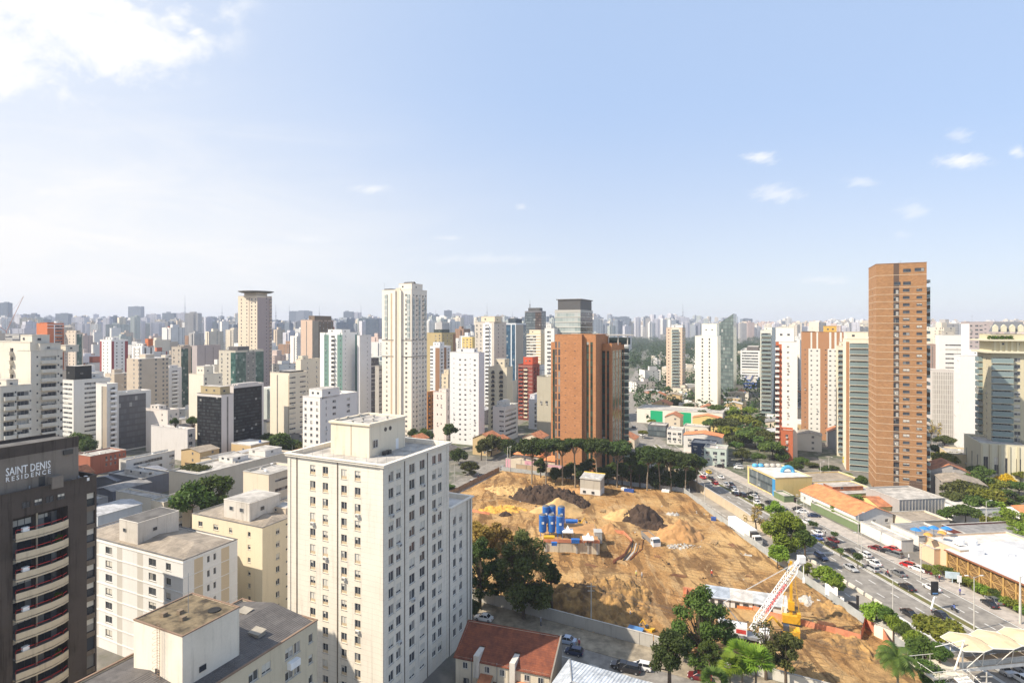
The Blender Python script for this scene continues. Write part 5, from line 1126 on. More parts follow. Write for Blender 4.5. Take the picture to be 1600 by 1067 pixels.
    N1 = lambda s, d=6.0, r=.6, v=co: nd(t, 'ShaderNodeTexNoise', {'Vector': v, 'Scale': s, 'Detail': d, 'Roughness': r, 'Distortion': .6}).outputs[0]
    c = mixc(t, ramp(t, N1(.045), .36, .64), (.44,.245,.095,1), (.64,.42,.19,1))
    c = mixc(t, mth(t, 'MULTIPLY', ramp(t, N1(.09, 8.0, .7), .5, .62), .75), c, (.13,.08,.045,1))
    c = mixc(t, mth(t, 'MULTIPLY', ramp(t, N1(.035, 8.0, .65, nd(t, 'ShaderNodeVectorMath', {0: co, 1: (40,17,5)}, operation='ADD').outputs[0]), .56, .68), .75), c, (.62,.46,.27,1))
    rot = nd(t, 'ShaderNodeMapping', {'Vector': co, 'Rotation': (0,0,R(35)), 'Scale': (.35,.05,1)}).outputs[0]
    tr = N1(1.0, 4.0, .5, rot); c = mixc(t, mth(t, 'MULTIPLY', ramp(t, tr, .52, .6), .7), c, (.14,.08,.04,1))
    rot2 = nd(t, 'ShaderNodeMapping', {'Vector': co, 'Rotation': (0,0,R(-40)), 'Scale': (.3,.04,1)}).outputs[0]
    tr2 = N1(1.5, 4.0, .5, rot2); c = mixc(t, mth(t, 'MULTIPLY', ramp(t, tr2, .56, .64), .45), c, (.6,.42,.22,1))
    wv_ = nd(t, 'ShaderNodeTexWave', {'Vector': nd(t, 'ShaderNodeMapping', {'Vector': co, 'Rotation': (0,0,R(-62))}).outputs[0], 'Scale': .16, 'Distortion': 9.0, 'Detail': 3.0, 'Detail Scale': .35}).outputs[1]
    c = mixc(t, mth(t, 'MULTIPLY', mth(t, 'MULTIPLY', ramp(t, wv_, .8, .95), ramp(t, N1(.05), .45, .6)), .5), c, (.17,.1,.05,1))
    c = mixc(t, mth(t, 'MULTIPLY', N1(1.2, 5.0), .3), c, (.25,.14,.06,1))
    t.links.new(c, bs.inputs['Base Color']); bs.inputs['Roughness'].default_value = 1; bs.inputs['Specular IOR Level'].default_value = .1
    bp = nd(t, 'ShaderNodeBump', {'Height': N1(.9, 8.0, .7), 'Strength': 1.0, 'Distance': 1.2}); t.links.new(bp.outputs[0], bs.inputs['Normal'])
    poly = SITE
    def inside(x, y, P=poly):
        r = False; j = len(P)-1
        for i in range(len(P)):
            (xi, yi), (xj, yj) = P[i], P[j]
            if (yi > y) != (yj > y) and x < (xj-xi)*(y-yi)/(yj-yi)+xi: r = not r
            j = i
        return r
    globals()['inside'] = inside
    # clip by a rotated grid of 1.2 m cells
    b = MB(); st = 1.2; vid = {}
    def vert(i, j):
        if (i, j) not in vid:
            x, y = i*st, j*st; h = .1+.75*(noise.fractal(Vector((x*.06, y*.06, 3)), 1.0, 2.0, 4)+.6)
            if not all(inside(x+dx, y+dy) for dx, dy in ((2,0),(-2,0),(0,2),(0,-2))): h = .08
            vid[(i,j)] = len(b.v); b.v.append((x, y, max(.06, h)))
        return vid[(i,j)]
    for i in range(int(-70/st), int(92/st)):
        for j in range(int(90/st), int(276/st)):
            if inside((i+.5)*st, (j+.5)*st): b.f.append((vert(i,j),vert(i+1,j),vert(i+1,j+1),vert(i,j+1))); b.m.append(0)
    struct(b.obj('dirt_ground', dm, smooth=True))
SITE = [(-5,271),(73,234),(74.3,215),(77.3,160),(80.2,135),(82.5,112),(80,97),(29.4,121.9),(-10.4,143.3),(-55,167)]
ground_all()
# ------------------------------------------------------------ trees
_tm = {}
BARK = M('bark', (.09,.065,.045), .95, .3, 3.0); BARKL = M('bark_pale', (.22,.18,.13), .95, .3, 2.0)
def leaf_mesh(cents, n, size, seed, flat=.75, mat=None):
    """cents: list of (x,y,z,rx,rz): leaf clumps spread through each lobe's volume"""
    rg = np.random.default_rng(seed); c = np.array(cents, float); w = c[:,3]**2*c[:,4]; w /= w.sum()
    idx = rg.choice(len(c), n, p=w); d = rg.normal(size=(n,3)); d /= np.linalg.norm(d, axis=1)[:,None]
    r = rg.random(n)**.42; ctr = c[idx,:3]+d*r[:,None]*np.stack([c[idx,3],c[idx,3],c[idx,4]],1)
    ctr += rg.normal(size=(n,3))*size*.3
    nrm = rg.normal(size=(n,3))*.75+d*.5; nrm[:,2] += flat; nrm /= np.linalg.norm(nrm, axis=1)[:,None]
    t = np.cross(nrm, rg.normal(size=(n,3))); t /= np.linalg.norm(t, axis=1)[:,None]; bt = np.cross(nrm, t)
    s = size*(.55+.9*rg.random(n))[:,None]; t *= s; bt *= s*.62
    v = np.stack([ctr-t, ctr-bt*.9+t*.1, ctr+t, ctr+bt*.9-t*.1], 1).reshape(-1, 3)
    me = bpy.data.meshes.new('crown_mesh'); me.vertices.add(len(v)); me.vertices.foreach_set('co', v.astype(np.float32).ravel())
    me.loops.add(n*4); me.loops.foreach_set('vertex_index', np.arange(n*4, dtype=np.int32)); me.polygons.add(n)
    me.polygons.foreach_set('loop_start', np.arange(0, n*4, 4, dtype=np.int32)); me.update(calc_edges=True); me.materials.append(mat or LEAFS['mid'])
    return me
def palm_mesh(seed, fan):
    rg = random.Random(seed); b = MB()
    nf = 52 if fan else 24
    for i in range(nf):
        az = 2*math.pi*i/nf+rg.uniform(-.2,.2); el = rg.uniform(-.5, 1.25); L = rg.uniform(.85,1.1)
        up = Vector((0,0,1)); d = Vector((math.cos(az)*math.cos(el), math.sin(az)*math.cos(el), math.sin(el)))
        if fan:
            base = d*.45; side = d.cross(up).normalized(); u2 = side.cross(d)
            for k in range(9):
                a = (k-4)*.3; e = (d*math.cos(a)+side*math.sin(a)); tip = base+e*.6*L+Vector((0,0,-.13)); w = u2*.0+side*.07
                b.poly([tuple(base-w*.3), tuple((base+tip)/2-w+u2*.02), tuple(tip), tuple((base+tip)/2+w+u2*.02)])
        else:
            p = Vector((0,0,0)); side = d.cross(up).normalized(); seg = 9
            for k in range(seg):
                dd = (d+Vector((0,0,-.16*k))).normalized(); q = p+dd*L/seg
                for s in (-1, 1):
                    for h in (0, .5):
                        o = p.lerp(q, h); ln = .34*math.sin(math.pi*(k+h+1)/(seg+2)); tip = o+side*s*ln+dd*.08+Vector((0,0,-.1-.08*k/seg))
                        b.poly([tuple(o), tuple(o+dd*.075), tuple(tip)])
                p = q
    return b.mesh('palm_crown_mesh', [LEAFS['mid']])
# kind: crown depth in radii, lobes, lobe radius, lobe half height, leaves, leaf size, upward bias
TK = dict(broad=(1.5,12,.36,.30,3600,.085,.6), big=(1.9,22,.28,.26,9000,.05,.6), umbrella=(1.3,26,.36,.22,7500,.075,.8), spread=(.75,16,.30,.16,4200,.075,1.0), dense=(1.7,14,.38,.34,4600,.075,.5),
          sparse=(1.5,13,.22,.22,420,.06,.4), loose=(1.7,20,.25,.2,4200,.065,.5), shrub=(1.1,8,.45,.4,900,.12,.5), bigloose=(2.1,46,.21,.17,14000,.036,.6))
def tree_proto(kind, seed):
    key = (kind, seed)
    if key in _tm: return _tm[key]
    if kind in ('palm', 'fan'):
        tb = MB(); tb.tube((0,0,0),(.02,0,.55),.05,.035,7); tb.tube((.02,0,.55),(0,0,.93),.035,.03,7)
        _tm[key] = (palm_mesh(seed, kind == 'fan'), tb.mesh('trunk_mesh', [BARKL])); return _tm[key]
    k, n, lr, lz, nl, ls, flat = TK[kind]; rg = random.Random(seed*31+len(kind)); cents = []
    for i in range(n):
        a = i*2.4+rg.uniform(-.3,.3); f = (i+.5)/n
        if kind in ('umbrella','spread'):
            rr = math.sqrt(f)*.74; z = k-lz*1.2-rr*rr*(.45 if kind == 'umbrella' else .3)+(rg.uniform(-.38,.04) if kind == 'umbrella' else rg.uniform(-.12,.06))
        else:
            u = rg.uniform(0,1); z = lz+(k-2*lz)*u; rr = math.sqrt(max(.02, 1-(2*u-.9)**2))*(.72 if i % 4 else .25)*rg.uniform(.75,1.05)
        q = rg.uniform(.72,1.2); cents.append((math.cos(a)*rr, math.sin(a)*rr, z, lr*q, lz*q))
    _tm[key] = (leaf_mesh(cents, nl, ls, seed, flat), cents); return _tm[key]
def trunk_mesh(kind, cents, r, hh, k, sz, rg):
    tb = MB(); zb = hh-k*r*sz; r0 = max(.12, min(.45, (.018 if kind == 'umbrella' else .03)*hh)); base = max(zb*.85+.15*k*r*sz, .3)
    if kind in ('shrub',): base = .2
    fk = Vector((rg.uniform(-.03,.03)*hh, rg.uniform(-.03,.03)*hh, base+(.1*k*r if kind not in ('umbrella',) else 0)))
    m = Vector((fk.x*.2, fk.y*.2, fk.z*.5)); tb.tube((0,0,-.1), m, r0, r0*.8, 8); tb.tube(m, fk, r0*.8, r0*.65, 8)
    for (x, y, z, a, b) in cents:
        c = Vector((x*r, y*r, zb+z*r*sz)); mid = fk.lerp(c, .5)+Vector((rg.uniform(-.08,.08)*r, rg.uniform(-.08,.08)*r, -.05*r)); tb.tube(fk, mid, r0*.38, r0*.22, 5, 0, False); tb.tube(mid, c, r0*.22, .03, 5, 0, False)
        for j in range(4 if kind in ('sparse','loose','bigloose') else 1):
            e = c+Vector((rg.uniform(-.3,.3)*r, rg.uniform(-.3,.3)*r, rg.uniform(-.1,.25)*r)); tb.tube(mid.lerp(c,.6), e, r0*.12, .02, 4, 0, False)
    return tb.mesh('trunk_mesh', [BARK])
TREEPOS = []
def T(px, ytop, Y, rpx, kind, leaf, label=None, seed=None, group=None, name='tree', h=None, bark=None, cat=None, X=None, z0=0):
    X = XA(px, Y) if X is None else X; hh = h if h else ZT(ytop, Y)-z0; r = rpx/FP*Y
    seed = seed if seed is not None else (len(TREEPOS) % 3)+1
    me, tm = tree_proto(kind, seed); rg = random.Random(len(TREEPOS)*7+3); TREEPOS.append((X, Y))
    t = thing(name, label, cat or ('palm tree' if 'palm' in name else 'shrub' if name == 'shrub' else 'tree'), (X, Y, z0), rg.uniform(0, 6.28), group)
    if kind in ('palm', 'fan'):
        c = link('crown', me, t, (0,0,hh-r*.55)); c.scale = (r,r,r*.95); k = link('trunk', tm, t); k.scale = (5.5,5.5,(hh-r*.5)/.93)
    else:
        kk = TK[kind][0]; sz = min(1, hh*.95/(kk*r)); c = link('crown', me, t, (0,0,hh-kk*r*sz)); c.scale = (r, r, r*sz); k = link('trunk', trunk_mesh(kind, tm, r, hh, kk, sz, rg), t)
    c.material_slots[0].link = 'OBJECT'; c.material_slots[0].material = LEAFS[leaf]
    if bark: k.material_slots[0].link = 'OBJECT'; k.material_slots[0].material = bark
    return t
def trees_all():
    g1 = 'umbrella trees behind the construction site'
    for i, (px, yt, rp, Y, lab) in enumerate([(831,684,22,246,'first umbrella tree from the left, above the orange roofed villa'),(853,686,18,243,'umbrella tree just left of the brick tower front'),(879,683,20,244,'umbrella tree directly before the orange brick facade'),(899,684,15,241,'slim umbrella tree before the middle of the brick tower'),
            (933,685,21,238,'umbrella tree behind the small grey site hut'),(964,686,23,240,'umbrella tree right of the site hut by the brick tower corner'),(1011,697,21,236,'umbrella tree with pale trunk starting the right-hand grove'),(1031,700,18,238,'second umbrella tree of the right-hand grove'),(1049,703,20,236,'umbrella tree in the middle of the right-hand grove'),(1071,707,20,234,'umbrella tree near the fenced road corner'),(1089,714,14,236,'last small umbrella tree at the road corner')]):
        T(px, yt-2, Y, rp*1.12, 'umbrella', 'dark', lab, group=g1, name='umbrella_tree', bark=BARKL)
    for px, yt, Y, rp, k, lf, lab in [
      (986,716,238,14,'loose','dark','small loose tree between two umbrella groves'),(1000,725,242,12,'dense','dark','dark bushy tree under the right-hand grove'),(905,725,243,14,'dense','dark','dark bushy tree left of the site hut behind the wall'),(922,715,250,12,'loose','olive','olive tree by the brick tower base'),(950,728,246,14,'dense','dark','dark bush right of the site hut'),(978,722,250,14,'dense','mid','green bush below the brick tower east wing'),(885,728,250,12,'dense','dark','dark bush behind the pink wall'),(1043,735,240,16,'dense','dark','dark undergrowth tree in the right-hand grove'),(1022,738,241,15,'dense','dark','dark undergrowth tree near the grove trunks'),(1063,742,240,13,'dense','dark','dark undergrowth tree by the fence corner'),
      (768,679,300,22,'broad','olive','olive green tree left of the villa across the street'),(796,684,296,18,'broad','dark','dark tree in front of the small white office'),(733,720,262,19,'loose','olive','olive tree on the street corner left of the site'),(716,700,285,15,'dense','dark','dark tree right of the cream tower roof edge'),(703,756,240,11,'broad','mid','small green tree right beside the cream tower wing'),
      (703,661,318,13,'broad','dark','dark tree at the foot of the white slab tower'),(663,669,322,15,'dense','mid','rounded tree at the foot of the tallest cream tower'),(752,686,292,12,'loose','olive','thin olive tree beside the street behind the tower'),
      (818,826,133,62,'bigloose','olive','big leafy dark tree over the site wall at the bottom centre'),(750,838,138,44,'bigloose','dark','tall dark tree right beside the cream tower'),(862,878,136,20,'loose','dark','small dark clump right of the big leafy tree'),(748,812,158,32,'loose','dry','dry yellowish tree behind the tall dark one'),(776,816,165,34,'loose','dry','dry golden tree against the dirt'),(738,935,130,14,'dense','dark','low dark tree beside the red roofed houses'),(782,900,140,18,'loose','dark','leafy lower tree left of the big dark one'),
      (1095,912,114,60,'bigloose','mid','big green tree before the white site sheds'),(1046,983,99,38,'big','dark','dense dark green tree above the pale metal roof'),(1108,1000,108,22,'loose','mid','small tree beneath the big green one'),
      (1230,797,170,38,'big','lime','large bright green tree between the two roads'),(1258,826,160,18,'broad','mid','smaller green tree overlapping the large bright one'),(1215,850,160,18,'broad','lime','low bright tree by the parked white truck'),(1291,884,147,21,'broad','lime','small lime tree casting a round shadow on the road'),(1262,878,152,11,'loose','yolive','tiny thin tree behind the crane tip'),(1182,786,186,24,'sparse','dry','leafless branching tree beside the white truck'),
      (1369,941,127,23,'broad','lime','round lime green tree beside the avenue edge'),(1396,960,122,16,'broad','lime','lime tree second from the avenue edge'),(1416,972,118,14,'dense','mid','green tree squeezed between lime tree and flat crowned tree'),(1444,996,110,26,'broad','mid','green tree under the footbridge ramp'),(1452,1030,104,26,'dense','mid','dense tree at the foot of the footbridge stair'),(1467,966,116,38,'spread','yolive','flat crowned olive tree in front of the footbridge'),
      (1197,965,110,30,'sparse','olive','nearly bare tree behind the fan palms'),(1228,985,108,36,'loose','olive','thin brownish tree right of the fan palms'),
      (1134,652,345,24,'spread','olive','flat olive crown left of the white and red tower'),(1162,648,350,28,'spread','yolive','yellowish flat crown in the middle of the park trees'),(1180,668,318,30,'spread','mid','wide flat green crown in the park'),(1150,676,330,26,'spread','olive','low wide olive crown in the park'),(1207,688,294,25,'spread','mid','wide green crown at the foot of the red brick storeys'),(1128,672,360,14,'broad','dark','dark tree at the left of the park'),(1146,634,400,13,'broad','lime','bright tree behind the park crowns'),(1172,636,405,14,'spread','lime','pale green tree behind the park crowns'),(1192,650,370,14,'spread','olive','olive tree under the mint balcony tower'),
      (1328,711,280,13,'broad','yellow','bright yellow flowering tree below the cream balcony tower'),(1224,759,243,8,'broad','yellow','small yellow blooming tree by the green fence'),(1233,772,228,12,'broad','mid','round green tree by the parking bays'),(1382,748,238,9,'broad','yellow','small yellow bush at the foot of the brown tower'),(1253,714,285,12,'dense','mid','green hedge tree by the villa garden'),(1269,722,278,14,'dense','olive','grey green tree behind the yellow wall'),(1322,738,262,10,'dense','lime','lime tree behind the yellow wall'),(1300,727,272,12,'dense','dark','dark tree beside the yellow flowering one'),
      (1476,708,262,22,'spread','yolive','yellow green flat tree right of the brown tower'),(1464,694,285,16,'dense','dark','dark tree behind the yellow green one'),(1519,736,228,27,'spread','mid','wide green crown below the classical podium'),(1508,752,214,36,'spread','olive','very wide olive crown over the side street'),(1540,760,208,28,'spread','yolive','yellowish wide crown right of the olive one'),(1573,764,215,26,'loose','mid','leafy tree near the right edge'),(1509,790,196,24,'spread','mid','low green crown over the side street corner'),(1586,793,184,27,'big','lime','big bright lime tree at the right edge'),(1573,740,232,14,'broad','yellow','golden tree in front of the classical podium'),(1595,736,240,14,'spread','yolive','yellow green tree at the far right edge'),(1490,730,240,14,'dense','dark','dark tree beside the parked cars right of the brown tower'),
      (1454,652,320,20,'sparse','dry','bare brown tree before the finned tower'),(1305,788,205,12,'loose','lime','thin tree at the end of the orange roof'),
      (335,738,196,40,'loose','mid','big green tree behind the cream rooftop box'),(300,752,190,34,'broad','mid','green tree over the low warehouse roofs'),(440,674,296,30,'dense','mid','rounded tree row right of the black office'),(418,676,300,14,'dense','dark','dark tree at the foot of the black office'),(118,676,292,22,'dense','mid','green tree right behind the dark tower sign'),(140,684,288,14,'dense','dark','dark tree left of the grey glass tower'),(273,652,300,7,'dense','dark','small dark tree behind the plain low slab'),(300,650,300,9,'dense','mid','small green tree next to the black office'),(646,668,330,10,'dense','dark','dark shrub tree left of the rounded one')]:
        T(px, yt, Y, rp, k, lf, lab)
    for i, (px, Y, k, lf) in enumerate([(868,250,'dense','dark'),(893,252,'dense','mid'),(912,248,'dense','dark'),(940,250,'dense','dark'),(958,252,'dense','mid'),(972,246,'dense','dark'),(994,246,'dense','dark'),(1008,248,'dense','mid'),(1030,246,'dense','dark'),(1052,244,'dense','dark'),(1075,242,'dense','dark'),(845,256,'loose','dark'),(1000,262,'broad','mid'),(1018,268,'broad','dark'),(1038,262,'broad','dark'),(985,270,'broad','olive'),(1058,256,'loose','mid'),(1085,246,'dense','mid')]):
        T(px, 0, Y, 12+i % 4, k, lf, 'undergrowth tree between the umbrella tree trunks behind the site', group='undergrowth behind the site', h=7+i % 3*1.5)
    for i, (px, yt, Y, rp, k, lf) in enumerate([(1490,705,272,18,'spread','yolive'),(1530,728,236,20,'spread','mid'),(1555,748,224,22,'spread','yolive'),(1592,752,222,20,'spread','mid'),(1562,784,200,24,'broad','lime'),(1597,815,176,22,'big','lime'),(1530,775,203,22,'spread','mid'),(1488,768,210,18,'spread','olive'),(1480,790,198,14,'broad','mid'),(1545,806,188,16,'broad','yolive'),(1575,835,176,14,'broad','mid'),(1115,655,350,18,'spread','mid'),(1140,664,335,20,'spread','yolive'),(1195,672,312,22,'spread','olive'),(1222,700,290,14,'broad','mid'),(1120,690,310,12,'broad','mid'),(1160,700,292,14,'broad','olive'),(1185,708,280,13,'spread','mid'),(1098,640,395,14,'broad','dark'),(1118,632,410,14,'spread','mid'),(1075,628,430,13,'broad','mid'),(1056,622,450,13,'broad','dark'),(1030,640,420,10,'broad','mid'),(1018,655,390,8,'spread','yolive'),(1004,672,350,9,'spread','yolive'),(1240,720,270,13,'dense','mid'),(1290,728,262,10,'broad','mid'),(1212,782,196,15,'broad','lime'),(1243,812,176,17,'broad','mid'),(1308,902,142,14,'broad','lime'),(1386,948,124,15,'broad','mid'),(1430,985,113,18,'broad','lime'),(1468,1004,106,16,'broad','mid'),(1594,858,160,12,'broad','lime'),(1346,742,240,10,'dense','mid'),(1150,690,300,14,'spread','mid')]):
        T(px, yt, Y, rp, k, lf, 'leafy tree among the park and side street crowns on the right', group='park and side street trees on the right')
    for px, yt, Y, rp, k, nm, lf, lab in [(1160,1008,100,30,'fan','fan_palm','lime','fan palm with broad yellow green leaves at the bottom'),(1182,1016,98,30,'fan','fan_palm','lime','second fan palm overlapping to the right'),(1141,1026,97,22,'fan','fan_palm','lime','shorter fan palm at the left of the pair'),(1116,1048,94,24,'fan','fan_palm','mid','darker fan palm cut by the bottom edge'),
        (1402,1008,100,36,'palm','feather_palm','mid','tall feathery palm left of the footbridge'),(1203,735,248,14,'palm','feather_palm','olive','browned palm by the yellow and blue shop'),(1228,728,250,13,'palm','feather_palm','olive','palm leaning beside the yellow and blue shop'),(1193,748,245,11,'palm','feather_palm','olive','low palm before the shop glass front'),(1340,772,214,13,'palm','feather_palm','mid','palm between shop roof and avenue'),(1326,778,212,10,'palm','feather_palm','mid','smaller palm left of the shop roof'),(1214,745,245,10,'palm','feather_palm','mid','green palm in the palm row by the shop'),(1003,650,420,7,'palm','feather_palm','olive','small palm before the white store wall'),(1187,680,300,12,'palm','feather_palm','mid','palm below the park crowns')]:
        T(px, yt, Y, rp, k, lf, lab, name=nm)
    # shrubs along the lattice wall and verges
    rg = random.Random(4)
    for i in range(26):
        f = i/25; Y = 158-f*28; X = med(Y)+17.8+rg.uniform(-.5,.8)
        T(0, 0, Y, rg.uniform(7,11), 'shrub', rg.choice(('lime','mid','yolive','lime')), 'low lime green shrub along the lattice wall hedge', group='hedge shrubs along the lattice wall', name='shrub', h=rg.uniform(1.6,3.0), X=X)
    for px, py, rp, h, lf, lab in [(1184,797,5,2.4,'lime','small yellow green shrub behind the truck cab'),(1271,826,7,2.5,'dark','dark shrub at the avenue edge near white cars'),(1303,900-52,6,3.6,'dark','dark narrow shrub in the median strip'),(1341,888,9,4.4,'dark','dark median shrub by the lamp post'),(1314,870,6,2.6,'mid','small round median shrub'),(1172,784,6,2.6,'dark','dark median shrub by the retaining wall'),(1190,795,5,2.2,'olive','olive shrub on the wall top'),(1462,905,7,2.6,'lime','lime bush by the parked white car'),(1448,897,8,2.8,'yolive','yellow green bush by the blue bin')]:
        p = G(px, py); T(0, 0, p.y, rp, 'shrub', lf, lab, name='shrub', h=h, X=p.x)
trees_all()
# ------------------------------------------------------------ construction site
SAND = M('sand_yellow', (.46,.30,.13), 1, .2, .35, bump=.5, fine=2.5); SANDO = M('sand_orange', (.38,.21,.085), 1, .25, .3, bump=.7, fine=2)
SOIL = M('soil_dark', (.048,.03,.02), 1, .4, .5, bump=1.0, fine=1.8); SOILM = M('soil_mixed', (.12,.075,.042), 1, .3, .3, bump=1.0, fine=1.5, c2=(.42,.25,.09)); RUB = M('rubble', (.38,.36,.33), 1, .4, 1.5, bump=1.0, fine=3)
TARP = M('orange_tarp', (.56,.22,.12), .8, .25, .6, bump=.4); ORG = M('orange_mesh_fence', (.6,.2,.06), .8, .2, .7)
def mound(label, px, py, rx, ry, h, mat, seed, rot=0, amp=.25, p=1.15, sc=.5, cat='dirt mound', name='dirt_mound', X=None, Y=None):
    c = G(px, py, h*.3) if X is None else Vector((X, Y, 0)); n = 96 if amp > .3 and rx > 6 else 44; b = MB(); idx = {}
    ca, sa = math.cos(rot), math.sin(rot)
    for i in range(n+1):
        for j in range(n+1):
            u, v = (i/n*2-1)*1.15, (j/n*2-1)*1.15; r = math.hypot(u, v)
            r2 = r*(1+.28*noise.noise(Vector((u*1.6, v*1.6, seed))))
            k = max(0, 1-r2)**p; x, y = u*rx, v*ry
            nz = noise.fractal(Vector((x*sc+seed, y*sc, seed)), .7, 2.2, 7)+(.35-abs(noise.noise(Vector((x*sc*.5, y*sc*.6, seed+5))))*1.6 if amp > .3 else 0)
            z = h*(k + amp*nz*min(1, k*3.5))-(0.25 if r2 > 1 else 0)
            b.v.append((x*ca-y*sa, x*sa+y*ca, z+.05))
    for i in range(n):
        for j in range(n):
            q = [i*(n+1)+j, (i+1)*(n+1)+j, (i+1)*(n+1)+j+1, i*(n+1)+j+1]
            if max(b.v[k][2] for k in q) > -.15: b.f.append(tuple(q)); b.m.append(0)
    return tag(b.obj(name, mat, smooth=True, loc=(c.x, c.y, .1)), label, cat)
def site_all():
    g = -R(25)
    mound('long dark brown soil heap behind the yellow sand cone', 856, 775, 16, 9, 5.0, SOIL, 3, g, .35, .7)
    mound('dark soil tongue sloping down right of the yellow sand cone', 893, 785, 9, 6, 3.2, SOIL, 9, g-.6, .35, .8)
    mound('clean yellow sand cone in front of the dark heap', 873, 794, 10.0, 6.5, 5.6, SAND, 5, .1, .06, 1.0)
    mound('low yellow sand bank at the far left of the site', 800, 768, 14, 6, 2.0, SAND, 7, g, .5, .8)
    mound('ochre rubble sand heap near the tower wing', 786, 797, 9, 5, 1.6, M('sand_ochre', (.55,.30,.06), 1, .25, .5, bump=.8), 8, 0, .5, .8)
    mound('small dark soil block on a pallet in the sand', 790, 802, 2.6, 1.8, 1.8, SOIL, 12, 0, .3, .5, X=XA(790,205), Y=205)
    mound('orange earth bank along the rear fence', 900, 768, 13, 3, 1.4, SANDO, 13, g, .4, .8)
    mound('dark brown heap at the centre right of the site', 1003, 806, 8.5, 6.5, 5.8, SOIL, 15, .3, .25, .9)
    mound('sandy heap leaning against the dark centre heap', 978, 806, 9, 5.5, 3.8, SAND, 16, -.2, .2, .95)
    mound('low dark soil spill before the centre heap', 1018, 822, 7, 3, 1.6, SOIL, 17, -.2, .5, .8)
    mound('orange sand hill with a ridged right flank', 1062, 832, 8.5, 6.8, 6.0, SANDO, 18, .4, .2, .9)
    mound('broken concrete pile at the top of the orange hill', 1052, 806, 2.6, 1.8, 1.0, RUB, 19, 0, .8, .5, cat='rubble pile', name='rubble_pile')
    mound('grey white rubble spread at the foot of the orange hill', 1066, 857, 5.5, 2.4, .9, RUB, 20, 0, 1.0, .5, 1.6, cat='rubble pile', name='rubble_pile')
    mound('small sand cone behind the white tents', 953, 826, 4.6, 3.6, 3.0, SANDO, 21, 0, .2, 1.0)
    mound('rough churned earth ridge along the lower site wall', 915, 940, 15, 7, 4.6, SOILM, 23, g, .38, .6, .42)
    mound('second churned earth ridge near the parked blue box', 962, 925, 10, 7, 3.6, SOILM, 24, g, .4, .6, .42)
    mound('yellow earth bank behind the big dark tree', 855, 925, 9, 6, 3.0, SANDO, 25, g, .5, .7, .4)
    mound('brown earth patch in the right corner of the site', 1275, 945, 9, 5, 1.2, SOILM, 27, -.9, .6, .7)
    mound('scrap and debris heap right of the crane', 1262, 940, 3.0, 2.0, 1.3, RUB, 28, -.9, .9, .5, cat='rubble pile', name='rubble_pile')
    mound('earth bank along the lower right fence', 1330, 1010, 7, 4, 1.6, SOILM, 29, -1.2, .5, .7)
    # excavated platform with retaining wall
    A = Vector((XA(848,171), 171)); a = R(-3); dx = Vector((math.cos(a), math.sin(a))); dy = Vector((-dx.y, dx.x)); Wd, Dp, Hh = 17.0, 17.0, 3.6
    b = MB(); c = A+dx*Wd/2+dy*Dp/2
    b.obox((c.x, c.y, Hh/2+.05), (Wd, Dp, Hh), a, 0); o = b.obj('retaining_platform', [W('wall_site_conc', (.66,.58,.44), .7)])
    r = MB(); r.obox((c.x, c.y, Hh+.12), (Wd-.3, Dp-.3, .12), a); r.obj('deck', SANDO, o)
    for k in (0, 2.4, 3.3, 4):
        q = MB(); p = A+dx*(1+k*3.8)-dy*.15; q.obox((p.x,p.y,Hh/2), (.5,.3,Hh-.2), a); q.obj('buttress', CONC, o)
    q = MB()
    p = A+dx*Wd/2; q.obox((p.x,p.y-.1,Hh+.6), (Wd,.08,1.0), a); q.obj('orange_screen', TARP, o)
    tag(o, 'stained concrete retaining platform carrying the blue silos', 'platform')
    ramp_ = MB(); p = A+dy*(Dp+0)+dx*Wd/2
    # silos
    blue = M('silo_blue', (.02,.13,.42), .45, .15, 1.0)
    zt = Hh+.18
    spots = [(848,837,'front left'),(862,837,'front middle'),(875,839,'front right'),(853,822,'rear left'),(863,821,'rear middle'),(877,823,'rear right')]
    for px, py, w in spots:
        p = G(px, py, zt); t = thing('silo', f'blue cylindrical silo, {w} of the six on the platform', 'silo', (p.x, p.y, zt), 0, 'blue silos on the platform')
        q = MB(); q.lathe([(.3,.9),(1.15,1.5),(1.15,6.4),(1.0,6.5)], 20); q.obj('tank', blue, t, smooth=False)
        q = MB(); q.lathe([(1.02,6.5),(.9,6.75),(.2,6.9)], 20); q.obj('lid', M('silo_lid', (.12,.12,.12), .6), t)
        for i in range(4):
            q = MB(); an = i*math.pi/2+.78; q.tube((1.0*math.cos(an),1.0*math.sin(an),0),(1.0*math.cos(an),1.0*math.sin(an),1.6),.08,.08,5); q.obj('leg', blue, t)
        q = MB(); q.box(-.35,.35,-1.2,-1.158,4.0,4.7); q.obj('label_plate', WHITEP, t)
    def box3(label, cat, name, px, py, z, sx, sy, sz, rz, mats, parts=None):
        p = G(px, py, z); q = MB(); q.box(-sx/2, sx/2, -sy/2, sy/2, .12, sz)
        t = thing(name, label, cat, (p.x, p.y, z), rz); q.obj('body', mats, t)
        r = MB(); r.box(-sx/2-.06, sx/2+.06, -sy/2-.06, sy/2+.06, sz+.001, sz+.08); r.obj('lid', mats, t)
        for s1 in (-1,1): r = MB(); r.box(s1*sx*.4-.1, s1*sx*.4+.1, -sy/2-.03, sy/2+.03, .0, .12); r.obj('skid', STEEL, t)
        r = MB()
        n = max(3, int(sx/.5))
        for i in range(n): x = -sx/2+.2+i*(sx-.4)/(n-1); r.box(x-.04, x+.04, -sy/2-.05, -sy/2-.002, .2, sz-.1)
        r.obj('ribs', mats, t); return t
    box3('yellow machine box at the foot of the front silos', 'machine box', 'generator', 858, 845, zt, 3.2, 1.6, 1.4, a, M('yellow_machine', (.6,.36,.02), .5))
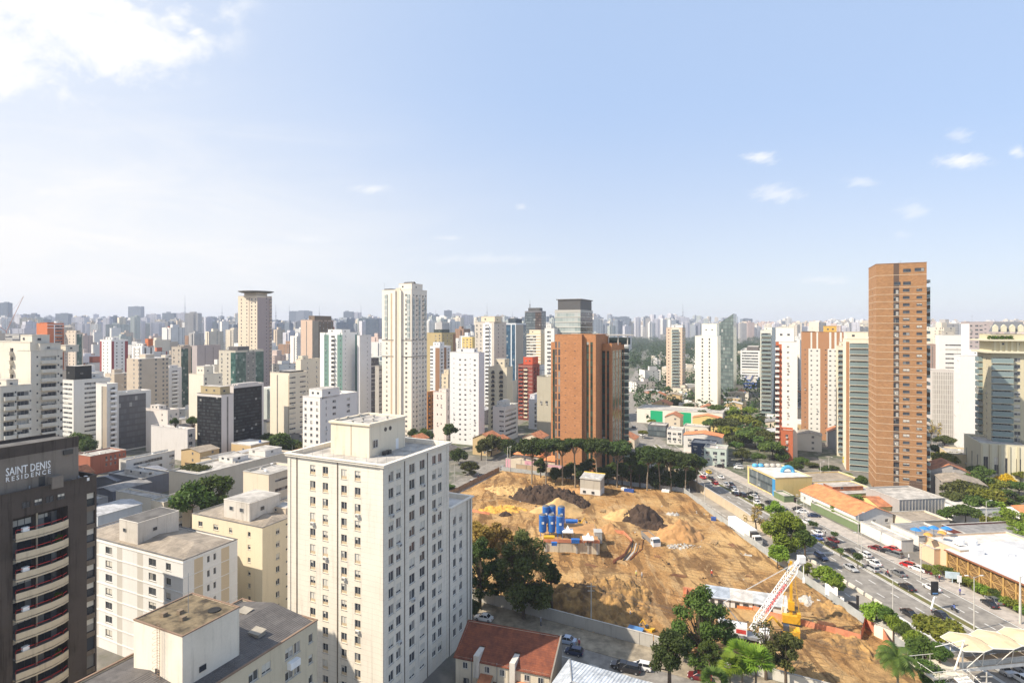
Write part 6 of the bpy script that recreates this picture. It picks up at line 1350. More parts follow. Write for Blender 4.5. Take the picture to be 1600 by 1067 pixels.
    box3('blue crate at the platform edge between the tents', 'container', 'container', 899, 848, zt, 2.4, 1.4, 1.1, a, blue)
    box3('small blue pump crate before the silos', 'machine box', 'pump', 866, 852, zt, 1.6, 1.0, .9, a, blue)
    box3('blue container on the ground behind the tents', 'container', 'container', 893, 822, 1.5, 4.0, 2.2, 2.0, a, blue)
    box3('pale blue skip near the site wall by the ridge end', 'container', 'container', 993, 992, 0, 3.2, 1.8, 1.5, R(-28), M('skip_blue', (.08,.2,.4), .5))
    box3('dark cube shelter right of the right-hand tent', 'container', 'container', 934, 846, 1.5, 2.4, 3.2, 3.4, a, M('panel_grey', (.4,.4,.38), .6))
    # tents
    for px, py, z, w, lab in ((887,840,zt,3.3,'white pyramid tent beside the blue silos'),(919,852,zt,3.2,'white pyramid tent at the right end of the platform')):
        p = G(px, py, z); t = thing('canopy_tent', lab, 'tent', (p.x, p.y, z), a)
        q = MB(); h0, h1 = 2.3, 3.9; s = w/2; P = [(-s,-s,h0),(s,-s,h0),(s,s,h0),(-s,s,h0)]
        for i in range(4):
            j = (i+1)%4; m0 = tuple((P[i][k]*.35+(0,0,h0+.6)[k]*.65) for k in range(3)); m1 = tuple((P[j][k]*.35+(0,0,h0+.6)[k]*.65) for k in range(3))
            q.poly([P[i],P[j],m1,m0]); q.poly([m0,m1,(0,0,h1)]); q.poly([(P[i][0],P[i][1],h0-.3),(P[j][0],P[j][1],h0-.3),P[j],P[i]])
        q.obj('canopy', M('tent_white', (.8,.79,.76), .7), t)
        for sx in (-1,1):
            for sy in (-1,1): q = MB(); q.tube((sx*s*.96,sy*s*.96,0),(sx*s*.96,sy*s*.96,h0),.05,.05,5); q.obj('leg', STEEL, t)
        for i in range(4): q = MB(); q.box(-.9+i*.5,-.5+i*.5,-.3,.3,0,.8+.3*(i%2)); q.obj('equipment', CONCD, t)
    # hut
    p = G(922, 776); t = thing('site_hut', 'two storey grey and white site hut with a yellow roof edge', 'hut', (p.x, p.y, 0), g)
    q = MB(); q.box(-4.2,4.2,0,6,.0,3.2); q.obj('lower_wall', W('hut_white',(.62,.6,.56),.3), t); q = MB(); q.box(-4.2,4.2,0,6,3.202,7.2); q.obj('upper_wall', W('hut_grey',(.45,.41,.34),.35), t)
    q = MB(); q.quad((-4.5,-.3,7.0),(4.5,-.3,7.0),(4.5,6.3,8.1),(-4.5,6.3,8.1)); q.box(-4.4,4.4,6,6.3,7.2,8.05); q.poly([(4.2,0,7.2),(4.2,6,7.2),(4.2,6,8.05)]); q.obj('roof', corrl, t)
    q = MB(); q.box(-4.5,4.5,6.31,6.5,7.9,8.4); q.obj('roof_edge', M('yellow_trim',(.7,.45,.05),.6), t)
    for x in (-2.4, 1.2): link('window', winmesh('w',1.2,1.0,0,FRAME_D,-.06)[1], t, (x,0,1.3))
    q = MB(); q.box(-4.4,4.4,-.25,-.003,.05,.7); q.obj('plinth', TARP, t)
    # stairs pallets etc
    for i, (px, py, sx, lab, m) in enumerate([(1040,771,3,'white tank at the rear fence of the site',WHITEP),(975,768,2.2,'white site toilet left of the blue tarpaulin',WHITEP),(983,770,4,'blue tarpaulin stack by the rear fence',M('tarp_blue',(.03,.08,.28),.6)),(1115,815,1.6,'dark blue drum beside the thin light mast',M('tarp_blue',(.03,.08,.28),.6)),(1165,869,3.5,'pale slab lying in the dirt near the fence',CONC)]):
        p = G(px, py); q = MB(); q.box(-sx/2,sx/2,-.8,.8,.1,1.5 if i != 4 else .5)
        for k in range(4): q.box(-sx/2+.1+k*sx/4,-sx/2+.25+k*sx/4,-.86,-.802,.2,1.3 if i != 4 else .4)
        q.lathe([(.3,0),(.25,.25)], 8, 0, (0,0,1.5 if i != 4 else .5)); tag(q.obj('site_container', m, None, loc=(p.x,p.y,.1), rz=g), lab, 'container')
    # white sheds near the big green tree
    X0, Y0 = XA(1105, 138), 139
    sh = [(0,5.5,M('shed_blue',(.33,.37,.42),.6,.3,.5),'white shed with bluish sheet roof, leftmost of the shed row'),(5.5,5.0,M('shed_white',(.5,.47,.43),.6,.3,.5),'white shed with orange patched side in the shed row'),(10.6,7.5,M('shed_grey',(.42,.43,.43),.6,.3,.5),'widest pale shed at the right end of the row')]
    for i, (u, w, m, lab) in enumerate(sh):
        t = thing('site_shed', lab, 'shed', (X0+u*.97, Y0-u*.33, 0), -R(19), 'sheds in the site corner')
        q = MB(); q.box(0,w-.1,0,4.5,.05,2.7); q.obj('wall', W('shed_wall',(.68,.66,.62),.2), t); q = MB(); q.quad((-.2,-.4,2.62),(w+.1,-.4,2.62),(w+.1,4.8,3.4),(-.2,4.8,3.4)); q.quad((-.2,4.8,3.3),(w+.1,4.8,3.3),(w+.1,-.4,2.52),(-.2,-.4,2.52)); q.obj('roof', m, t)
        q = MB(); q.box(1,2,-.04,-.003,.1,2.1); q.obj('door', FRAME_D, t)
        link('window', winmesh('w',1.2,.9,0,FRAME_D,-.05)[1], t, (3.4,0,1.2))
    q = MB(); q.obox((X0-2.4, Y0+3, 1.5), (4.2,.1,3), -R(19)); q.obox((X0-4.4, Y0+1.2, 1.5), (.1,5,3), -R(19)); q.obox((X0-2.4,Y0+3.3,3.0),(4.4,.12,.12),-R(19)); tag(q.obj('orange_screen', TARP), 'orange screen enclosure left of the white sheds', 'screen')
    q = MB(); q.obox((X0+8.3, Y0-2.9, .9), (3.4,.06,1.2), -R(19)); q.obox((X0+6.7, Y0-2.4, .5), (.08,.08,1.0)); q.obox((X0+9.9, Y0-3.5, .5), (.08,.08,1.0)); tag(q.obj('hoarding', ORG), 'orange board panel standing before the sheds', 'panel')
    # orange mesh fences (posts + net) following points
    def net(label, pts, h=1.1, mat=ORG, z0=.2, cat='safety fence', name='mesh_fence', post=STEEL, ph=.15, group=None):
        t = thing(name, label, cat, (pts[0][0], pts[0][1], 0), 0, group); b = MB(); o = Vector((pts[0][0], pts[0][1], 0)); rg = random.Random(len(pts)); n = 0
        for a_, c_ in zip(pts, pts[1:]):
            A_, C_ = Vector((*a_,0))-o, Vector((*c_,0))-o; L = (C_-A_).length; k = max(1, int(L/2.2))
            nn = Vector((-(C_-A_).y, (C_-A_).x, 0)).normalized()*.03
            for i in range(k):
                p, q_ = A_.lerp(C_, i/k), A_.lerp(C_, (i+1)/k); s0, s1 = rg.uniform(-.1,.1), rg.uniform(-.1,.1)
                for s in (1, -1):
                    b.quad((p+nn*s)+Vector((0,0,z0)), (q_+nn*s)+Vector((0,0,z0)), (q_+nn*s)+Vector((0,0,z0+h+s1)), (p+nn*s)+Vector((0,0,z0+h+s0)))
                if n < 90: q2 = MB(); q2.tube(p+Vector((0,0,0)), p+Vector((0,0,z0+h+ph)), .04,.04,4); q2.obj('post', post, t)
                n += 1
        b.obj('mesh', mat, t); return t
    net('curved orange barrier around the pit right of the tents', [tuple(G(*p)[:2]) for p in ((942,832),(975,836),(988,850),(975,872),(958,882))], 1.2, TARP)
    net('orange barrier along the pipe trench', [tuple(G(*p)[:2]) for p in ((1005,846),(1003,862),(985,878))], .9)
    net('long orange screen across the lower right site', [tuple(G(*p)[:2]) for p in ((1168,955),(1215,972),(1270,985),(1345,1005))], 1.8, TARP)
    net('orange screen corner at the lower right', [tuple(G(*p)[:2]) for p in ((1345,1005),(1352,980),(1380,1000),(1395,1030))], 2.4, TARP)
    net('orange barrier beside the lower street wall', [tuple(G(*p)[:2]) for p in ((1072,1005),(1110,1025),(1150,1042),(1220,1060))], 1.5, TARP)
    net('orange barrier at the far left of the sand', [tuple(G(*p)[:2]) for p in ((735,800),(765,806))], 1.0, TARP)
    for k in range(3):
        q = MB(); pts = [G(px, py, .5) for px, py in ((999-k*5,850),(996-k*5,862),(984-k*5,876))]
        for p0, p1 in zip(pts, pts[1:]): q.tube(p0, p1, .35, .35, 8)
        tag(q.obj('drain_pipe', [M('pipe_black',(.03,.03,.03),.6), CONC, M('pipe_black',(.03,.03,.03),.6)][k]), ['black pipe nearest the orange barrier in the trench','grey pipe in the middle of the trench','black pipe on the left of the trench'][k], 'pipe')
    # perimeter fences and walls
    mf = lambda y: med(y)-20.9+3.2*sstep(170, 260, y)
    fm = M('metal_fence', (.34,.36,.36), .6, .15, .5)
    net('grey metal perimeter fence along the side road', [(mf(y)-2.4, y) for y in range(108, 235, 9)], 2.1, fm, .15, 'fence', 'perimeter_fence')
    net('grey metal fence along the rear of the site', [(73-78*f, 234+37*f) for f in [i/8 for i in range(9)]], 1.8, fm, .15, 'fence', 'perimeter_fence')
    net('brown board fence on the left street edge of the site', [(-6-50*f, 269-104*f) for f in [i/8 for i in range(9)]], 2.2, M('board_fence', (.30,.2,.12), .9, .3, 1.0), .1, 'fence', 'board_fence')
    def wall(label, p0, p1, h, t, mat, name='boundary_wall'):
        p0, p1 = Vector(p0), Vector(p1); d = p1-p0; a = math.atan2(d.y, d.x); b = MB(); L = d.length
        o = thing(name, label, 'wall', (p0.x, p0.y, 0), a); b.box(0, L, -t/2, t/2, 0, h); b.obj('wall', mat, o, uv=True)
        b = MB(); b.box(-.05, L+.05, -t/2-.06, t/2+.06, h+.001, h+.12); b.obj('coping', CONC, o)
        b = MB()
        for i in range(max(2, int(L/6))): x = (i+.5)*L/max(2, int(L/6)); b.box(x-.12, x+.12, -t/2-.08, -t/2-.002, 0, h)
        b.obj('pilasters', mat, o); return o
    gw = W('wall_site_grey', (.42,.40,.36), .3)
    wall('long grey concrete wall between the bottom street and the site', (-60,169.8), (30,121.2), 2.6, .25, gw)
    wall('lit concrete end wall by the dense dark tree', (30.2,121.0), (34,119), 2.6, .25, gw)
    wall('white wall along the lower street under the big green tree', (38,117), (62,104), 2.0, .25, W('wall_white_low',(.6,.57,.5),.4))
    wall('tan wall behind the grove along the rear street', (73,240), (2,274), 2.6, .25, W('wall_rear_tan',(.45,.33,.22),.4))
    wall('pink boundary wall of the villa behind the site', (10.5,272), (-3,278.5), 4.2, .25, W('wall_pink',(.62,.33,.38),.25))
    wall('pink boundary wall stretch beside the trees', (24,265.6), (11,271.7), 3.6, .25, W('wall_pink2',(.60,.36,.40),.3))
    # tall beige divider between side road and avenue
    b = thing('retaining_wall', 'beige divider wall between the truck road and the busy avenue', 'wall', (0,0,0)); q = MB(); c = MB(); ys = list(range(172, 278, 7))
    for y0, y1 in zip(ys, ys[1:]):
        h = 1.0+2.4*sstep(172, 205, y0); h1 = 1.0+2.4*sstep(172, 205, y1)
        for o0, o1 in ((-13.5,-13.1),):
            p = [(med(y0)+o0,y0),(med(y0)+o1,y0),(med(y1)+o1,y1),(med(y1)+o0,y1)]
            q.quad((*p[3],0),(*p[0],0),(*p[0],h),(*p[3],h1)); q.quad((*p[1],0),(*p[2],0),(*p[2],h1),(*p[1],h)); q.quad((*p[0],h),(*p[1],h),(*p[2],h1),(*p[3],h1))
            c.quad(*[(x+(-.1 if i in (0,3) else .1), y, (h if i < 2 else h1)+.06) for i, (x, y) in enumerate(p)])
    q.quad((med(172)-13.5,172,0),(med(172)-13.1,172,0),(med(172)-13.1,172,1),(med(172)-13.5,172,1)); q.obj('wall', W('wall_divider',(.50,.41,.29),.35), b); c.obj('coping', KERB, b)
    # low white kerb wall between lanes
    b = MB()
    for y in range(140, 171, 3):
        b.obox((med(y)-12.9, y, .45), (.5,2.4,.7), math.atan(.1236)); b.obox((med(y)-12.9, y, .85), (.22,2.4,.3), math.atan(.1236))
    tag(b.obj('concrete_barrier', W('barrier_white',(.6,.56,.48),.3)), 'row of white concrete barrier blocks merging beside the avenue', 'barrier')
    b = MB(); y0 = 172
    for i, f in enumerate([k/16 for k in range(16)]):
        y = 172+f*60; b.obox((med(y)-18.3+8*0, y, .22), (.25,3.2,.25), math.atan(.1236))
    tag(b.obj('kerb_line', KERB), 'raised kerb running beside the parked white truck', 'kerb')
    # signs at the fence
    for px, py, w, h, lab in ((1299,938,3.2,2.8,'blank white signboard on the site fence'),(1316,948,.9,1.3,'small white notice on the lower fence'),(1243,897,.8,2.4,'white banner below the crane tip')):
        p = G(px, py); t = thing('signboard', lab, 'sign', (p.x, p.y, 0), R(-60)); q = MB(); q.box(-w/2,w/2,-.05,.05,1.0,1.0+h); q.obj('panel', WHITEP, t)
        for s in (-.4,.4): q = MB(); q.tube((s*w,.08,0),(s*w,.08,1+h*.9),.05,.05,5); q.obj('post', STEEL, t)
    for px, py, w, h, lab in ((1340,962,.5,4.6,'tall black pillar by the site gate'),(1333,957,2.2,2.2,'black gate leaf at the site entrance')):
        p = G(px, py); q = MB(); q.box(-w/2,w/2,-.15,.15,0,h); q.box(-w/2-.05,w/2+.05,-.2,.2,h+.001,h+.12); q.box(-w/2,w/2,-.2,-.152,h*.5,h*.55); tag(q.obj('gate', BLACKP, None, loc=(p.x,p.y,.1), rz=R(-60)), lab, 'gate')
    # scattered site material: clods, planks, bar bundles
    rg = random.Random(31); b = MB(); n = 0
    while n < 900:
        x, y = rg.uniform(-50, 80), rg.uniform(105, 268)
        if not inside(x, y): continue
        if noise.noise(Vector((x*.05, y*.05, 9))) < -.05: continue
        n += 1; s_ = rg.uniform(.12,.5); b.obox((x, y, .35), (s_, s_*rg.uniform(.5,1.4), s_*.7), rg.uniform(0,3), rg.choice((0,0,0,1,2)), Matrix.Rotation(rg.uniform(-.6,.6), 4, 'X'))
    tag(b.obj('loose_debris', [SOIL, RUB, SANDO]), 'clods and loose debris strewn over the dirt of the site', 'debris', kind='stuff')
    wd = M('plank_wood', (.38,.25,.12), .9, .3, 1); rb = M('rebar_rust', (.18,.08,.04), .8)
    for i, (px, py) in enumerate([(830,812),(905,802),(945,800),(1030,870),(1100,880),(1060,900),(1140,880),(1180,905),(1090,930),(1010,930),(975,880),(925,885),(1230,930),(1290,975),(1120,850),(1150,855),(770,785),(1200,950),(1255,960),(1310,990)]):
        p = G(px, py); q = MB(); a_ = rg.uniform(0,3); kind_ = i % 2
        for k in range(7): q.obox((math.cos(a_+1.57)*k*.28, math.sin(a_+1.57)*k*.28, .45+.1*(k%2)), (rg.uniform(2.6,4.5), .16 if kind_ else .22, .1), a_+rg.uniform(-.05,.05))
        tag(q.obj('rebar_bundle' if kind_ else 'plank_stack', rb if kind_ else wd, None, loc=(p.x, p.y, .1)), 'rusty bundle of bars lying on the dirt' if kind_ else 'small stack of loose planks lying on the dirt', 'building material', 'bar bundles on the site' if kind_ else 'plank stacks on the site')
    # workers
    for px, py, lab, sh, vest in ((994,903,'worker in a pale yellow vest standing on the open dirt','pale',(.6,.6,.2)),(1003,906,'worker in grey clothes beside the vest wearer','grey',(.3,.3,.32)),(985,968,'worker in dark trousers near the lower ridge','blue',(.5,.52,.55)),(1112,902,'worker in a red shirt inside the orange screen','red',(.5,.08,.05))):
        p = G(px, py); person(p.x, p.y, .25, lab, vest)
def person(x, y, z, lab, shirt):
    key = str(shirt); t = thing('person', lab, 'person', (x, y, z), random.Random(int(x*9)).uniform(0, 6))
    b = MB(); sk = M('skin', (.35,.2,.13), .7)
    tr = M('trousers_dark', (.05,.06,.1), .9); sh = M('shirt_%d' % (hash(key) % 999), shirt, .9)
    def limb(pts, mi, n=8):
        for (p0, r0), (p1, r1) in zip(pts, pts[1:]): b.tube(p0, p1, r0, r1, n, mi)
    for s in (-1, 1):
        limb([((s*.1,.05*s,.04),.055),((s*.1,.02*s,.48),.065),((s*.09,0,.9),.095)], 0); b.box(s*.1-.05,s*.1+.05,.05*s-.16,.05*s+.08,0,.08,0)
        limb([((s*.21,0,1.42),.06),((s*.27,.02,1.14),.048),((s*.25,-.12,.9),.036)], 1); b.tube((s*.25,-.12,.9),(s*.25,-.16,.8),.036,.03,6,2)
    b.lathe([(.15,.86),(.16,1.0),(.155,1.15),(.2,1.36),(.19,1.44),(.07,1.5),(.055,1.55)], 12, 1); b.lathe([(.05,1.5),(.085,1.58),(.1,1.68),(.085,1.76),(.03,1.8)], 12, 2)
    o = b.obj('body', [tr, sh, sk], t, smooth=True)
    q = MB(); q.lathe([(.14,1.71),(.12,1.74),(.115,1.8),(.04,1.85)], 12); q.obj('hard_hat', WHITEP, t)
site_all()
def machines():
    wh = M('crane_white', (.75,.75,.74), .5); red = M('crane_red_mark', (.55,.06,.05), .5); yel = M('rig_yellow', (.62,.34,.02), .5); gls = GLASS; tyre = M('tyre', (.02,.02,.02), .9)
    # truck crane
    p = G(1158, 1000); t = thing('mobile_crane', 'white truck crane with a long red and white lattice boom', 'crane', (p.x, p.y, .1), R(-22))
    b = MB(); b.box(-4.8,3.6,-1.3,1.3,1.0,1.6); b.obj('chassis', STEEL, t)
    b = MB(); b.box(3.6,5.6,-1.3,1.3,.7,3.0); b.box(3.8,5.66,-1.1,1.1,3.001,3.15); b.obj('cab', wh, t); b = MB(); b.box(5.601,5.64,-1.1,1.1,1.7,2.7); b.box(4.1,5.2,-1.34,-1.302,1.8,2.7); b.obj('window', gls, t)
    b = MB(); b.box(-4.4,1.2,-1.35,1.35,1.62,3.3); b.box(-4.7,-3.4,-1.3,1.3,3.302,3.9); b.box(-1.0,1.0,-1.36,-1.352,2.0,2.9,1); b.obj('engine_house', [wh, red], t)
    for x in (-3.8,-2.5,1.6,4.4):
        for s in (-1,1): q = MB(); q.tube((x,s*1.0,.55),(x,s*1.4,.55),.55,.55,14); q.obj('wheel', tyre, t)
    foot = Vector((2.0, 0, 2.6)); base_w = t.matrix_basis if False else Matrix.Translation((p.x,p.y,.1)) @ Matrix.Rotation(R(-22),4,'Z')
    # boom tip in the photo
    zt = 24.0; Yt = 124.0; tip = Vector((XA(1250, Yt), Yt, ZT(876, Yt)))
    f = base_w @ foot; ax = (tip-f); L = ax.length; d = ax.normalized(); s1 = d.cross(Vector((0,0,1))).normalized(); s2 = s1.cross(d)
    bm = MB(); mk = MB(); n = 22
    def sec(k): 
        wd = .62 if 2 < k < n-2 else .35; c = f+d*L*k/n; return [c+s1*wd*i+s2*wd*j for i, j in ((-1,-1),(1,-1),(1,1),(-1,1))]
    for k in range(n):
        A_, B_ = sec(k), sec(k+1)
        for i in range(4):
            bm.tube(A_[i], B_[i], .1, .1, 5); j = (i+1) % 4; bm.tube(A_[i], B_[j], .06, .06, 4); bm.tube(B_[i], B_[j], .055, .055, 4)
        if 6 <= k <= 14:
            c0, c1 = A_, B_; mk.quad(c0[0]*.9+c0[1]*.1, c0[0]*.3+c0[1]*.7, c1[0]*.25+c1[1]*.75, c1[0]*.8+c1[1]*.2)
    iv = base_w.inverted(); bm.v = [tuple(iv @ Vector(v)) for v in bm.v]; mk.v = [tuple(iv @ (Vector(v)+s2*.16*(1 if s2.y < 0 else -1))) for v in mk.v]
    bo = bm.obj('boom', wh, t); mk.obj('boom_lettering_panel', red, bo)
    q = MB(); tl = iv @ tip; dl_ = (iv.to_3x3() @ d); q.obox(tl+dl_*.5, (1.4,1.2,1.4), .3); q.tube(tl+Vector((.7,0,-.4)), tl+Vector((.7,0,-3.5)), .1,.1,5); q.box(tl.x+.45,tl.x+.95,tl.y-.25,tl.y+.25,tl.z-4.6,tl.z-3.5); q.obj('hook_block', wh, bo)
    q = MB(); gp = Vector((-3.6,0,7.5)); q.tube((-3.8,-.7,3.3), gp,.1,.1,5); q.tube((-3.8,.7,3.3), gp,.1,.1,5); q.tube((0,0,3.3), gp,.1,.1,5); q.tube(gp, tl,.045,.045,4); q.tube(gp+Vector((0,.3,0)), tl+Vector((0,.4,0)),.045,.045,4); q.obj('stay_ropes', STEEL, t)
    # yellow rig
    p = G(1236, 978); t = thing('drilling_rig', 'yellow drilling rig with a tall mast behind the crane boom', 'drilling rig', (p.x, p.y, .1), R(160)); t.scale = (.72,.72,.95)
    b = MB(); b.box(-.38,.38,-.38,.38,1.0,15.5); b.obj('mast', yel, t); b = MB(); b.lathe([(.3,0),(1.1,.2),(1.1,.6),(.3,.8)], 16, 0, (-1.2,0,13.6)); b.obj('winch_wheel', yel, t)
    b = MB(); b.box(-2.5,2.5,-1.4,1.4,1.0,2.8); b.box(-2.7,-1.6,-1.5,1.5,2.801,3.5); b.obj('engine_house', yel, t)
    b = MB(); b.box(1.2,2.7,-1.5,-.3,2.802,4.3); b.obj('cab', wh, t)
    for s in (-1,1): q = MB(); q.box(-2.8,2.8,s*1.4-.35,s*1.4+.35,.0,.95); q.obj('track', tyre, t)
    b = MB(); b.tube((.6,0,15),(2.6,0,3),.08,.08,5); b.tube((-.6,0,15),(-2.4,0,3),.08,.08,5); b.box(-.9,.9,-.9,.9,4,6); b.obj('drill_head', yel, t)
    def excav(px, py, rz, lab, col_, sc=1.0, z=.2):
        p = G(px, py); t = thing('excavator', lab, 'excavator', (p.x, p.y, z), rz); t.scale = (sc,)*3
        for s in (-1,1): q = MB(); q.box(-1.8,1.8,s*1.0-.28,s*1.0+.28,0,.75); q.obj('track', tyre, t)
        q = MB(); q.box(-1.9,1.3,-1.2,1.2,.8,1.9); q.box(-1.95,-1.2,-1.15,1.15,1.901,2.3); q.obj('body', col_, t)
        q = MB(); q.box(.2,1.4,.1,1.15,1.91,3.1); q.obj('cab', gls, t); q = MB(); q.tube((1.2,-.3,1.6),(3.4,-.3,4.0),.28,.22,6); q.tube((3.4,-.3,4.0),(5.0,-.3,1.9),.22,.15,6); q.obj('arm', col_, t)
        q = MB(); q.poly([(4.6,-.8,1.9),(5.4,-.8,1.7),(5.2,-.8,.9),(4.6,-.8,1.0)]); q.poly([(4.6,.2,1.0),(5.2,.2,.9),(5.4,.2,1.7),(4.6,.2,1.9)]); q.poly([(4.6,-.8,1.0),(5.2,-.8,.9),(5.2,.2,.9),(4.6,.2,1.0)]); q.poly([(5.4,-.8,1.7),(4.6,-.8,1.9),(4.6,.2,1.9),(5.4,.2,1.7)]); q.poly([(4.6,-.8,1.9),(4.6,-.8,1.0),(4.6,.2,1.0),(4.6,.2,1.9)]); q.obj('bucket', STEEL, t)
    excav(1234, 998, R(160), 'yellow excavator at the foot of the drilling rig', yel); excav(1015, 990, R(130), 'small yellow excavator near the blue skip', yel, .55); excav(905, 826, R(30), 'small excavator behind the first tent', yel, .6, 1.0)
    # dump truck
    def truck(px, py, rz, lab, kind, z=.1):
        p = G(px, py); t = thing('dump_truck' if kind == 'dump' else 'semi_truck', lab, 'truck', (p.x, p.y, z), rz)
        L = 6.5 if kind == 'dump' else 13.5
        q = MB(); q.box(-L/2-1, L/2+1.2,-.9,.9,.7,1.0); q.obj('chassis', STEEL, t)
        q = MB(); x = L/2+.3; q.box(x,x+2.0,-1.2,1.2,.7,2.0); q.quad((x,-1.2,3.0),(x+1.5,-1.2,3.0),(x+1.5,1.2,3.0),(x,1.2,3.0)); q.poly([(x,-1.2,2.0),(x+2,-1.2,2.0),(x+1.5,-1.2,3.0),(x,-1.2,3.0)]); q.poly([(x+2,1.2,2.0),(x,1.2,2.0),(x,1.2,3.0),(x+1.5,1.2,3.0)]); q.poly([(x,1.2,2),(x,-1.2,2),(x,-1.2,3),(x,1.2,3)]); q.obj('cab', WHITEP, t)
        q = MB(); q.quad((x+2.01,-1.1,2.02),(x+2.01,1.1,2.02),(x+1.53,1.1,2.9),(x+1.53,-1.1,2.9)); q.box(x+.4,x+1.3,-1.22,-1.202,2.05,2.8); q.box(x+.4,x+1.3,1.202,1.22,2.05,2.8); q.obj('window', gls, t)
        for s in (-1,1): q = MB(); q.box(x+2.001,x+2.04,s*.9-.2,s*.9+.2,.95,1.2); q.obj('headlight', M('headlight',(.8,.8,.75),.2), t)
        if kind == 'dump':
            q = MB(); a_ = -L/2-.6; c_ = L/2; q.box(a_,c_,-1.25,-1.15,1.1,2.5); q.box(a_,c_,1.15,1.25,1.1,2.5); q.box(a_,a_+.1,-1.149,1.149,1.1,2.5); q.box(c_-.1,c_,-1.149,1.149,1.1,2.9); q.box(a_+.101,c_-.101,-1.149,1.149,1.1,1.3); q.obj('dump_body', M('dump_grey',(.2,.19,.18),.7), t)
            q = MB(); q.box(a_+.12,c_-.12,-1.14,1.14,1.31,2.2); q.obj('load', SANDO, t)
        else:
            q = MB(); q.box(-L/2-1,L/2-.9,-1.3,1.3,1.15,4.1); q.obj('trailer', M('trailer_white',(.8,.79,.77),.5), t); q = MB(); q.box(L/2-.85,L/2+.25,-1.15,1.15,1.1,3.6); q.obj('cab_gap', BLACKP, t)
        xs = (-L/2+.2,-L/2+1.5,L/2+1.0) if kind == 'dump' else (-L/2+.3,-L/2+1.6,-L/2+2.9,L/2-2,L/2+1.3)
        for x in xs:
            for s in (-1,1): q = MB(); q.tube((x,s*.85,.5),(x,s*1.2,.5),.5,.5,14); q.tube((x,s*1.2,.5),(x,s*1.22,.5),.22,.22,8,1); q.obj('wheel', [tyre, WHITEP], t)
        return t
    truck(1015, 848, R(-80), 'white dump truck parked between the heaps on the site', 'dump')
    truck(1162, 838, R(-83), 'white semi truck with a long box trailer on the side road', 'semi', .05)
machines()
# ------------------------------------------------------------ explicit low buildings
def lowB(label, name, cat, xl, xc, xr, ytop, Y, wall, F=None, Rr=None, L=None, roof=None, gable=0, rmat=None, pent=None, cl=7, **k):
    k.setdefault('fh', 3.2); s = B(label, name, cat, xl, xc, xr, ytop, Y, wall, F, Rr, L, parapet=.5, cap=CONC, roof=roof or ROOFC, top_off=.8, **k)
    if gable:
        b = MB(); wl, wr, h = s.wl, s.wr, s.h+.05; m = -wl/2; rm = rmat or corrg
        b.quad((-wl-.3,-.3,h),(m,-.3,h+gable),(m,wr+.3,h+gable),(-wl-.3,wr+.3,h)); b.quad((m,-.3,h+gable),(.3,-.3,h),(.3,wr+.3,h),(m,wr+.3,h+gable)); b.obj('roof', rm, s.root); b = MB()
        b.poly([(-wl,0.02,h),(0,.02,h),(m,.02,h+gable-.03)]); b.poly([(0,wr-.02,h),(-wl,wr-.02,h),(m,wr-.02,h+gable-.03)]); b.obj('gable_wall', wall, s.root)
    for p in pent or []: s.pent(-s.wl*(1-p[0]), -s.wl*(1-p[1]), s.wr*p[2], s.wr*p[3], p[4], *(p[5:6]))
    if cl and not gable: s.clutter(cl, ant=0)
    s.finish(roof=not gable); return s
def AV(label, name, cat, x0, x1, Y0, Y1, h, wall, F=None, L=None, gable=0, rmat=None, roof=None, axis='y', pent=None, z0=0, **k):
    s = Bld(name, label, cat, (med(Y0)+x1, Y0), -7.04, x1-x0, Y1-Y0, h, wall, 3.2, z0=z0, roof=roof or ROOFC, parapet=.4, cap=CONC, top_off=.6, **k)
    if F: s.face('F', F)
    if L: s.face('L', L)
    if gable:
        b = MB(); wl, wr = s.wl, s.wr; rm = rmat or TILEO; e = .5
        if axis == 'y': m = -wl/2; b.quad((-wl-e,-e,h),(m,-e,h+gable),(m,wr+e,h+gable),(-wl-e,wr+e,h)); b.quad((m,-e,h+gable),(e,-e,h),(e,wr+e,h),(m,wr+e,h+gable))
        else: m = wr/2; b.quad((-wl-e,-e,h),(e,-e,h),(e-.5-wr*.0,m,h+gable),(-wl-e+wr*.0,m,h+gable)); b.quad((e,wr+e,h),(-wl-e,wr+e,h),(-wl-e,m,h+gable),(e-.5,m,h+gable))
        b.obj('roof', rm, s.root)
        b = MB()
        if axis == 'y': b.poly([(-wl,.02,h-.01),(0,.02,h-.01),(-wl/2,.02,h+gable-.05)])
        else: b.poly([(-wl+.02,wr,h-.01),(-wl+.02,0,h-.01),(-wl+.02,wr/2,h+gable-.05)]); b.poly([(-.02,0,h-.01),(-.02,wr,h-.01),(-.02,wr/2,h+gable-.05)])
        b.obj('gable_wall', wall, s.root)
    for p in pent or []: s.pent(-s.wl*(1-p[0]), -s.wl*(1-p[1]), s.wr*p[2], s.wr*p[3], p[4], *(p[5:6]))
    s.finish(roof=not gable); return s
brw = W('low_brick_red', (.36,.13,.08), .3); cw = W('low_cream_wall', (.66,.57,.44), .2); wv = W('low_white_wall', (.66,.64,.6), .2); bluew = W('low_blue_grey', (.14,.155,.19), .2); yw = W('low_yellow_wall', (.68,.52,.22), .2)
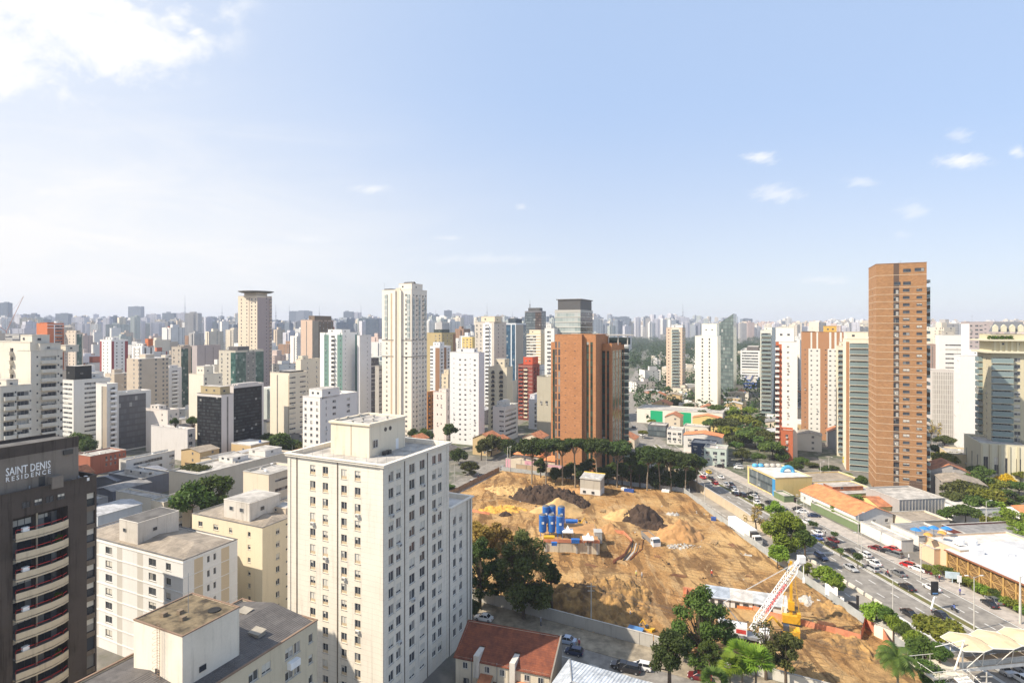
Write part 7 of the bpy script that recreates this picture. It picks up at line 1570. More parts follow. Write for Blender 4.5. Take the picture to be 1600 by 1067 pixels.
# left foreground lots
lowB('brick red warehouse with arched side openings', 'warehouse', 'building', 116, 141, 197, 713, 262, brw, Rr=[(3,'-'),(5,'v',5,.8,1.4)], rng=101, cl=6, roof=ROOFL)
lowB('long white low office with one dark ribbon window', OB, 'building', 186, 197, 273, 719, 250, wv, Rr=[(1,'-'),(5,'s',1,3,1.4),(1,'-'),(1,'s',1,1,1.2)], rng=102, roof=corrg, cl=5)
lowB('tall windowless cream hall with a planted roof terrace', 'warehouse', 'building', 264, 309, 455, 742, 208, cw, rng=103, roof=ROOFC, pent=[(.1,.6,.45,.62,1.8,wv),(.2,.8,.75,.95,2.4,wv)], cl=4)
lowB('cream flat roofed hall left of the planted terrace', 'warehouse', 'building', 181, 243, 262, 779, 200, W('low_cream_b',(.70,.63,.52),.15), rng=104, roof=ROOFL, cl=3)
lowB('long dark blue shed roof behind the cream hall', 'warehouse', 'building', 150, 183, 262, 752, 232, bluew, rng=105, gable=1.2, rmat=M('roof_blue_grey',(.2,.21,.24),.6,.2,.3))
lowB('second dark blue shed with a pale roof plate', 'warehouse', 'building', 170, 222, 268, 748, 228, bluew, rng=106, roof=ROOFD, pent=[(.2,.9,.3,.5,1.8,ROOFL)], cl=3)
lowB('long grey white shed beside the dark lettered tower', 'warehouse', 'building', 120, 153, 222, 806, 172, W('low_pale_grey',(.5,.52,.54),.15), rng=107, gable=.8, rmat=corrl)
lowB('narrow grey shed roof in front of the dark blue sheds', 'warehouse', 'building', 150, 176, 236, 768, 214, bluew, rng=108, gable=.9, rmat=corrg)
lowB('flat tan roofed annex with red shutters below the green tree', 'annex', 'building', 236, 256, 300, 785, 186, cw, rng=109, Rr=[(1,'-'),(1,'w',2,1.2,2.2),(1,'-')], roof=corr, cl=1)
lowB('beige flat block between terrace hall and the cream tower', 'annex', 'building', 380, 420, 470, 742, 178, cw, rng=110, Rr=[(1,'-'),(4,'s',1,3,1.0),(1,'-')], roof=corr, cl=3)
def terrace_green():
    rg = random.Random(8); b = MB()
    X0, Y0 = XA(300, 214), 214
    for i in range(700):
        u, v = rg.uniform(-9,2), rg.uniform(1,7); c = Vector((X0+u*.906+v*.42, Y0-u*-.42*-1+v*.906, ZT(742,208)-.3+rg.random()*.8)); e = Vector([rg.uniform(-.3,.3) for _ in range(3)]); g = Vector([rg.uniform(-.3,.3) for _ in range(3)]); b.quad(c-e-g, c+e-g, c+e+g, c-e+g)
    tag(b.obj('roof_garden', LEAFS['olive']), 'brownish plants covering the corner of the roof terrace', 'roof garden', kind='stuff')
terrace_green()
# villa with orange roof behind the pink wall
def hip(label, name, C, rz, w, d, h, rh, wall, rmat, wins=3):
    t = thing(name, label, 'house', (C[0], C[1], 0), rz); b = MB(); b.box(-w/2,w/2,-d/2,d/2,0,h,bottom=False); b.obj('wall', wall, t)
    e = .6; x, y = w/2+e, d/2+e; m = max(.2, x-y) if x > y else .2; b = MB()
    b.quad((-x,-y,h),(x,-y,h),(m,0,h+rh),(-m,0,h+rh)); b.quad((x,y,h),(-x,y,h),(-m,0,h+rh),(m,0,h+rh)); b.poly([(x,-y,h),(x,y,h),(m,0,h+rh)]); b.poly([(-x,y,h),(-x,-y,h),(-m,0,h+rh)]); b.box(-x,x,-y,y,h-.15,h-.01); b.obj('roof', rmat, t)
    for i in range(wins): link('window', winmesh('w',1.2,1.1,i%2,FRAME_W,-.06)[1], t, (-w/2+(i+.5)*w/wins,-d/2,h-2.2))
    return t
hip('villa with an orange hipped tile roof behind the pink wall', 'villa', (9, 281), -R(25), 13, 9, 6.2, 2.4, W('villa_cream',(.66,.55,.4),.2), TILEO, 4)
hip('smaller orange roofed wing of the villa under the trees', 'villa', (20, 275), -R(25), 8, 7, 4.6, 1.8, W('villa_cream',(.66,.55,.4),.2), TILEO, 2)
# red tiled row houses at the bottom
def rowhouses():
    U = Vector((.88,-.475)); N = Vector((-.475,-.88)); P0 = Vector((-10.4,143)); a = math.atan2(-.475,.88)
    a1 = math.radians(-18.7); t = thing('row_houses', 'row of cream houses under one red tile roof coloured as in shade', 'house', (-8.6, 114.6, 0), a1)
    L, Dp, h, hr = 18.4, 6.6, 5.7, 9.2; cwall = W('rowhouse_cream', (.62,.55,.43), .3)
    b = MB(); b.box(0,L,-Dp,0,0,h,bottom=False)
    b.quad((L,0,h),(0,0,h),(0,0,hr-.1),(L,0,hr-.1))
    for x in (0, L): b.poly([(x,0,h),(x,-Dp,h),(x,0,hr-.1)])
    b.obj('wall', [cwall], t, uv=True)
    b = MB(); e = .35; notch = [(3.9,5.0),(11.0,12.1)]; xs = [-e,3.9,5.0,11.0,12.1,L+e]
    def sl(y): return hr+y*(hr-h)/Dp
    for i in range(5):
        y1 = -Dp-e if i % 2 == 0 else -Dp+2.6
        b.quad((xs[i],y1,sl(y1)),(xs[i+1],y1,sl(y1)),(xs[i+1],.3,hr),(xs[i],.3,hr)); b.quad((xs[i],y1,sl(y1)-.12),(xs[i],.3,hr-.12),(xs[i+1],.3,hr-.12),(xs[i+1],y1,sl(y1)-.12)); b.quad((xs[i],y1,sl(y1)-.12),(xs[i+1],y1,sl(y1)-.12),(xs[i+1],y1,sl(y1)),(xs[i],y1,sl(y1)))
    b.obj('roof', tilem, t)
    for x0, x1 in notch:
        q = MB(); q.box(x0+.03,x1-.03,-Dp-.7,-Dp+2.55,h-3.0,h+1.1); q.obj('chimney_block', W('wall_stained_white', (.62,.58,.52), .55), t)
        q = MB(); q.quad((x1+.1,-Dp-2.4,2.6),(x1+2.6,-Dp-2.4,2.6),(x1+2.6,-Dp-.02,3.4),(x1+.1,-Dp-.02,3.4)); q.quad((x1+.1,-Dp-.02,3.3),(x1+2.6,-Dp-.02,3.3),(x1+2.6,-Dp-2.4,2.5),(x1+.1,-Dp-2.4,2.5)); q.obj('porch_roof', TILE, t)
    for x in (2.0,6.4,9.4,14.2,16.8): link('window', winmesh('w',1.0,1.2,0,FRAME_W,-.06)[1], t, (x,-Dp,h-2.0)); link('window', winmesh('w',1.1,1.0,0,FRAME_D,-.06)[1], t, (x+.2,-Dp,.9))
    for x in (7.6,10.2): q = MB(); q.box(x,x+.8,-Dp-.05,-Dp-.003,.1,2.3); q.obj('door', M('door_brown',(.12,.07,.04),.7), t)
    for x in (3.3,8.4,10.6): q = MB(); q.tube((x,-Dp-.15,0),(x,-Dp-.15,h+.2),.07,.07,6); q.obj('downpipe', STEEL, t)
    q = MB(); x0, x1 = L+.36, L+.62; P = [(.4,0),(-Dp-2.5,0),(-Dp-2.5,4.2),(-Dp-.2,h+.2),(.4,hr+.3)]
    q.poly([(x1,y,z) for y, z in P][::-1]); q.poly([(x0,y,z) for y, z in P])
    for (ya,za),(yb,zb) in zip(P[1:],P[2:]+P[:1]): q.quad((x0,ya,za),(x1,ya,za),(x1,yb,zb),(x0,yb,zb))
    q.obj('firewall', W('wall_mouldy',(.22,.2,.17),.6), t)
    O = Vector((-8.6, 116)); a = a1; Dp = 8.0
    # back yards
    for k, (x, w, dd, lab) in enumerate(((2,7,6,'grey yard shed left of the row houses'),(13,6,4.5,'dark lean-to in the yard behind the row houses'))):
        q = MB(); q.box(x,x+w,-Dp-4.2-dd,-Dp-4.2,0,2.3); q.quad((x-.2,-Dp-4.4-dd,2.35),(x+w+.2,-Dp-4.4-dd,2.35),(x+w+.2,-Dp-4.0,2.8),(x-.2,-Dp-4.0,2.8)); tag(q.obj('yard_shed', corrd, None, loc=(O.x,O.y,0), rz=a), lab, 'shed')
    # metal roof hall at the bottom centre
    O2 = Vector((XA(905, 104), 104)); t = thing('warehouse', 'hall with a pale ribbed metal roof at the bottom centre', 'building', (10.6, 105.2, 0), math.radians(-27))
    b = MB(); L2, D2, h2 = 20, 16, 6.6; b.box(0,L2,-D2,0,0,h2,bottom=False); b.obj('wall', wv, t)
    b = MB(); b.quad((-.3,-D2-.3,h2+.02),(3.5,-8,h2+1.4),(3.5,-7.9,h2+1.4),(-.3,.3,h2+.02)); b.quad((-.3,.3,h2+.02),(3.5,-7.9,h2+1.4),(L2+.3,-7.9,h2+1.4),(L2+.3,.3,h2+.02)); b.quad((3.5,-8,h2+1.4),(-.3,-D2-.3,h2+.02),(L2+.3,-D2-.3,h2+.02),(L2+.3,-8,h2+1.4)); b.obj('roof', corrmat('corrugated_blue_white', (.58,.63,.68), .6, .8), t)
    q = MB(); q.tube((0,.3,h2+.1),(3.5,-7.9,h2+1.5),.12,.12,6); q.tube((3.5,-7.9,h2+1.5),(L2,-7.9,h2+1.5),.12,.12,6); q.tube((3.5,-8,h2+1.5),(0,-D2,h2+.1),.12,.12,6); q.obj('ridge_cap', STEEL, t)
tm_, t_, bs_, out_ = newmat('roof_tile_red_shaded'); co_ = nd(t_, 'ShaderNodeTexCoord').outputs['Object']; sp_ = nd(t_, 'ShaderNodeSeparateXYZ', {0: co_})
n_ = nd(t_, 'ShaderNodeTexNoise', {'Vector': co_, 'Scale': .8, 'Detail': 7.0, 'Roughness': .7}).outputs[0]
fx_ = mth(t_, 'SINE', mth(t_, 'MULTIPLY', sp_.outputs[0], 28.0)); fy_ = mth(t_, 'FRACT', mth(t_, 'MULTIPLY', sp_.outputs[1], 2.6))
cc_ = mixc(t_, ramp(t_, n_, .3, .7), (.11,.032,.018,1), (.24,.07,.03,1)); cc_ = mixc(t_, mth(t_, 'MULTIPLY', mth(t_, 'LESS_THAN', fy_, .16), .5), cc_, (.09,.03,.02,1))  # tile red darkened to put the neighbouring tower's shadow into the colour
t_.links.new(cc_, bs_.inputs['Base Color']); bs_.inputs['Roughness'].default_value = .9
bp_ = nd(t_, 'ShaderNodeBump', {'Height': fx_, 'Strength': .5, 'Distance': .05}); t_.links.new(bp_.outputs[0], bs_.inputs['Normal']); tilem = tm_
rowhouses()
# right of the avenue
blu = W('shop_blue',(.05,.25,.5),.2)
s_ = AV('yellow edged shop with dark glass front and blue roof sculpture', 'shop_building', 'building', 14, 30, 231, 252, 7.6, yw, F=[(1,'-')], L=[(.4,'-'),(5,'g',0,0,0,GL('slate')),(.6,'-',0,0,0,blu)], rng=120, roof=ROOFL)
b = MB(); X, Y = med(236)+28, 238
for i in range(12):
    a0, a1 = -.3+math.pi*1.25*i/12, -.3+math.pi*1.25*(i+1)/12
    b.tube((X-3+2.3*math.cos(a0), Y+2, 7.4+2.0*math.sin(a0)), (X-3+2.3*math.cos(a1), Y+2, 7.4+2.0*math.sin(a1)), .8, .8, 8)
tag(b.obj('roof_sculpture', M('slide_blue',(.08,.35,.6),.5)), 'curved bright blue tube arching over the shop roof', 'sculpture')
for i in range(5):
    b = MB(); X, Y = med(250)+17+i*2.6, 249.5; b.lathe([(1.2,0),(1.2,.5),(.9,1.0),(.3,1.2)], 14, 0, (X, Y, 7.4)); b.tube((X,Y,7.2),(X,Y,7.4),.3,.3,6); tag(b.obj('roof_tank', M('slide_blue',(.08,.35,.6),.5) if i < 2 else CONC), ['leftmost blue dome on the shop roof','second blue dome on the shop roof','first grey tank right of the blue domes','middle grey tank on the shop roof','last grey tank near the blue tube'][i], 'tank')
AV('green fenced low kiosk before the shop palms', 'kiosk', 'building', 13, 17, 222, 229, 2.6, W('kiosk_green',(.15,.2,.1),.2), rng=121)
AV('yellow walled yard building behind the orange roofed house', 'shop_building', 'building', 30, 52, 222, 240, 3.8, yw, F=[(1,'-'),(.6,'w',3,1.2,1)], L=[(1,'-')], rng=122, pent=[(.2,.8,.3,.6,1.5,TILE)])
AV('yellow walled car yard with a tan slatted roof', 'shop_building', 'building', 34, 58, 242, 256, 3.6, yw, F=[(1,'-')], L=[(1,'-')], rng=123, roof=corr)
AV('long house with a bright orange tiled roof beside the parking', 'house', 'house', 21, 35, 196, 226, 4.0, wv, F=[(1,'w',3,1.2,1.1)], L=[(1,'w',6,1.2,1.1)], gable=2.6, axis='y', rng=124)
AV('green glazed lean-to along the parking bays', 'annex', 'building', 18.2, 20.6, 190, 214, 2.6, W('kiosk_green',(.15,.2,.1),.2), L=[(1,'w',8,2.0,1.4,)], rng=125, roof=ROOFL)
AV('grey shed with a flat dark roof beside the orange roof', 'warehouse', 'building', 42, 60, 204, 220, 7.0, W('shed_grey_b',(.35,.34,.33),.2), F=[(1,'f',14,.15,.12,None,CONC)], L=[(1,'-')], rng=126, roof=ROOFC)
AV('white house with two dark windows and a pale flat roof', 'house', 'house', 60, 74, 198, 210, 5.4, W('white_low_c',(.75,.74,.71),.1), F=[(1,'-'),(1.2,'w',2,1.6,.9),(.5,'-')], rng=127, roof=ROOFL)
AV('white house under a bright orange hipped roof', 'house', 'house', 76, 92, 192, 204, 4.6, W('white_low_c',(.75,.74,.71),.1), F=[(.4,'-'),(2,'w',5,1.2,1.1),(.3,'-')], gable=2.4, axis='x', rmat=TILEO, rng=128)
AV('long shop hall with a grey roof and a shaded dark red front', 'shop_building', 'building', 40, 88, 172, 188, 5.2, W('shop_maroon',(.12,.04,.035),.2), F=[(1,'d',8,5.2,3.4)], L=[(1,'-')], rng=129, roof=corrg)
AV('peach walled car yard beside the avenue sidewalk', 'shop_building', 'building', 21, 44, 166, 171, 4.6, W('wall_peach',(.66,.48,.32),.15), F=[(1,'-')], L=[(1,'-')], rng=130)
AV('white plaster wall block with a sign wall on the avenue', 'annex', 'building', 19, 23, 173, 190, 3.6, wv, F=[(1,'-')], L=[(1,'v',5,.6,.6)], rng=131)
AV('orange signed low roof strip behind the shop hall', 'shop_building', 'building', 64, 92, 189.5, 191.5, 4.4, W('orange_strip',(.6,.25,.06),.15), F=[(1,'-',0,0,0),(.4,'-',0,0,0,yw),(1,'-')], rng=132)
def lattice():
    Y0, Y1 = 121, 160; t = thing('lattice_hall', 'hall with golden timber lattice wall and white roof beside the avenue', 'building', (med(Y0)+21.5, Y0, 0), math.atan(.1236))
    L, D, h = (Y1-Y0)*1.0, 34, 5.6; b = MB(); b.box(0,D,0,L,0,h,bottom=False); b.obj('wall', W('lattice_back',(.22,.13,.05),.2), t)
    gold = M('timber_gold',(.50,.31,.10),.7,.15,1.5); q = MB(); n = 12
    for i in range(n+1): y = .2+i*(L-.4)/n; q.box(-.32,-.05,y-.16,y+.16,0,h)
    for i in range(n):
        y0, y1 = .36+i*(L-.4)/n, .04+(i+1)*(L-.4)/n; m = (y0+y1)/2
        for (a, z0, c, z1) in ((y0,.2,y1,h/2),(y1,.2,y0,h/2),(y0,h/2,y1,h-.2),(y1,h/2,y0,h-.2),(m,.2,y0,h/2),(m,.2,y1,h/2)): q.tube((-.12,a,z0),(-.12,c,z1),.055,.055,4)
        for z in (.2,h/2,h-.15): q.tube((-.12,y0,z),(-.12,y1,z),.07,.07,4)
    q.obj('lattice', gold, t)
    q = MB(); q.box(-.9,-.02,-.2,L+.2,h+.002,h+.3); q.obj('eave', M('eave_brown',(.25,.1,.05),.7), t)
    q = MB(); q.quad((-.5,-.3,h+.32),(D*.5,-.3,h+1.8),(D*.5,L+.3,h+1.8),(-.5,L+.3,h+.32)); q.quad((D*.5,-.3,h+1.8),(D+.4,-.3,h+.32),(D+.4,L+.3,h+.32),(D*.5,L+.3,h+1.8)); q.obj('roof', M('roof_white',(.52,.52,.52),.6,.15,.2), t)
    
    for u0, v0 in ((3,L-6),(9,L-9),(6,L-18)): q = MB(); q.box(u0,u0+2.4,v0,v0+2.2,h+.6,h+2.3); q.obj('rooftop_unit', WHITEP, t)
lattice()
for i, (px, py, c, lab) in enumerate([(1431,838,'b','leftmost blue parasol on the hall roof deck'),(1445,836,'b','second blue parasol on the hall roof deck'),(1459,835,'b','third blue parasol on the hall roof deck'),(1479,836,'b','blue parasol at the right of the deck'),(1450,846,'o','orange awning in front of the blue parasols'),(1472,843,'o','orange awning right of the parasols'),(1500,850,'w','white tank at the back of the hall roof'),(1520,852,'w','white cube beside the white tank')]):
    p = G(px, py, 6.4); q = MB(); r_ = 1.5
    if c == 'w': q.lathe([(1.1,0),(1.1,1.4),(.9,1.6)], 12); q.box(-1.2,1.2,-1.2,1.2,-.1,-.002)
    else: q.tube((0,0,0),(0,0,2.0),.06,.06,5); q.lathe([(r_,1.8),(r_*.5,2.25),(.05,2.5)], 8 if c == 'b' else 4)
    tag(q.obj('parasol' if c != 'w' else 'water_tank', M({'b':'parasol_blue','o':'parasol_orange','w':'white_paint'}[c], {'b':(.03,.2,.5),'o':(.6,.28,.05),'w':(.7,.7,.7)}[c], .7), None, loc=(p.x,p.y,6.6)), lab, 'parasol' if c != 'w' else 'tank')
AV('raised roof deck carrying the blue parasols', 'annex', 'building', 23, 50, 160.5, 172, 6.5, W('wall_peach',(.66,.48,.32),.15), L=[(1,'-')], rng=133, roof=ROOFL)
AV('low tan shed between the grey shed and the shop hall', 'annex', 'building', 36, 50, 191, 201, 3.6, cw, F=[(1,'w',4,1.4,1.1)], rng=134, roof=corr)
AV('small white annex behind the white plaster wall block', 'annex', 'building', 26, 38, 176, 187, 4.2, wv, F=[(1,'w',3,1.4,1.1)], L=[(1,'w',2,1.2,1.1)], rng=135, roof=corrg)
AV('tile roofed cottage between the orange roof and the car yard', 'house', 'house', 37, 48, 222-16, 218, 3.8, yw, F=[(1,'w',3,1.2,1)], gable=1.8, axis='x', rmat=TILE, rng=136)
# stores up the avenue
s_ = lowB('long white store with green panels up the avenue', 'shop_building', 'building', 995, 1129, 0, 646, 385, W('store_white',(.72,.68,.6),.1), F=[(1.8,'-'),(1.6,'-',0,0,0,W('store_green',(.01,.36,.16),.1)),(2.0,'-'),(1.6,'-',0,0,0,W('store_green',(.01,.36,.16),.1)),(3.8,'-')], depth=24, rng=140, roof=ROOFL, cl=6)
lowB('pale house with an orange tile roof above the store', 'house', 'house', 1082, 1126, 0, 655, 366, yw, depth=9, rng=141, gable=2, rmat=TILEO)
lowB('low yellow cream house below the long white store', 'house', 'house', 1068, 1108, 0, 668, 350, W('low_cream_b',(.70,.63,.52),.15), F=[(1,'w',3,2,1.4)], depth=10, rng=142, cl=2)
for i, (xl, xc, yt, Y, m, lab, g) in enumerate([(1012,1040,665,352,'slate','dark glass car showroom with slanted front up the avenue',0),(1068,1128,684,305,None,'white shed with orange roof band near the park trees',1.5),(1080,1118,694,290,None,'dark blue fronted shop near the junction',0),(1100,1135,702,278,None,'pale green fronted shop beside the dark blue one',0),(1042,1066,672,330,None,'white narrow shop with sign tower by the avenue',0)]):
    w = [W('show_dark',(.12,.12,.13),.2), wv, W('shop_navy',(.05,.07,.12),.2), W('shop_mint',(.45,.52,.47),.2), wv][i]
    lowB(lab, 'shop_building', 'building', xl, xc, 0, yt, Y, w, F=[(1,'g',0,0,0,GL('slate'))] if m else [(1,'w',3,2,1.4)], depth=11, rng=150+i, gable=g, rmat=TILEO if g else None, cl=2)
lowB('yellow wall and grey hall at the end of the right side street', 'warehouse', 'building', 1482, 1533, 0, 712, 262, W('hall_cream',(.62,.52,.33),.15), F=[(1,'-')], depth=18, rng=160, cl=2, roof=ROOFC)
# ------------------------------------------------------------ cars, bikes, lamps, footbridge
tyre = M('tyre', (.02,.02,.02), .9); RIM = M('rim', (.4,.4,.42), .35, .1, 1, .6)
def cmat(n, c): 
    if 'car_'+n in _mats: return _mats['car_'+n]
    m, t, bs, out = newmat('car_'+n); bs.inputs['Base Color'].default_value = (*c,1); bs.inputs['Roughness'].default_value = .28; bs.inputs['Metallic'].default_value = .15; bs.inputs['Coat Weight'].default_value = .6
    _mats['car_'+n] = m; return m
CC = {k: cmat(k, c) for k, c in dict(white=(.75,.75,.74), silver=(.42,.43,.44), grey=(.16,.165,.17), black=(.015,.015,.018), navy=(.015,.03,.08), red=(.42,.015,.015), maroon=(.14,.015,.02), yellow=(.65,.45,.03), blue=(.03,.08,.25), lightblue=(.35,.43,.55)).items()}
def car_proto(kind):
    L, Wd, hb, hr = dict(sedan=(4.5,1.78,.92,1.45), suv=(4.5,1.86,1.05,1.68), hatch=(3.9,1.72,.95,1.5))[kind]
    b = MB(); w = Wd/2
    st = [(-L/2,.42,.72,.8),(-L/2+.12,.3,hb-.06,.93),(-L/2+.9,.22,hb,1.0),(0,.2,hb+.02,1.0),(L/2-1.25,.22,hb-.02,1.0),(L/2-.3,.28,hb-.16,.93),(L/2,.4,.62,.78)]
    if kind != 'sedan': st[0] = (-L/2,.42,hb-.1,.86); st[1] = (-L/2+.1,.3,hb,.95)
    rings = [[(x,-w*k,zl),(x,-w*k,(zl+zh)/2),(x,-w*k*.93,zh),(x,w*k*.93,zh),(x,w*k,(zl+zh)/2),(x,w*k,zl)] for x, zl, zh, k in st]
    base = len(b.v)
    for r in rings: b.v += r
    for i in range(len(rings)-1):
        for j in range(6): k = (j+1)%6; b.f.append((base+i*6+j, base+i*6+k, base+(i+1)*6+k, base+(i+1)*6+j)); b.m.append(0)
    b.f.append(tuple(base+j for j in range(6))); b.m.append(0); b.f.append(tuple(base+(len(rings)-1)*6+5-j for j in range(6))); b.m.append(0)
    x0, x1, x2, x3 = (-L/2+.75,-L/2+1.35,.35,1.15) if kind == 'sedan' else (-L/2+.12,-L/2+.5,.4,1.15)
    # roof panel and pillars
    b.box(x1-.02,x2+.02,-w*.74,w*.74,hr-.05,hr)
    body = b.mesh('car_body_mesh', [CC['white']])
    g = MB(); z0, z1 = hb-.03, hr-.052; A, B_ = w*.9, w*.74
    P = [(x0,-A,z0),(x3,-A,z0),(x3,A,z0),(x0,A,z0),(x1,-B_,z1),(x2,-B_,z1),(x2,B_,z1),(x1,B_,z1)]
    for f in ((0,1,5,4),(1,2,6,5),(2,3,7,6),(3,0,4,7)): g.poly([P[i] for i in f])
    glass = g.mesh('car_glass_mesh', [M('car_glass',(.015,.018,.022),.08,.05)])
    pl = MB()
    for s in (-1,1):
        for (a, c) in ((P[0] if s<0 else P[3], P[4] if s<0 else P[7]),(P[1] if s<0 else P[2], P[5] if s<0 else P[6])): pl.tube(a, c, .045,.045,4)
        pl.tube((-.25,s*A,z0),(-.2,s*B_,z1),.04,.04,4)
    pil = pl.mesh('car_pillar_mesh', [CC['white']])
    wm = MB(); wm.tube((0,-.1,0),(0,.1,0),.32,.32,14,0); wm.tube((0,-.115,0),(0,.115,0),.19,.19,10,1); wh = wm.mesh('wheel_mesh', [tyre, RIM])
    hl = MB(); hl.box(-.06,.03,-.2,.2,-.07,.07); hm = hl.mesh('headlight_mesh', [M('headlight',(.8,.8,.75),.2)]); tlm = hl.mesh('taillight_mesh', [M('taillight',(.35,.01,.01),.3)])
    t = thing('parked_car', 'x', 'car', (0,0,-200))
    link('body', body, t); link('windows', glass, t); link('pillars', pil, t)
    for x in (-L/2+.8, L/2-.85):
        for s in (-1,1): link('wheel', wh, t, (x, s*(w-.09), .32))
    for s in (-1,1): link('headlight', hm, t, (L/2-.06, s*w*.62, .62)); link('taillight', tlm, t, (-L/2+.05, s*w*.68, .74))
    return t
AVA = math.atan2(1, -.1236)   # heading up the avenue
def cars():
    pro = {k: car_proto(k) for k in ('sedan','suv','hatch')}; used = set(); rg = random.Random(2)
    L = [ # px, py, kind, colour, heading (deg from avenue dir), z, label, group
     (1329,888,'sedan','silver',180,'silver sedan in the near lanes beside the median'),(1362,889,'suv','silver',0,'silver wagon next to the white car beyond the median'),(1366,880,'sedan','white',0,'white sedan alongside the silver wagon'),
     (1404,896,'sedan','grey',0,'grey sedan following the silver wagon'),(1417,918,'sedan','black',0,'black sedan beyond the median near the two white cars'),(1456,919,'sedan','white',0,'white sedan nearest the far sidewalk'),
     (1422,960,'sedan','black',180,'black sedan alone in the near lanes'),(1472,963,'sedan','black',180,'black sedan hugging the median behind the flat olive tree'),
     (1546,944,'sedan','black',-12,'black sedan parked on the far sidewalk'),(1553,939,'sedan','grey',-12,'dark grey sedan parked behind the black one on the sidewalk'),
     (1418,883,'hatch','red',25,'bright red hatchback parked at the lot edge'),(1434,889,'sedan','white',20,'white sedan parked beside the red hatchback'),(1445,892,'sedan','maroon',20,'dark maroon sedan by the blue bin'),
     (1283,871,'suv','navy',180,'dark blue suv in the near lanes by the barrier blocks'),(1261,816,'sedan','white',0,'white sedan partly hidden by the large bright tree'),(1277,833,'sedan','white',0,'white sedan leading the dark pair'),(1277,840,'sedan','blue',0,'blue sedan beside the white one near the median bush'),
     (1301,844,'sedan','maroon',0,'dark maroon sedan in the far lanes'),(1298,852,'suv','black',0,'black suv beside the median bush'),(1329,862,'sedan','black',0,'black sedan between two median shrubs'),(1352,867,'hatch','white',0,'white hatchback by the tall median lamp'),
     (1369,857,'sedan','maroon',25,'maroon sedan parked along the peach wall'),(1384,862,'sedan','black',25,'black sedan parked along the peach wall'),(1394,858,'sedan','red',25,'dark red sedan parked at the end of the peach wall'),(1398,867,'suv','grey',20,'grey suv at the lot corner'),
     (1176,841-8,'sedan','black',90,'x'),
     (1154,731,'suv','white',60,'white suv at the far junction'),(1152,727,'hatch','silver',60,'silver hatchback at the far junction'),(1131,725,'hatch','silver',40,'pale hatchback crossing the junction'),(1124,729,'suv','black',40,'dark suv crossing the junction'),
     (1107,738,'hatch','yellow',0,'yellow taxi in the queue at the junction'),(1100,742,'sedan','white',0,'white sedan at the head of the queue'),(1098,746,'sedan','red',0,'red sedan behind the white queue head'),(1111,748,'sedan','black',0,'black sedan fourth in the queue'),(1117,755,'hatch','red',0,'bright red hatchback in the queue'),(1126,746,'sedan','white',0,'white sedan on the right side of the queue'),(1134,757,'sedan','silver',0,'silver sedan mid queue'),(1142,757,'sedan','black',0,'black sedan right side mid queue'),(1145,764,'suv','grey',0,'grey suv mid queue'),(1148,767,'sedan','white',0,'white sedan mid queue'),(1149,772,'sedan','black',0,'black sedan left lane mid queue'),(1160,774,'suv','black',0,'black suv at the queue end'),(1178,786-10,'sedan','white',0,'white sedan behind the black suv'),
     (1160,774-14,'sedan','grey',0,'x'),(1175,773,'suv','black',30,'black suv leaving the green kiosk side'),(1182,785,'sedan','white',0,'white sedan on the right lane by the wall end'),(1202,786,'sedan','black',0,'black sedan on the outer lane beside the parking'),(1199,795,'hatch','white',0,'white hatchback under the bright tree top'),(1196,792,'suv','grey',0,'x'),(1226,798,'sedan','grey',0,'grey sedan in the far lanes above the bright tree'),(1246,796,'hatch','black',70,'black hatchback in the parking bays'),(1254,800,'sedan','white',70,'white sedan in the parking bays'),(1271,806,'sedan','navy',75,'navy sedan in the last parking bay'),(1234,781,'hatch','maroon',70,'maroon hatchback in the parking bay by the round tree'),
     (1552,1030,'sedan','grey',180,'grey sedan under the footbridge in the far lane'),(1566,1047,'suv','silver',180,'silver wagon emerging from the footbridge shade'),(1590,1042,'suv','silver',0,'silver suv at the right edge below the footbridge'),(1598,1062,'sedan','white',0,'white sedan cut by the right edge'),(1565,1023,'sedan','black',0,'black sedan under the footbridge canopy'),
     (1178,945-3,'suv','black',-90+180,'black suv parked before the widest shed'),(885,1001,'sedan','lightblue',62,'light blue sedan on the bottom street by the row houses'),(897,1019,'hatch','navy',62,'dark blue hatchback at the bottom street kerb'),(756,966,'sedan','white',62,'white sedan behind the red tiled roof'),(972,1041,'sedan','black',62,'black sedan beside the pale metal roof'),(983,1046,'suv','black',62,'black suv next to it by the dense dark tree'),(1003,1042,'hatch','white',62,'white hatchback half under the dense dark tree'),(1093,1058,'sedan','maroon',62,'maroon sedan under the trees at the bottom edge'),
     (737,753,'sedan','white',-15,'white sedan on the left street beside the board fence'),(750,744,'hatch','black',-15,'dark hatchback on the left street under trees'),(785,731,'hatch','silver',-15,'silver hatchback far up the left street'),
     (1003,683-3,'sedan','white',8,'white sedan far up the avenue'),(990,668,'hatch','grey',8,'grey hatchback farthest up the avenue'),(1010,676,'hatch','black',8,'black hatchback far up the avenue'),(1477,737,'sedan','white',50,'white sedan parked right of the brown tower'),(1484,742,'hatch','silver',50,'silver hatchback parked right of the brown tower'),(1527,801,'sedan','white',140,'white sedan on the side street among the trees'),(1586,872,'sedan','white',100,'white car parked behind the lattice hall roof')]
    for px, py, k, c, hd, lab in L:
        if lab == 'x': continue
        p = G(px, py, .35); o = pro[k] if k not in used else copy_tree(pro[k]); used.add(k)
        o.name = 'car'; o['label'] = lab; o['group'] = 'cars on the streets and parking bays'; o.location = (p.x, p.y, .05); o.rotation_euler = (0,0,AVA+R(hd)+rg.uniform(-.02,.02))
        for ch in o.children:
            if ch.name.startswith(('body','pillars')): ch.material_slots[0].link = 'OBJECT'; ch.material_slots[0].material = CC[c]
    for k in pro:
        if k not in used: print('unused', k)
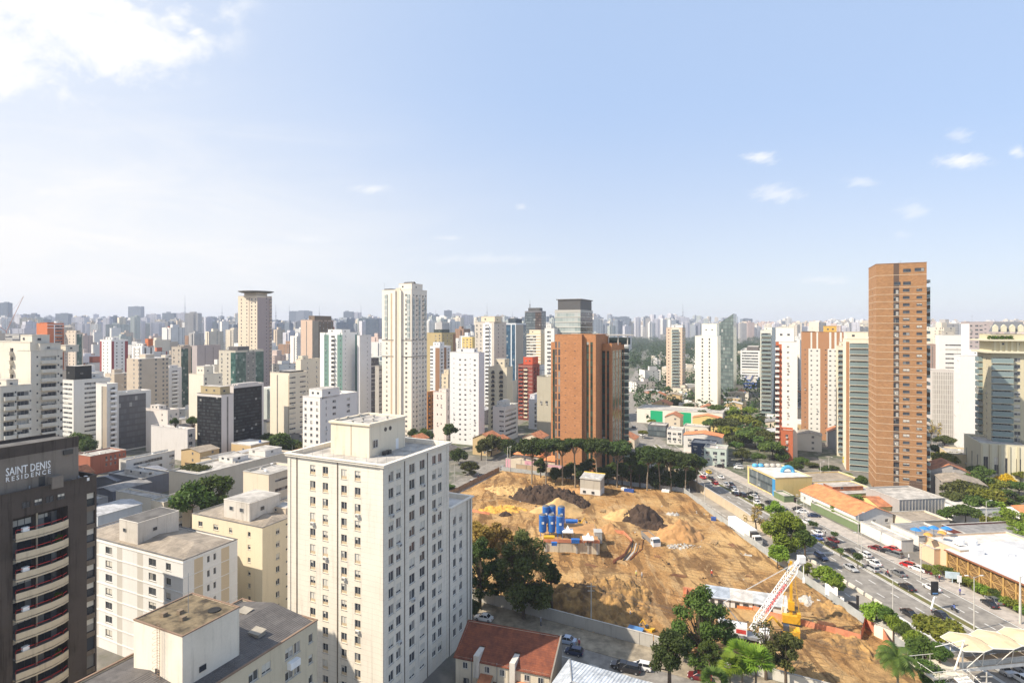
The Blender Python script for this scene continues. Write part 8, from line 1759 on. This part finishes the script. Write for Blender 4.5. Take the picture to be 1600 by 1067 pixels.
    def moto(px, py, hd, lab, shirt):
        p = G(px, py, .4); t = thing('motorcycle', lab, 'motorcycle', (p.x, p.y, .04), AVA+R(hd), 'motorcycles on the avenue')
        for x in (-.65,.65): q = MB(); q.tube((x,-.06,.32),(x,.06,.32),.32,.32,12); q.obj('wheel', tyre, t)
        q = MB(); q.tube((-.6,0,.5),(.5,0,.8),.14,.18,8); q.box(-.75,.0,-.16,.16,.72,.84); q.tube((.65,0,.32),(.45,0,1.0),.05,.04,5); q.tube((.45,-.35,1.02),(.45,.35,1.02),.03,.03,5); q.obj('frame', CC['black'], t)
        r = thing('person', 'rider with helmet on the '+lab, 'person', (p.x, p.y, .04), AVA+R(hd)); q = MB(); q.tube((-.15,0,.85),(.05,0,1.4),.17,.2,8,0); q.tube((.05,0,1.4),(.08,0,1.5),.07,.07,6,0)
        for s in (-1,1): q.tube((-.12,s*.12,.88),(.25,s*.2,.75),.1,.07,6,1); q.tube((.25,s*.2,.75),(.05,s*.2,.35),.07,.05,6,1); q.tube((.05,s*.22,1.36),(.42,s*.3,1.06),.06,.04,6,0)
        q.obj('body', [M('rider_%d' % int(px), shirt, .8), M('trousers_dark', (.05,.06,.1), .9)], r); q = MB(); q.lathe([(.08,1.48),(.15,1.56),(.16,1.66),(.1,1.76),(.03,1.79)], 12, 0, (.08,0,0)); q.obj('helmet', CC['black'], r)
    moto(1387,897,0,'motorcycle behind the silver wagon',(.3,.05,.05)); moto(1491,952,0,'motorcycle beyond the median near the road totem',(.1,.15,.4))
cars()
def person_at(px, py, lab, shirt, z=.2):
    p = G(px, py); person(p.x, p.y, z, lab, shirt)
person_at(1468, 909, 'pedestrian in dark red on the sidewalk by the hedge', (.3,.05,.06))
for i_, (px_, py_, c_) in enumerate([(1447,893,(.5,.5,.5)),(1500,930,(.1,.1,.3)),(1420,876,(.6,.6,.6)),(1290,838,(.05,.05,.06)),(905,1012,(.4,.1,.1)),(845,978,(.3,.3,.35))]):
    person_at(px_, py_, ['pedestrian in grey beside the blue bin','pedestrian in dark blue past the notice box','pedestrian in pale grey near the red hatchback','pedestrian in black on the upper sidewalk','pedestrian in dark red on the bottom street kerb','pedestrian in grey under the big dark tree'][i_], c_)
def lamp(px, py, h, lab, arm=2.2, rz=0, dbl=False, thin=.1, z=0):
    p = G(px, py); t = thing('street_lamp', lab, 'street lamp', (p.x, p.y, z), rz, 'lamp posts and utility poles'); q = MB(); q.tube((0,0,0),(0,0,h),thin*1.3,thin*.7,8); q.obj('pole', M('pole_pale',(.5,.48,.43),.7), t)
    for s in ((1,-1) if dbl else (1,)):
        q = MB(); q.tube((0,0,h-.3),(s*arm,0,h+.3),.05,.04,5); q.obj('arm', STEEL, t); q = MB(); q.box(min(s*arm,s*(arm+.8)),max(s*arm,s*(arm+.8)),-.15,.15,h+.22,h+.36); q.obj('lamp_head', M('lamp_head',(.6,.6,.58),.5), t)
for a in [(1522,984,12,'tall double headed lamp in the median before the footbridge',1.3,0,True),(1395,965,9,'utility pole with a lamp arm at the near verge',2.5,0,False),(1346,882,9,'pale lamp pole in the median by the shrub',1.5,0,True),(1439,905,9,'concrete pole at the far sidewalk edge',1.5,0,False),(1594,975,11,'thick pale pole at the right end by the hedge',1.0,0,False,.22),(1101,793,9,'lamp pole on the side road sidewalk above the truck',2.0,R(-20),False),(1120,757,10,'white pole in the avenue queue',1.2,0,False),(1168,768,9,'white pole before the shop glass front',1.0,0,False),(1183,771,9,'second white pole before the shop glass front',1.0,0,False),(1256,809,8,'lamp pole at the parking bays',2.0,R(180),False),(1261,826,8,'thin pole by the large bright tree',1.6,R(180),False),(1178,791,8,'thin lamp pole on the divider wall end',1.5,0,False),(1341,852,10,'tall pale pole before the white plaster wall',1.2,0,False),(1480,777,10,'lamp pole in the right side street',2.0,0,False),(1491,788,9,'pale pole among the right side street trees',1.0,0,False),(1541,835,11,'concrete pole with wires at the right side street',1.2,0,False),(1282,810-60,8,'pole by the villa yard',1.0,0,False),(1295,742,8,'lamp pole beside the yellow flowering tree',1.0,0,False),(793,734,11,'concrete utility pole at the left end of the rear wall',1.2,0,False,.16),(797,737,11,'second utility pole right beside it',1.2,R(90),False,.14),(710,752,8,'white lamp pole on the left street',1.5,0,False),(760,733,9,'thin pole on the street corner left of the villa',1.5,0,False),(1245,815,8,'slim post at the parking corner',1.0,0,False)]: lamp(*a)
def totem():
    p = G(1459, 952); t = thing('road_totem', 'black road totem on a slanted white leg in the median', 'sign', (p.x, p.y, .15), 0)
    q = MB(); q.tube((-.6,0,0),(.3,0,3.6),.22,.18,6); q.obj('post', WHITEP, t); q = MB(); q.box(-.6,1.0,-.2,.2,3.4,6.6); q.obj('panel', BLACKP, t)
    q = MB(); q.box(-.45,.85,-.24,-.202,3.7,4.0); q.obj('display', M('display_blue',(.1,.25,.5),.4), t)
    for px, py, w, h, lab, m in ((1488,911,3.2,1.6,'pale blue advertising panel in the hedge','panel_lb'),(1499,917,.9,1.6,'small white notice box by the hedge','panel_w')):
        p = G(px, py); q = MB(); q.box(-w/2,w/2,-.12,.12,1.2,1.2+h); q.tube((0,0,0),(0,0,1.2),.1,.1,6); q.box(-w/2-.05,w/2+.05,-.15,.15,1.2+h,1.3+h); tag(q.obj('signboard', M(m,(.5,.6,.65) if m == 'panel_lb' else (.7,.7,.7),.5), None, loc=(p.x,p.y,.1), rz=R(-15)), lab, 'sign')
    p = G(1451, 893); q = MB(); q.lathe([(.4,0),(.5,1.1),(.52,1.15),(.45,1.3),(.1,1.4)], 12); q.box(-.1,.1,-.1,.1,1.38,1.45); tag(q.obj('bin', CC['blue'], None, loc=(p.x,p.y,.1)), 'round blue bin at the lot corner', 'bin')
totem()
def bridge():
    # steel footbridge with folded fabric canopies across the avenue
    wh = M('bridge_white', (.68,.66,.61), .6, .12, .8); fab = M('bridge_fabric', (.60,.47,.29), .9, .12, .5); O = Vector((XA(1487, 106), 106, 0)); az = math.atan2(9, 62)
    t = thing('footbridge', 'white steel footbridge with tan zigzag canopies over the avenue', 'footbridge', (O.x, O.y, 0), az)
    L, w, zd = 60, 3.2, 5.6
    q = MB(); q.box(0,L,-w/2,w/2,zd-.35,zd); q.obj('deck', W('bridge_deck',(.5,.42,.32),.3), t)
    for s in (-1,1):
        q = MB(); y = s*w/2
        q.box(0,L,y-.08,y+.08,zd-.7,zd-.1 if s < 0 else zd-.1); q.tube((0,y,zd+1.1),(L,y,zd+1.1),.05,.05,5); q.tube((0,y,zd+.6),(L,y,zd+.6),.03,.03,4)
        for i in range(int(L/1.5)+1): q.tube((i*1.5,y,zd),(i*1.5,y,zd+1.1),.035,.035,4)
        q.obj('railing', wh, t)
        q = MB(); q.box(0,L,y-.02,y+.02,zd+.12,zd+1.0); q.obj('side_panel', M('bridge_mesh',(.35,.36,.35),.7,.1,1), t)
    zc = 9.3; P = 6.2
    for i in range(int(L/P)):
        x0, x1 = i*P+.1, (i+1)*P-.1; m = (x0+x1)/2
        q = MB(); a, b_, c, d = (x0,-w/2-.9,zc-.1),(m,-w/2-1.9,zc+.1),(x1,-w/2-.9,zc-.1),(m,0,zc+.9); e, f, g_ = (x0,w/2+.9,zc-.1),(m,w/2+1.9,zc+.1),(x1,w/2+.9,zc-.1)
        l0, l1 = (x0,0,zc+.2),(x1,0,zc+.2)
        for tri in ((a,b_,d),(b_,c,d),(a,d,l0),(c,l1,d),(e,l0,d),(e,d,f),(f,d,g_),(g_,d,l1)): q.poly(tri)
        q.obj('canopy', fab, t)
        q = MB()
        for p0, p1 in ((a,b_),(b_,c),(e,f),(f,g_),(a,e),(c,g_),((m-1.6,-w/2,zd),b_),((m+1.6,-w/2,zd),b_),((m-1.6,w/2,zd),f),((m+1.6,w/2,zd),f)): q.tube(p0, p1, .07,.07,5)
        q.obj('canopy_frame', wh, t)
    for x in (1.0, 24.5, 50): 
        q = MB(); q.tube((x,0,0),(x,0,zd-.3),.45,.4,12); q.box(x-.5,x+.5,-w/2,w/2,zd-1.2,zd-.36); q.obj('pillar', wh, t)
    q = MB(); q.tube((-1.5,-2.0,zd),(1.0,-w/2,zc+1.4),.16,.12,6); q.tube((.6,-w/2,zd),(.6,-w/2,zc+1.2),.14,.14,6); q.tube((1,-w/2,zc+1.4),(-4.5,-1,zc+.3),.07,.07,5); q.tube((.6,-w/2,zc+1.2),(5,-w/2,zd),.08,.08,5); q.obj('end_mast', wh, t)
    # landing and stair platform going towards the camera
    q = MB(); q.box(-7.5,-.02,-3.6,1.6,zd-.3,zd); q.obj('landing', W('bridge_deck2',(.58,.53,.44),.3), t)
    q = MB()
    for y in (-3.6,1.6):
        q.tube((-7.5,y,zd+1.1),(0,y,zd+1.1),.05,.05,5)
        for i in range(6): q.tube((-7.5+i*1.5,y,zd),(-7.5+i*1.5,y,zd+1.1),.035,.035,4)
    q.tube((-7.5,-3.6,zd+1.1),(-7.5,1.6,zd+1.1),.05,.05,5)
    for i in range(3): q.tube((-7.5,-3.6+i*2.6,zd),(-7.5,-3.6+i*2.6,zd+1.1),.035,.035,4)
    q.obj('railing', wh, t)
    q = MB(); n = 16; x0, y0 = -3.2, -3.6
    for i in range(n): z = zd-(i+1)*.17; q.box(x0,x0+2.6,y0-(i+1)*.62,y0-i*.62-.002,z-.12,z)
    q.obj('stair', wh, t); q = MB()
    for xx in (x0, x0+2.6):
        q.tube((xx,y0,zd+1.0),(xx,y0-n*.62,zd-n*.17+1.0),.05,.05,5); q.tube((xx,y0,zd-.2),(xx,y0-n*.62,zd-n*.17-.2),.14,.14,5)
        for i in range(0,n,2): q.tube((xx,y0-i*.62,zd-i*.17),(xx,y0-i*.62,zd-i*.17+1.0),.03,.03,4)
    q.obj('stair_railing', wh, t)
    q = MB(); q.box(x0-.1,x0+6.5,y0-n*.62-2.6,y0-n*.62-.01,zd-n*.17-.35,zd-n*.17-.12); q.tube((x0+.2,y0-n*.62-1.2,0),(x0+.2,y0-n*.62-1.2,zd-n*.17-.35),.2,.2,8)
    for i in range(5): q.tube((x0-.1+i*1.6,y0-n*.62-2.6,zd-n*.17-.12),(x0-.1+i*1.6,y0-n*.62-2.6,zd-n*.17+1),.03,.03,4)
    q.tube((x0-.1,y0-n*.62-2.6,zd-n*.17+1),(x0+6.5,y0-n*.62-2.6,zd-n*.17+1),.05,.05,5); q.obj('lower_landing', wh, t)
    # truss under the landing
    q = MB()
    for i in range(6): q.tube((-7.5+i*1.5,-3.6,zd-.3),(-6.7+i*1.5,-3.3,zd-1.2),.05,.05,4); q.tube((-6.7+i*1.5,-3.3,zd-1.2),(-6.0+i*1.5,-3.6,zd-.3),.05,.05,4)
    q.tube((-6.7,-3.3,zd-1.2),(.5,-3.3,zd-1.2),.07,.07,5); q.obj('truss', wh, t)
bridge()
def cabin():
    # white gate cabin beside the fence
    p = G(1398, 1003); t = thing('gate_cabin', 'white box cabin at the lower right site corner', 'cabin', (p.x, p.y, .1), R(-58)); q = MB(); q.box(-3.6,3.6,-1.3,1.3,0,2.9); q.obj('wall', W('cabin_wall',(.66,.62,.55),.15), t); q = MB(); q.box(-3.75,3.75,-1.45,1.45,2.901,3.1); q.obj('roof', CONC, t); q = MB(); q.box(3.601,3.64,-.9,.9,.3,2.4); q.obj('door', FRAME_D, t)
    # overhead wires along the bottom street
    P = [(-20,150.5),(18,129.5),(50,112.5),(80,96)]; 
    for i, (x, y) in enumerate(P):
        q = MB(); q.tube((x,y,0),(x,y,10),.16,.11,8); q.box(x-1,x+1,y-.06,y+.06,9.2,9.35); q.box(x-.8,x+.8,y-.06,y+.06,8.2,8.32); tag(q.obj('utility_pole', CONC), ['utility pole nearest the cream tower on the bottom street','utility pole beside the light blue sedan','utility pole under the big green tree','utility pole by the footbridge stair'][i], 'utility pole')
    q = MB()
    for (x0, y0), (x1, y1) in zip(P, P[1:]):
        for off, z in ((-.9,9.4),(0,9.4),(.9,9.4),(.5,8.35)):
            for k in range(8):
                a, b = k/8, (k+1)/8; f = lambda s: (x0+(x1-x0)*s+off, y0+(y1-y0)*s, z-1.0*4*s*(1-s)); q.tube(f(a), f(b), .025,.025,4,0,False)
    tag(q.obj('overhead_wires', BLACKP), 'black overhead wires strung along the bottom street', 'wires')
cabin()
# ------------------------------------------------------------ low-rise infill, middle-distance and skyline towers
def occupied(x, y, m=4):
    for C, a, wl, wr, _h in FOOT:
        d = Vector((x-C.x, y-C.y)); ca, sa = math.cos(R(a)), math.sin(R(a))
        lx, ly = d.x*ca-d.y*sa, d.x*sa+d.y*ca
        if -wl-m < lx < m and -m < ly < wr+m: return True
    return False
SITE_PAD = [(-14,280),(80,238),(140,236),(140,60),(-60,60),(-75,170)]
farm = dict(
 cream=FC('far_cream', (.60,.54,.44), 2.8, 3.0, .5, .48), white=FC('far_white', (.66,.65,.62), 3.0, 3.0, .5, .48), grey=FC('far_grey', (.36,.35,.34), 3.6, 3.3, .5, .5, band=.1),
 beige=FC('far_beige', (.50,.42,.33), 2.6, 3.0, .5, .46), rose=FC('far_rose', (.52,.40,.35), 2.7, 3.0, .52, .48), stripe=FC('far_striped', (.62,.60,.57), 4.0, 3.0, .9, .4, band=.2),
 blue=FC('far_blue_glass', (.16,.2,.25), 2.2, 3.4, .8, .75, (.07,.11,.16)), brown=FC('far_brown', (.30,.19,.13), 2.8, 3.0, .5, .48), red=FC('far_red_striped', (.62,.58,.54), 3.0, 3.0, .4, .42, stripe=(.34,.1,.07)), teal=FC('far_green_grey', (.4,.44,.41), 3.0, 3.0, .5, .5), lav=FC('far_pale_violet', (.5,.5,.55), 3.2, 3.0, .45, .45))
def tower_geo(b, x, y, z0, w, d, h, a, rg, mi, ri, seg=True):
    ca, sa = math.cos(a), math.sin(a)
    def bx(x0, x1, y0, y1, za, zb, m):
        P = [(x+ca*u-sa*v, y+sa*u+ca*v) for u, v in ((x0,y0),(x1,y0),(x1,y1),(x0,y1))]; b.prism(P, za, zb, m, ri)
    st = rg.random()
    bx(-w/2,w/2,-d/2,d/2,z0,z0+h,mi)
    pw, pd = w*rg.uniform(.25,.5), d*rg.uniform(.25,.5); ox = rg.uniform(-.2,.2)*w
    bx(ox-pw/2,ox+pw/2,-pd/2,pd/2,z0+h+.002,z0+h+rg.uniform(2.5,6),mi+1)
    if st < .35: bx(-w/2-1.2,-w/2+w*.25,-d/2+d*.2,d/2-d*.1,z0,z0+h*.96,mi)
    elif st < .6: bx(-w*.18,w*.18,-d/2-1.3,-d/2-.002,z0,z0+h*.98,mi+1)
    elif st < .8:
        for e in (-.5,.5): bx(w*e-.3,w*e+.3,-d/2-.9,d/2+.5,z0,z0+h+.8,mi+1)
def pick(rg, pal): return rg.choice(pal)
plainm = {k: W('plain_'+k, c, .15) for k, c in dict(cream=(.64,.57,.46),white=(.7,.68,.65),grey=(.36,.35,.34),beige=(.52,.44,.35),rose=(.5,.4,.36),stripe=(.64,.62,.6),blue=(.25,.28,.32),brown=(.3,.19,.13),red=(.45,.14,.08),teal=(.45,.48,.45),lav=(.55,.54,.58)).items()}
cname = dict(cream='cream',white='white',grey='grey',beige='beige',rose='rose',stripe='white ribbon-windowed',blue='blue glass',brown='brown',red='white and red striped',teal='grey green',lav='pale violet grey')
def far_all():
    rg = random.Random(11); cand = []
    def add(x, y, w, d, h, c, a): cand.append((w*h/(y*y), x, y, w, d, h, c, a))
    # middle belt: jittered blocks from 380 m to 1300 m
    y = 400
    while y < 1500:
        stp = 24+y*.028
        x = -y*.95
        while x < y*.95:
            X, Y = x+rg.uniform(-.35,.35)*stp, y+rg.uniform(-.4,.4)*stp; px = 800+FP*X/Y; x += stp
            if occupied(X, Y, 14): continue
            if abs(X-med(Y)) < 24: continue
            park = 975 < px < 1235
            if park and (Y < 1450): continue
            if px > 1225 and Y < 520 : continue
            if px > 1225 and Y < 700 and rg.random() < .4: continue
            lim = dict(left=rg.triangular(506, 585, 540)) ['left']
            if px > 855: lim = rg.triangular(515, 600, 545)
            if Y < 660 and px < 860: lim = rg.triangular(552, 605, 575)
            h = ZT(lim, Y)
            if h > 92: h = rg.uniform(60, 92)
            if h < 9: h = rg.uniform(8, 16)
            if rg.random() < .06: continue
            pal = ['cream','white','white','grey','beige','rose','stripe','stripe','brown','red','teal','cream','white','lav','white','cream','beige','white']
            if px > 1200: pal = ['cream','white','white','beige','white','rose','lav']
            if blocked((X-5, Y, h)) and blocked((X+5, Y, h)) and blocked((X, Y, h*.9)): continue
            add(X, Y, rg.uniform(10,17) if Y < 650 else rg.uniform(12,23), rg.uniform(12,22), h, pick(rg, pal), R(-25)+rg.choice((0,0,0,R(12),R(-20))))
        y += stp*.8
    # rising ground towards the ridge: dense towers
    for i in range(2600):
        Y = 1500+3400*rg.random()**.8; px = rg.uniform(-40, 1640); X = XA(px, Y)
        park = 960 < px < 1200
        if park and Y < 2300: continue
        z0 = terrain(X, Y); base = 22*noise.noise(Vector((px*.012, Y*.0006, 0)))
        if px < 700: top = rg.triangular(493, 512, 503) - base*.35
        elif px < 1150: top = rg.triangular(491, 512, 502) - base*.4
        else: top = rg.triangular(499, 513, 507) - base*.2
        h = ZT(top, Y)-z0
        if h < 15: h = rg.uniform(15, 40)
        h = min(h, 115)
        pal = ['white','cream','blue','lav','grey','white','teal','beige','blue','lav'] if px < 1150 else ['white','white','cream','rose','beige','lav']
        w = rg.uniform(16, 34)*(1 if rg.random() > .1 else 1.7)
        add(X, Y, w, rg.uniform(14,28), h, pick(rg, pal), R(rg.uniform(-50, 50)))
    for i in range(46):
        Y = rg.uniform(520, 1250); px = rg.uniform(985, 1238); X = XA(px, Y)
        if occupied(X, Y, 8) or abs(X-med(Y)) < 12: continue
        add(X, Y, rg.uniform(12,26), rg.uniform(10,18), rg.uniform(9,19), pick(rg, ['white','cream','white','stripe','grey']), R(rg.uniform(-40,20)))
    # singled-out skyline blocks
    for px, top, wpx, Y, c in [(8,473,15,2300,'blue'),(213,479,21,3000,'blue'),(27,492,24,2500,'lav'),(50,491,18,2400,'blue'),(100,490,20,2400,'blue'),(125,496,20,2300,'lav'),(240,491,16,2200,'lav'),(302,489,20,1700,'grey'),(265,489,18,2600,'blue'),(284,489,12,2500,'lav'),(470,486,34,3200,'blue'),(330,495,14,2500,'blue'),(545,487,15,3000,'blue'),(558,488,12,3100,'lav'),(700,485,12,3000,'blue'),(714,490,14,2900,'lav'),(672,490,10,2700,'blue'),(682,492,9,2600,'blue'),(972,495,22,2600,'blue'),(996,496,8,2700,'lav'),(1010,495,9,2600,'blue'),(1025,499,12,2500,'lav'),(1066,496,20,2600,'lav'),(1166,498,16,2500,'blue'),(1230,497,10,2400,'white'),(1303,499,13,2300,'white'),(1320,503,16,2300,'cream'),(1477,505,20,760,'grey'),(1490,505,14,820,'stripe'),(1470,511,18,620,'cream'),(1512,513,14,900,'white'),(1160,505,10,2000,'grey'),(1350,500,8,2300,'lav'),(95,511,18,900,'beige'),(38,513,22,900,'lav')]:
        X = XA(px, Y); add(X, Y, wpx/FP*Y, 24, ZT(top, Y)-terrain(X, Y), c, R(rg.uniform(-6,6)))
    cand.sort(key=lambda c: -c[0])
    keys = list(farm); mats = []
    for k in keys: mats += [farm[k], plainm[k]]
    rest = MB(); mats2 = mats+[ROOFC]
    cnt = 0
    for i, (_, x, y, w, d, h, c, a) in enumerate(cand):
        z0 = terrain(x, y)-.5
        if i < 290:
            b = MB(); tower_geo(b, x*0, 0, 0, w, d, h, a, rg, 0, 2)
            o = b.obj('distant_tower', [farm[c], plainm[c], rg.choice((ROOFC, ROOFL, ROOFD))], None, uv=True, loc=(x, y, z0))
            px = 800+FP*x/y; side = 'left edge' if px < 250 else 'left' if px < 600 else 'centre left' if px < 850 else 'centre right' if px < 1200 else 'right'
            far = 'middle distance' if y < 1000 else 'far' 
            tag(o, f"{cname[c]} tower of the {far} city, {side} part of skyline", 'tower', 'towers of the city belt beyond the near blocks')
        else:
            tower_geo(rest, x, y, z0, w, d, h, a, rg, keys.index(c)*2, len(mats2)-1)
    o = rest.obj('distant_city', mats2, None, uv=True); tag(o, 'hazy mass of countless pale towers along the horizon ridge', 'city', kind='stuff')
    # antenna masts on the ridge
    for px, top, Y, lab in [(289,461,3000,'tallest lattice mast on the left ridge'),(347,475,3300,'thin mast right of the tallest left ridge mast'),(452,476,3300,'thin mast right of the disc topped tower'),(499,477,3300,'thin mast near the brown and tan tower'),(564,475,3300,'thin mast left of the tallest cream tower'),(761,474,3300,'slim mast on the central ridge'),(681,483,3300,'short mast right of the tallest cream tower'),(801,486,3300,'short mast near the centre'),(1067,474,3000,'spire with wide base right of centre'),(828,468,760,'short mast on the dark grey office tower'),(431,475,3300,'faint mast left of the ridge towers')]:
        b = MB(); X = XA(px, Y); z1 = ZT(top, Y); zb = 90 if Y > 1000 else ZT(487, Y)-1; w = 4.2 if Y > 1000 else .8
        b.tube((0,0,zb),(0,0,zb+(z1-zb)*.55),w*.75,w*.4,6); b.tube((0,0,zb+(z1-zb)*.55),(0,0,z1),w*.35,w*.12,6)
        for f in (.2,.4,.55): b.box(-w,w,-w,w,zb+(z1-zb)*f,zb+(z1-zb)*f+1.5)
        if Y > 1000: b.box(-8,8,-8,8,terrain(X,Y)-2,zb+.5)
        tag(b.obj('antenna_mast', STEEL, None, loc=(X, Y, 0)), lab, 'antenna mast')
    # tower cranes
    for px, Y, hh, lean, lab in [(10, 900, 118, .5, 'leaning jib tower crane on the far left skyline')]:
        b = MB(); X = XA(px, Y); b.tube((0,0,0),(0,0,62),.9,.9,4); b.tube((0,0,62),(22,6,hh),.55,.35,4); b.tube((0,0,62),(-9,-2,70),.5,.5,4); b.tube((-9,-2,70),(22,6,hh),.12,.12,4)
        tag(b.obj('tower_crane', M('crane_red', (.4,.2,.15), .6), None, loc=(X, Y, 0)), lab, 'crane')
far_all()
def lowrise():
    rg = random.Random(5); mw = {'white': FC('low_white', (.66,.63,.57), 3.4, 3.1, .35, .38), 'cream': FC('low_cream', (.60,.52,.4), 3.6, 3.1, .35, .38), 'grey': FC('low_grey', (.34,.32,.3), 4, 3.3, .5, .4), 'pink': FC('low_pink', (.58,.42,.36), 3.2, 3.1, .35, .4), 'ochre': FC('low_ochre', (.52,.38,.2), 3.2, 3.1, .35, .4)}
    a = R(25); dr = Vector((math.sin(a), math.cos(a))); dl = Vector((-math.cos(a), math.sin(a))); n = 0
    roofs = [TILE, corr, corrg, corrd, ROOFC, ROOFL, TILE, ROOFC, corrl]
    for i in range(-40, 60):
        for j in range(-2, 60):
            c = dr*(120+j*17+rg.uniform(-2,2))+dl*(i*16+rg.uniform(-1.5,1.5)); x, y = c.x, c.y
            if y < 150 or y > 560: continue
            px = 800+FP*x/y
            if px < -60 or px > 1680 or (y > 480 and px < 860): continue
            if occupied(x, y, 8) or inside(x, y, SITE_PAD) or abs(x-med(y)) < (26 if y < 325 else 15) or any((x-tx)**2+(y-ty)**2 < 60 for tx, ty in TREEPOS): continue
            d = Vector((x+60, y-130)); q = Vector((82,212)).normalized(); s = d.x*-q.y+d.y*q.x
            if -1 < s-6 < 14 and y < 350: continue
            if x > 0 and y < 300 and px > 1000 and x < med(y)+62: continue
            if all(blocked((x+ox, y+oy, 9)) for ox, oy in ((-6,0),(6,0),(0,-6),(0,6))): continue
            w, dd, h = rg.uniform(9,14), rg.uniform(9,15), rg.choice((4,5,6.5,7,9,10))
            if rg.random() < .13: 
                if n % 2 == 0: T(0,0,y,rg.uniform(4.5,6)*FP/y,'broad' if rg.random()<.5 else 'spread', rg.choice(('mid','olive','dark')), 'street tree among the low roofs of the middle distance', group='trees among the low roofs', h=rg.uniform(8,12), X=x)
                n += 1; continue
            key = rg.choice(list(mw)); t = thing('house', None, 'house', (x, y, 0), -a, 'low houses filling the blocks')
            rn = rg.choice(roofs); rnm = {'roof_tile':'red tile','corrugated_tan':'tan sheet','corrugated_grey':'grey sheet','corrugated_dark':'dark sheet','roof_concrete':'flat concrete','roof_light':'pale flat','corrugated_pale':'white sheet'}[rn.name]
            side = 'left' if px < 700 else 'middle' if px < 1150 else 'right'
            t['label'] = f"low {key} building with {rnm} roof among the streets on the {side}"
            b = MB()
            if 'flat' in rnm:
                b.prism([(-w/2,-dd/2),(w/2,-dd/2),(w/2,dd/2),(-w/2,dd/2)],0,h,0,0); b.obj('wall', mw[key], t, uv=True)
                r = MB(); r.box(-w/2+.25,w/2-.25,-dd/2+.25,dd/2-.25,h+.002,h+.06)
                for e in ((-w/2,w/2,-dd/2,-dd/2+.24),(-w/2,w/2,dd/2-.24,dd/2),(-w/2,-w/2+.24,-dd/2+.241,dd/2-.241),(w/2-.24,w/2,-dd/2+.241,dd/2-.241)): r.box(*e, h+.003, h+.6)
                r.obj('roof', rn, t)
                if rg.random() < .6: r = MB(); u = rg.uniform(-2,2); r.box(u-1.5,u+1.5,-1.5,2,h+.065,h+2.6); r.obj('rooftop_room', plainm['white'], t)
                r = MB(); r.tube((w/4,dd/4,h+.07),(w/4,dd/4,h+1.1),.7,.6,10); r.obj('water_tank', M('tank_blue', (.05,.12,.3), .5) if rg.random()<.5 else CONC, t)
            else:
                b.prism([(-w/2,-dd/2),(w/2,-dd/2),(w/2,dd/2),(-w/2,dd/2)],0,h,0,0)
                rh = w*.22 if rn is TILE else w*.1
                for sgn in (-1,1): b.poly([(-w/2,sgn*dd/2,h),(w/2,sgn*dd/2,h),(0,sgn*dd/2,h+rh)][::-sgn])
                b.obj('wall', mw[key], t, uv=True)
                r = MB(); e = .45
                r.quad((-w/2-e,-dd/2-e,h-rh*e*2/w+.03),(0,-dd/2-e,h+rh+.03),(0,dd/2+e,h+rh+.03),(-w/2-e,dd/2+e,h-rh*e*2/w+.03)); r.quad((0,-dd/2-e,h+rh+.03),(w/2+e,-dd/2-e,h-rh*e*2/w+.03),(w/2+e,dd/2+e,h-rh*e*2/w+.03),(0,dd/2+e,h+rh+.03))
                r.obj('roof', rn, t)
lowrise()
def wood():
    # tree belts far off between the towers (park district right of the brick tower)
    rg = np.random.default_rng(9); n = 0; cents = []
    r2 = random.Random(2)
    def patch(cnt, px0, px1, y0, y1, hmin, hmax, rr):
        for i in range(cnt):
            Y = y0+(y1-y0)*r2.random(); px = r2.uniform(px0, px1); X = XA(px, Y)
            if occupied(X, Y, 3) or abs(X-med(Y)) < (15 if Y < 400 else 5): continue
            h = r2.uniform(hmin, hmax); r = r2.uniform(*rr); cents.append((X, Y, terrain(X, Y)+h-r*.6, r, r*.62))
    patch(900, 985, 1200, 900, 1700, 12, 26, (7,13)); patch(500, 985, 1240, 600, 1100, 9, 16, (5,9)); patch(240, 985, 1090, 470, 640, 7, 12, (4,6)); patch(260, 1090, 1240, 420, 700, 7, 13, (4,7)); patch(60, 1120, 1235, 330, 430, 8, 13, (5,7)); patch(40, 990, 1075, 400, 470, 6, 9, (3,5)); patch(350, 960, 1200, 1600, 2300, 14, 22, (10,16))
    me = leaf_mesh(cents, 95000, 1.5, 7, .8, leafmat('leaf_far', (.02,.042,.012), (.05,.085,.025), .02))
    tag(link('woodland', me), 'dark belt of park trees filling the distance right of the brick tower', 'woodland', kind='stuff')
    cents.clear(); patch(420, 0, 860, 420, 1200, 7, 12, (4,7))
    me = leaf_mesh(cents, 26000, 1.3, 8, .8, leafmat('leaf_far', (.02,.042,.012), (.05,.085,.025), .02))
    tag(link('street_greenery', me), 'scattered treetops between the crowded towers on the left', 'treetops', kind='stuff')
wood()
# ------------------------------------------------------------ haze
def haze():
    m, t, bs, out = newmat('haze_air'); t.nodes.remove(bs)
    v = nd(t, 'ShaderNodeVolumePrincipled', {'Color': (.80,.86,1,1), 'Density': 0.00013, 'Anisotropy': 0.0}); t.links.new(v.outputs[0], out.inputs['Volume'])
    b = MB(); b.box(-7100, 7100, -200, 7100, -2, 235); o = b.obj('haze', m); tag(o, 'thin pale air haze over the whole city', 'haze', kind='stuff')
haze()
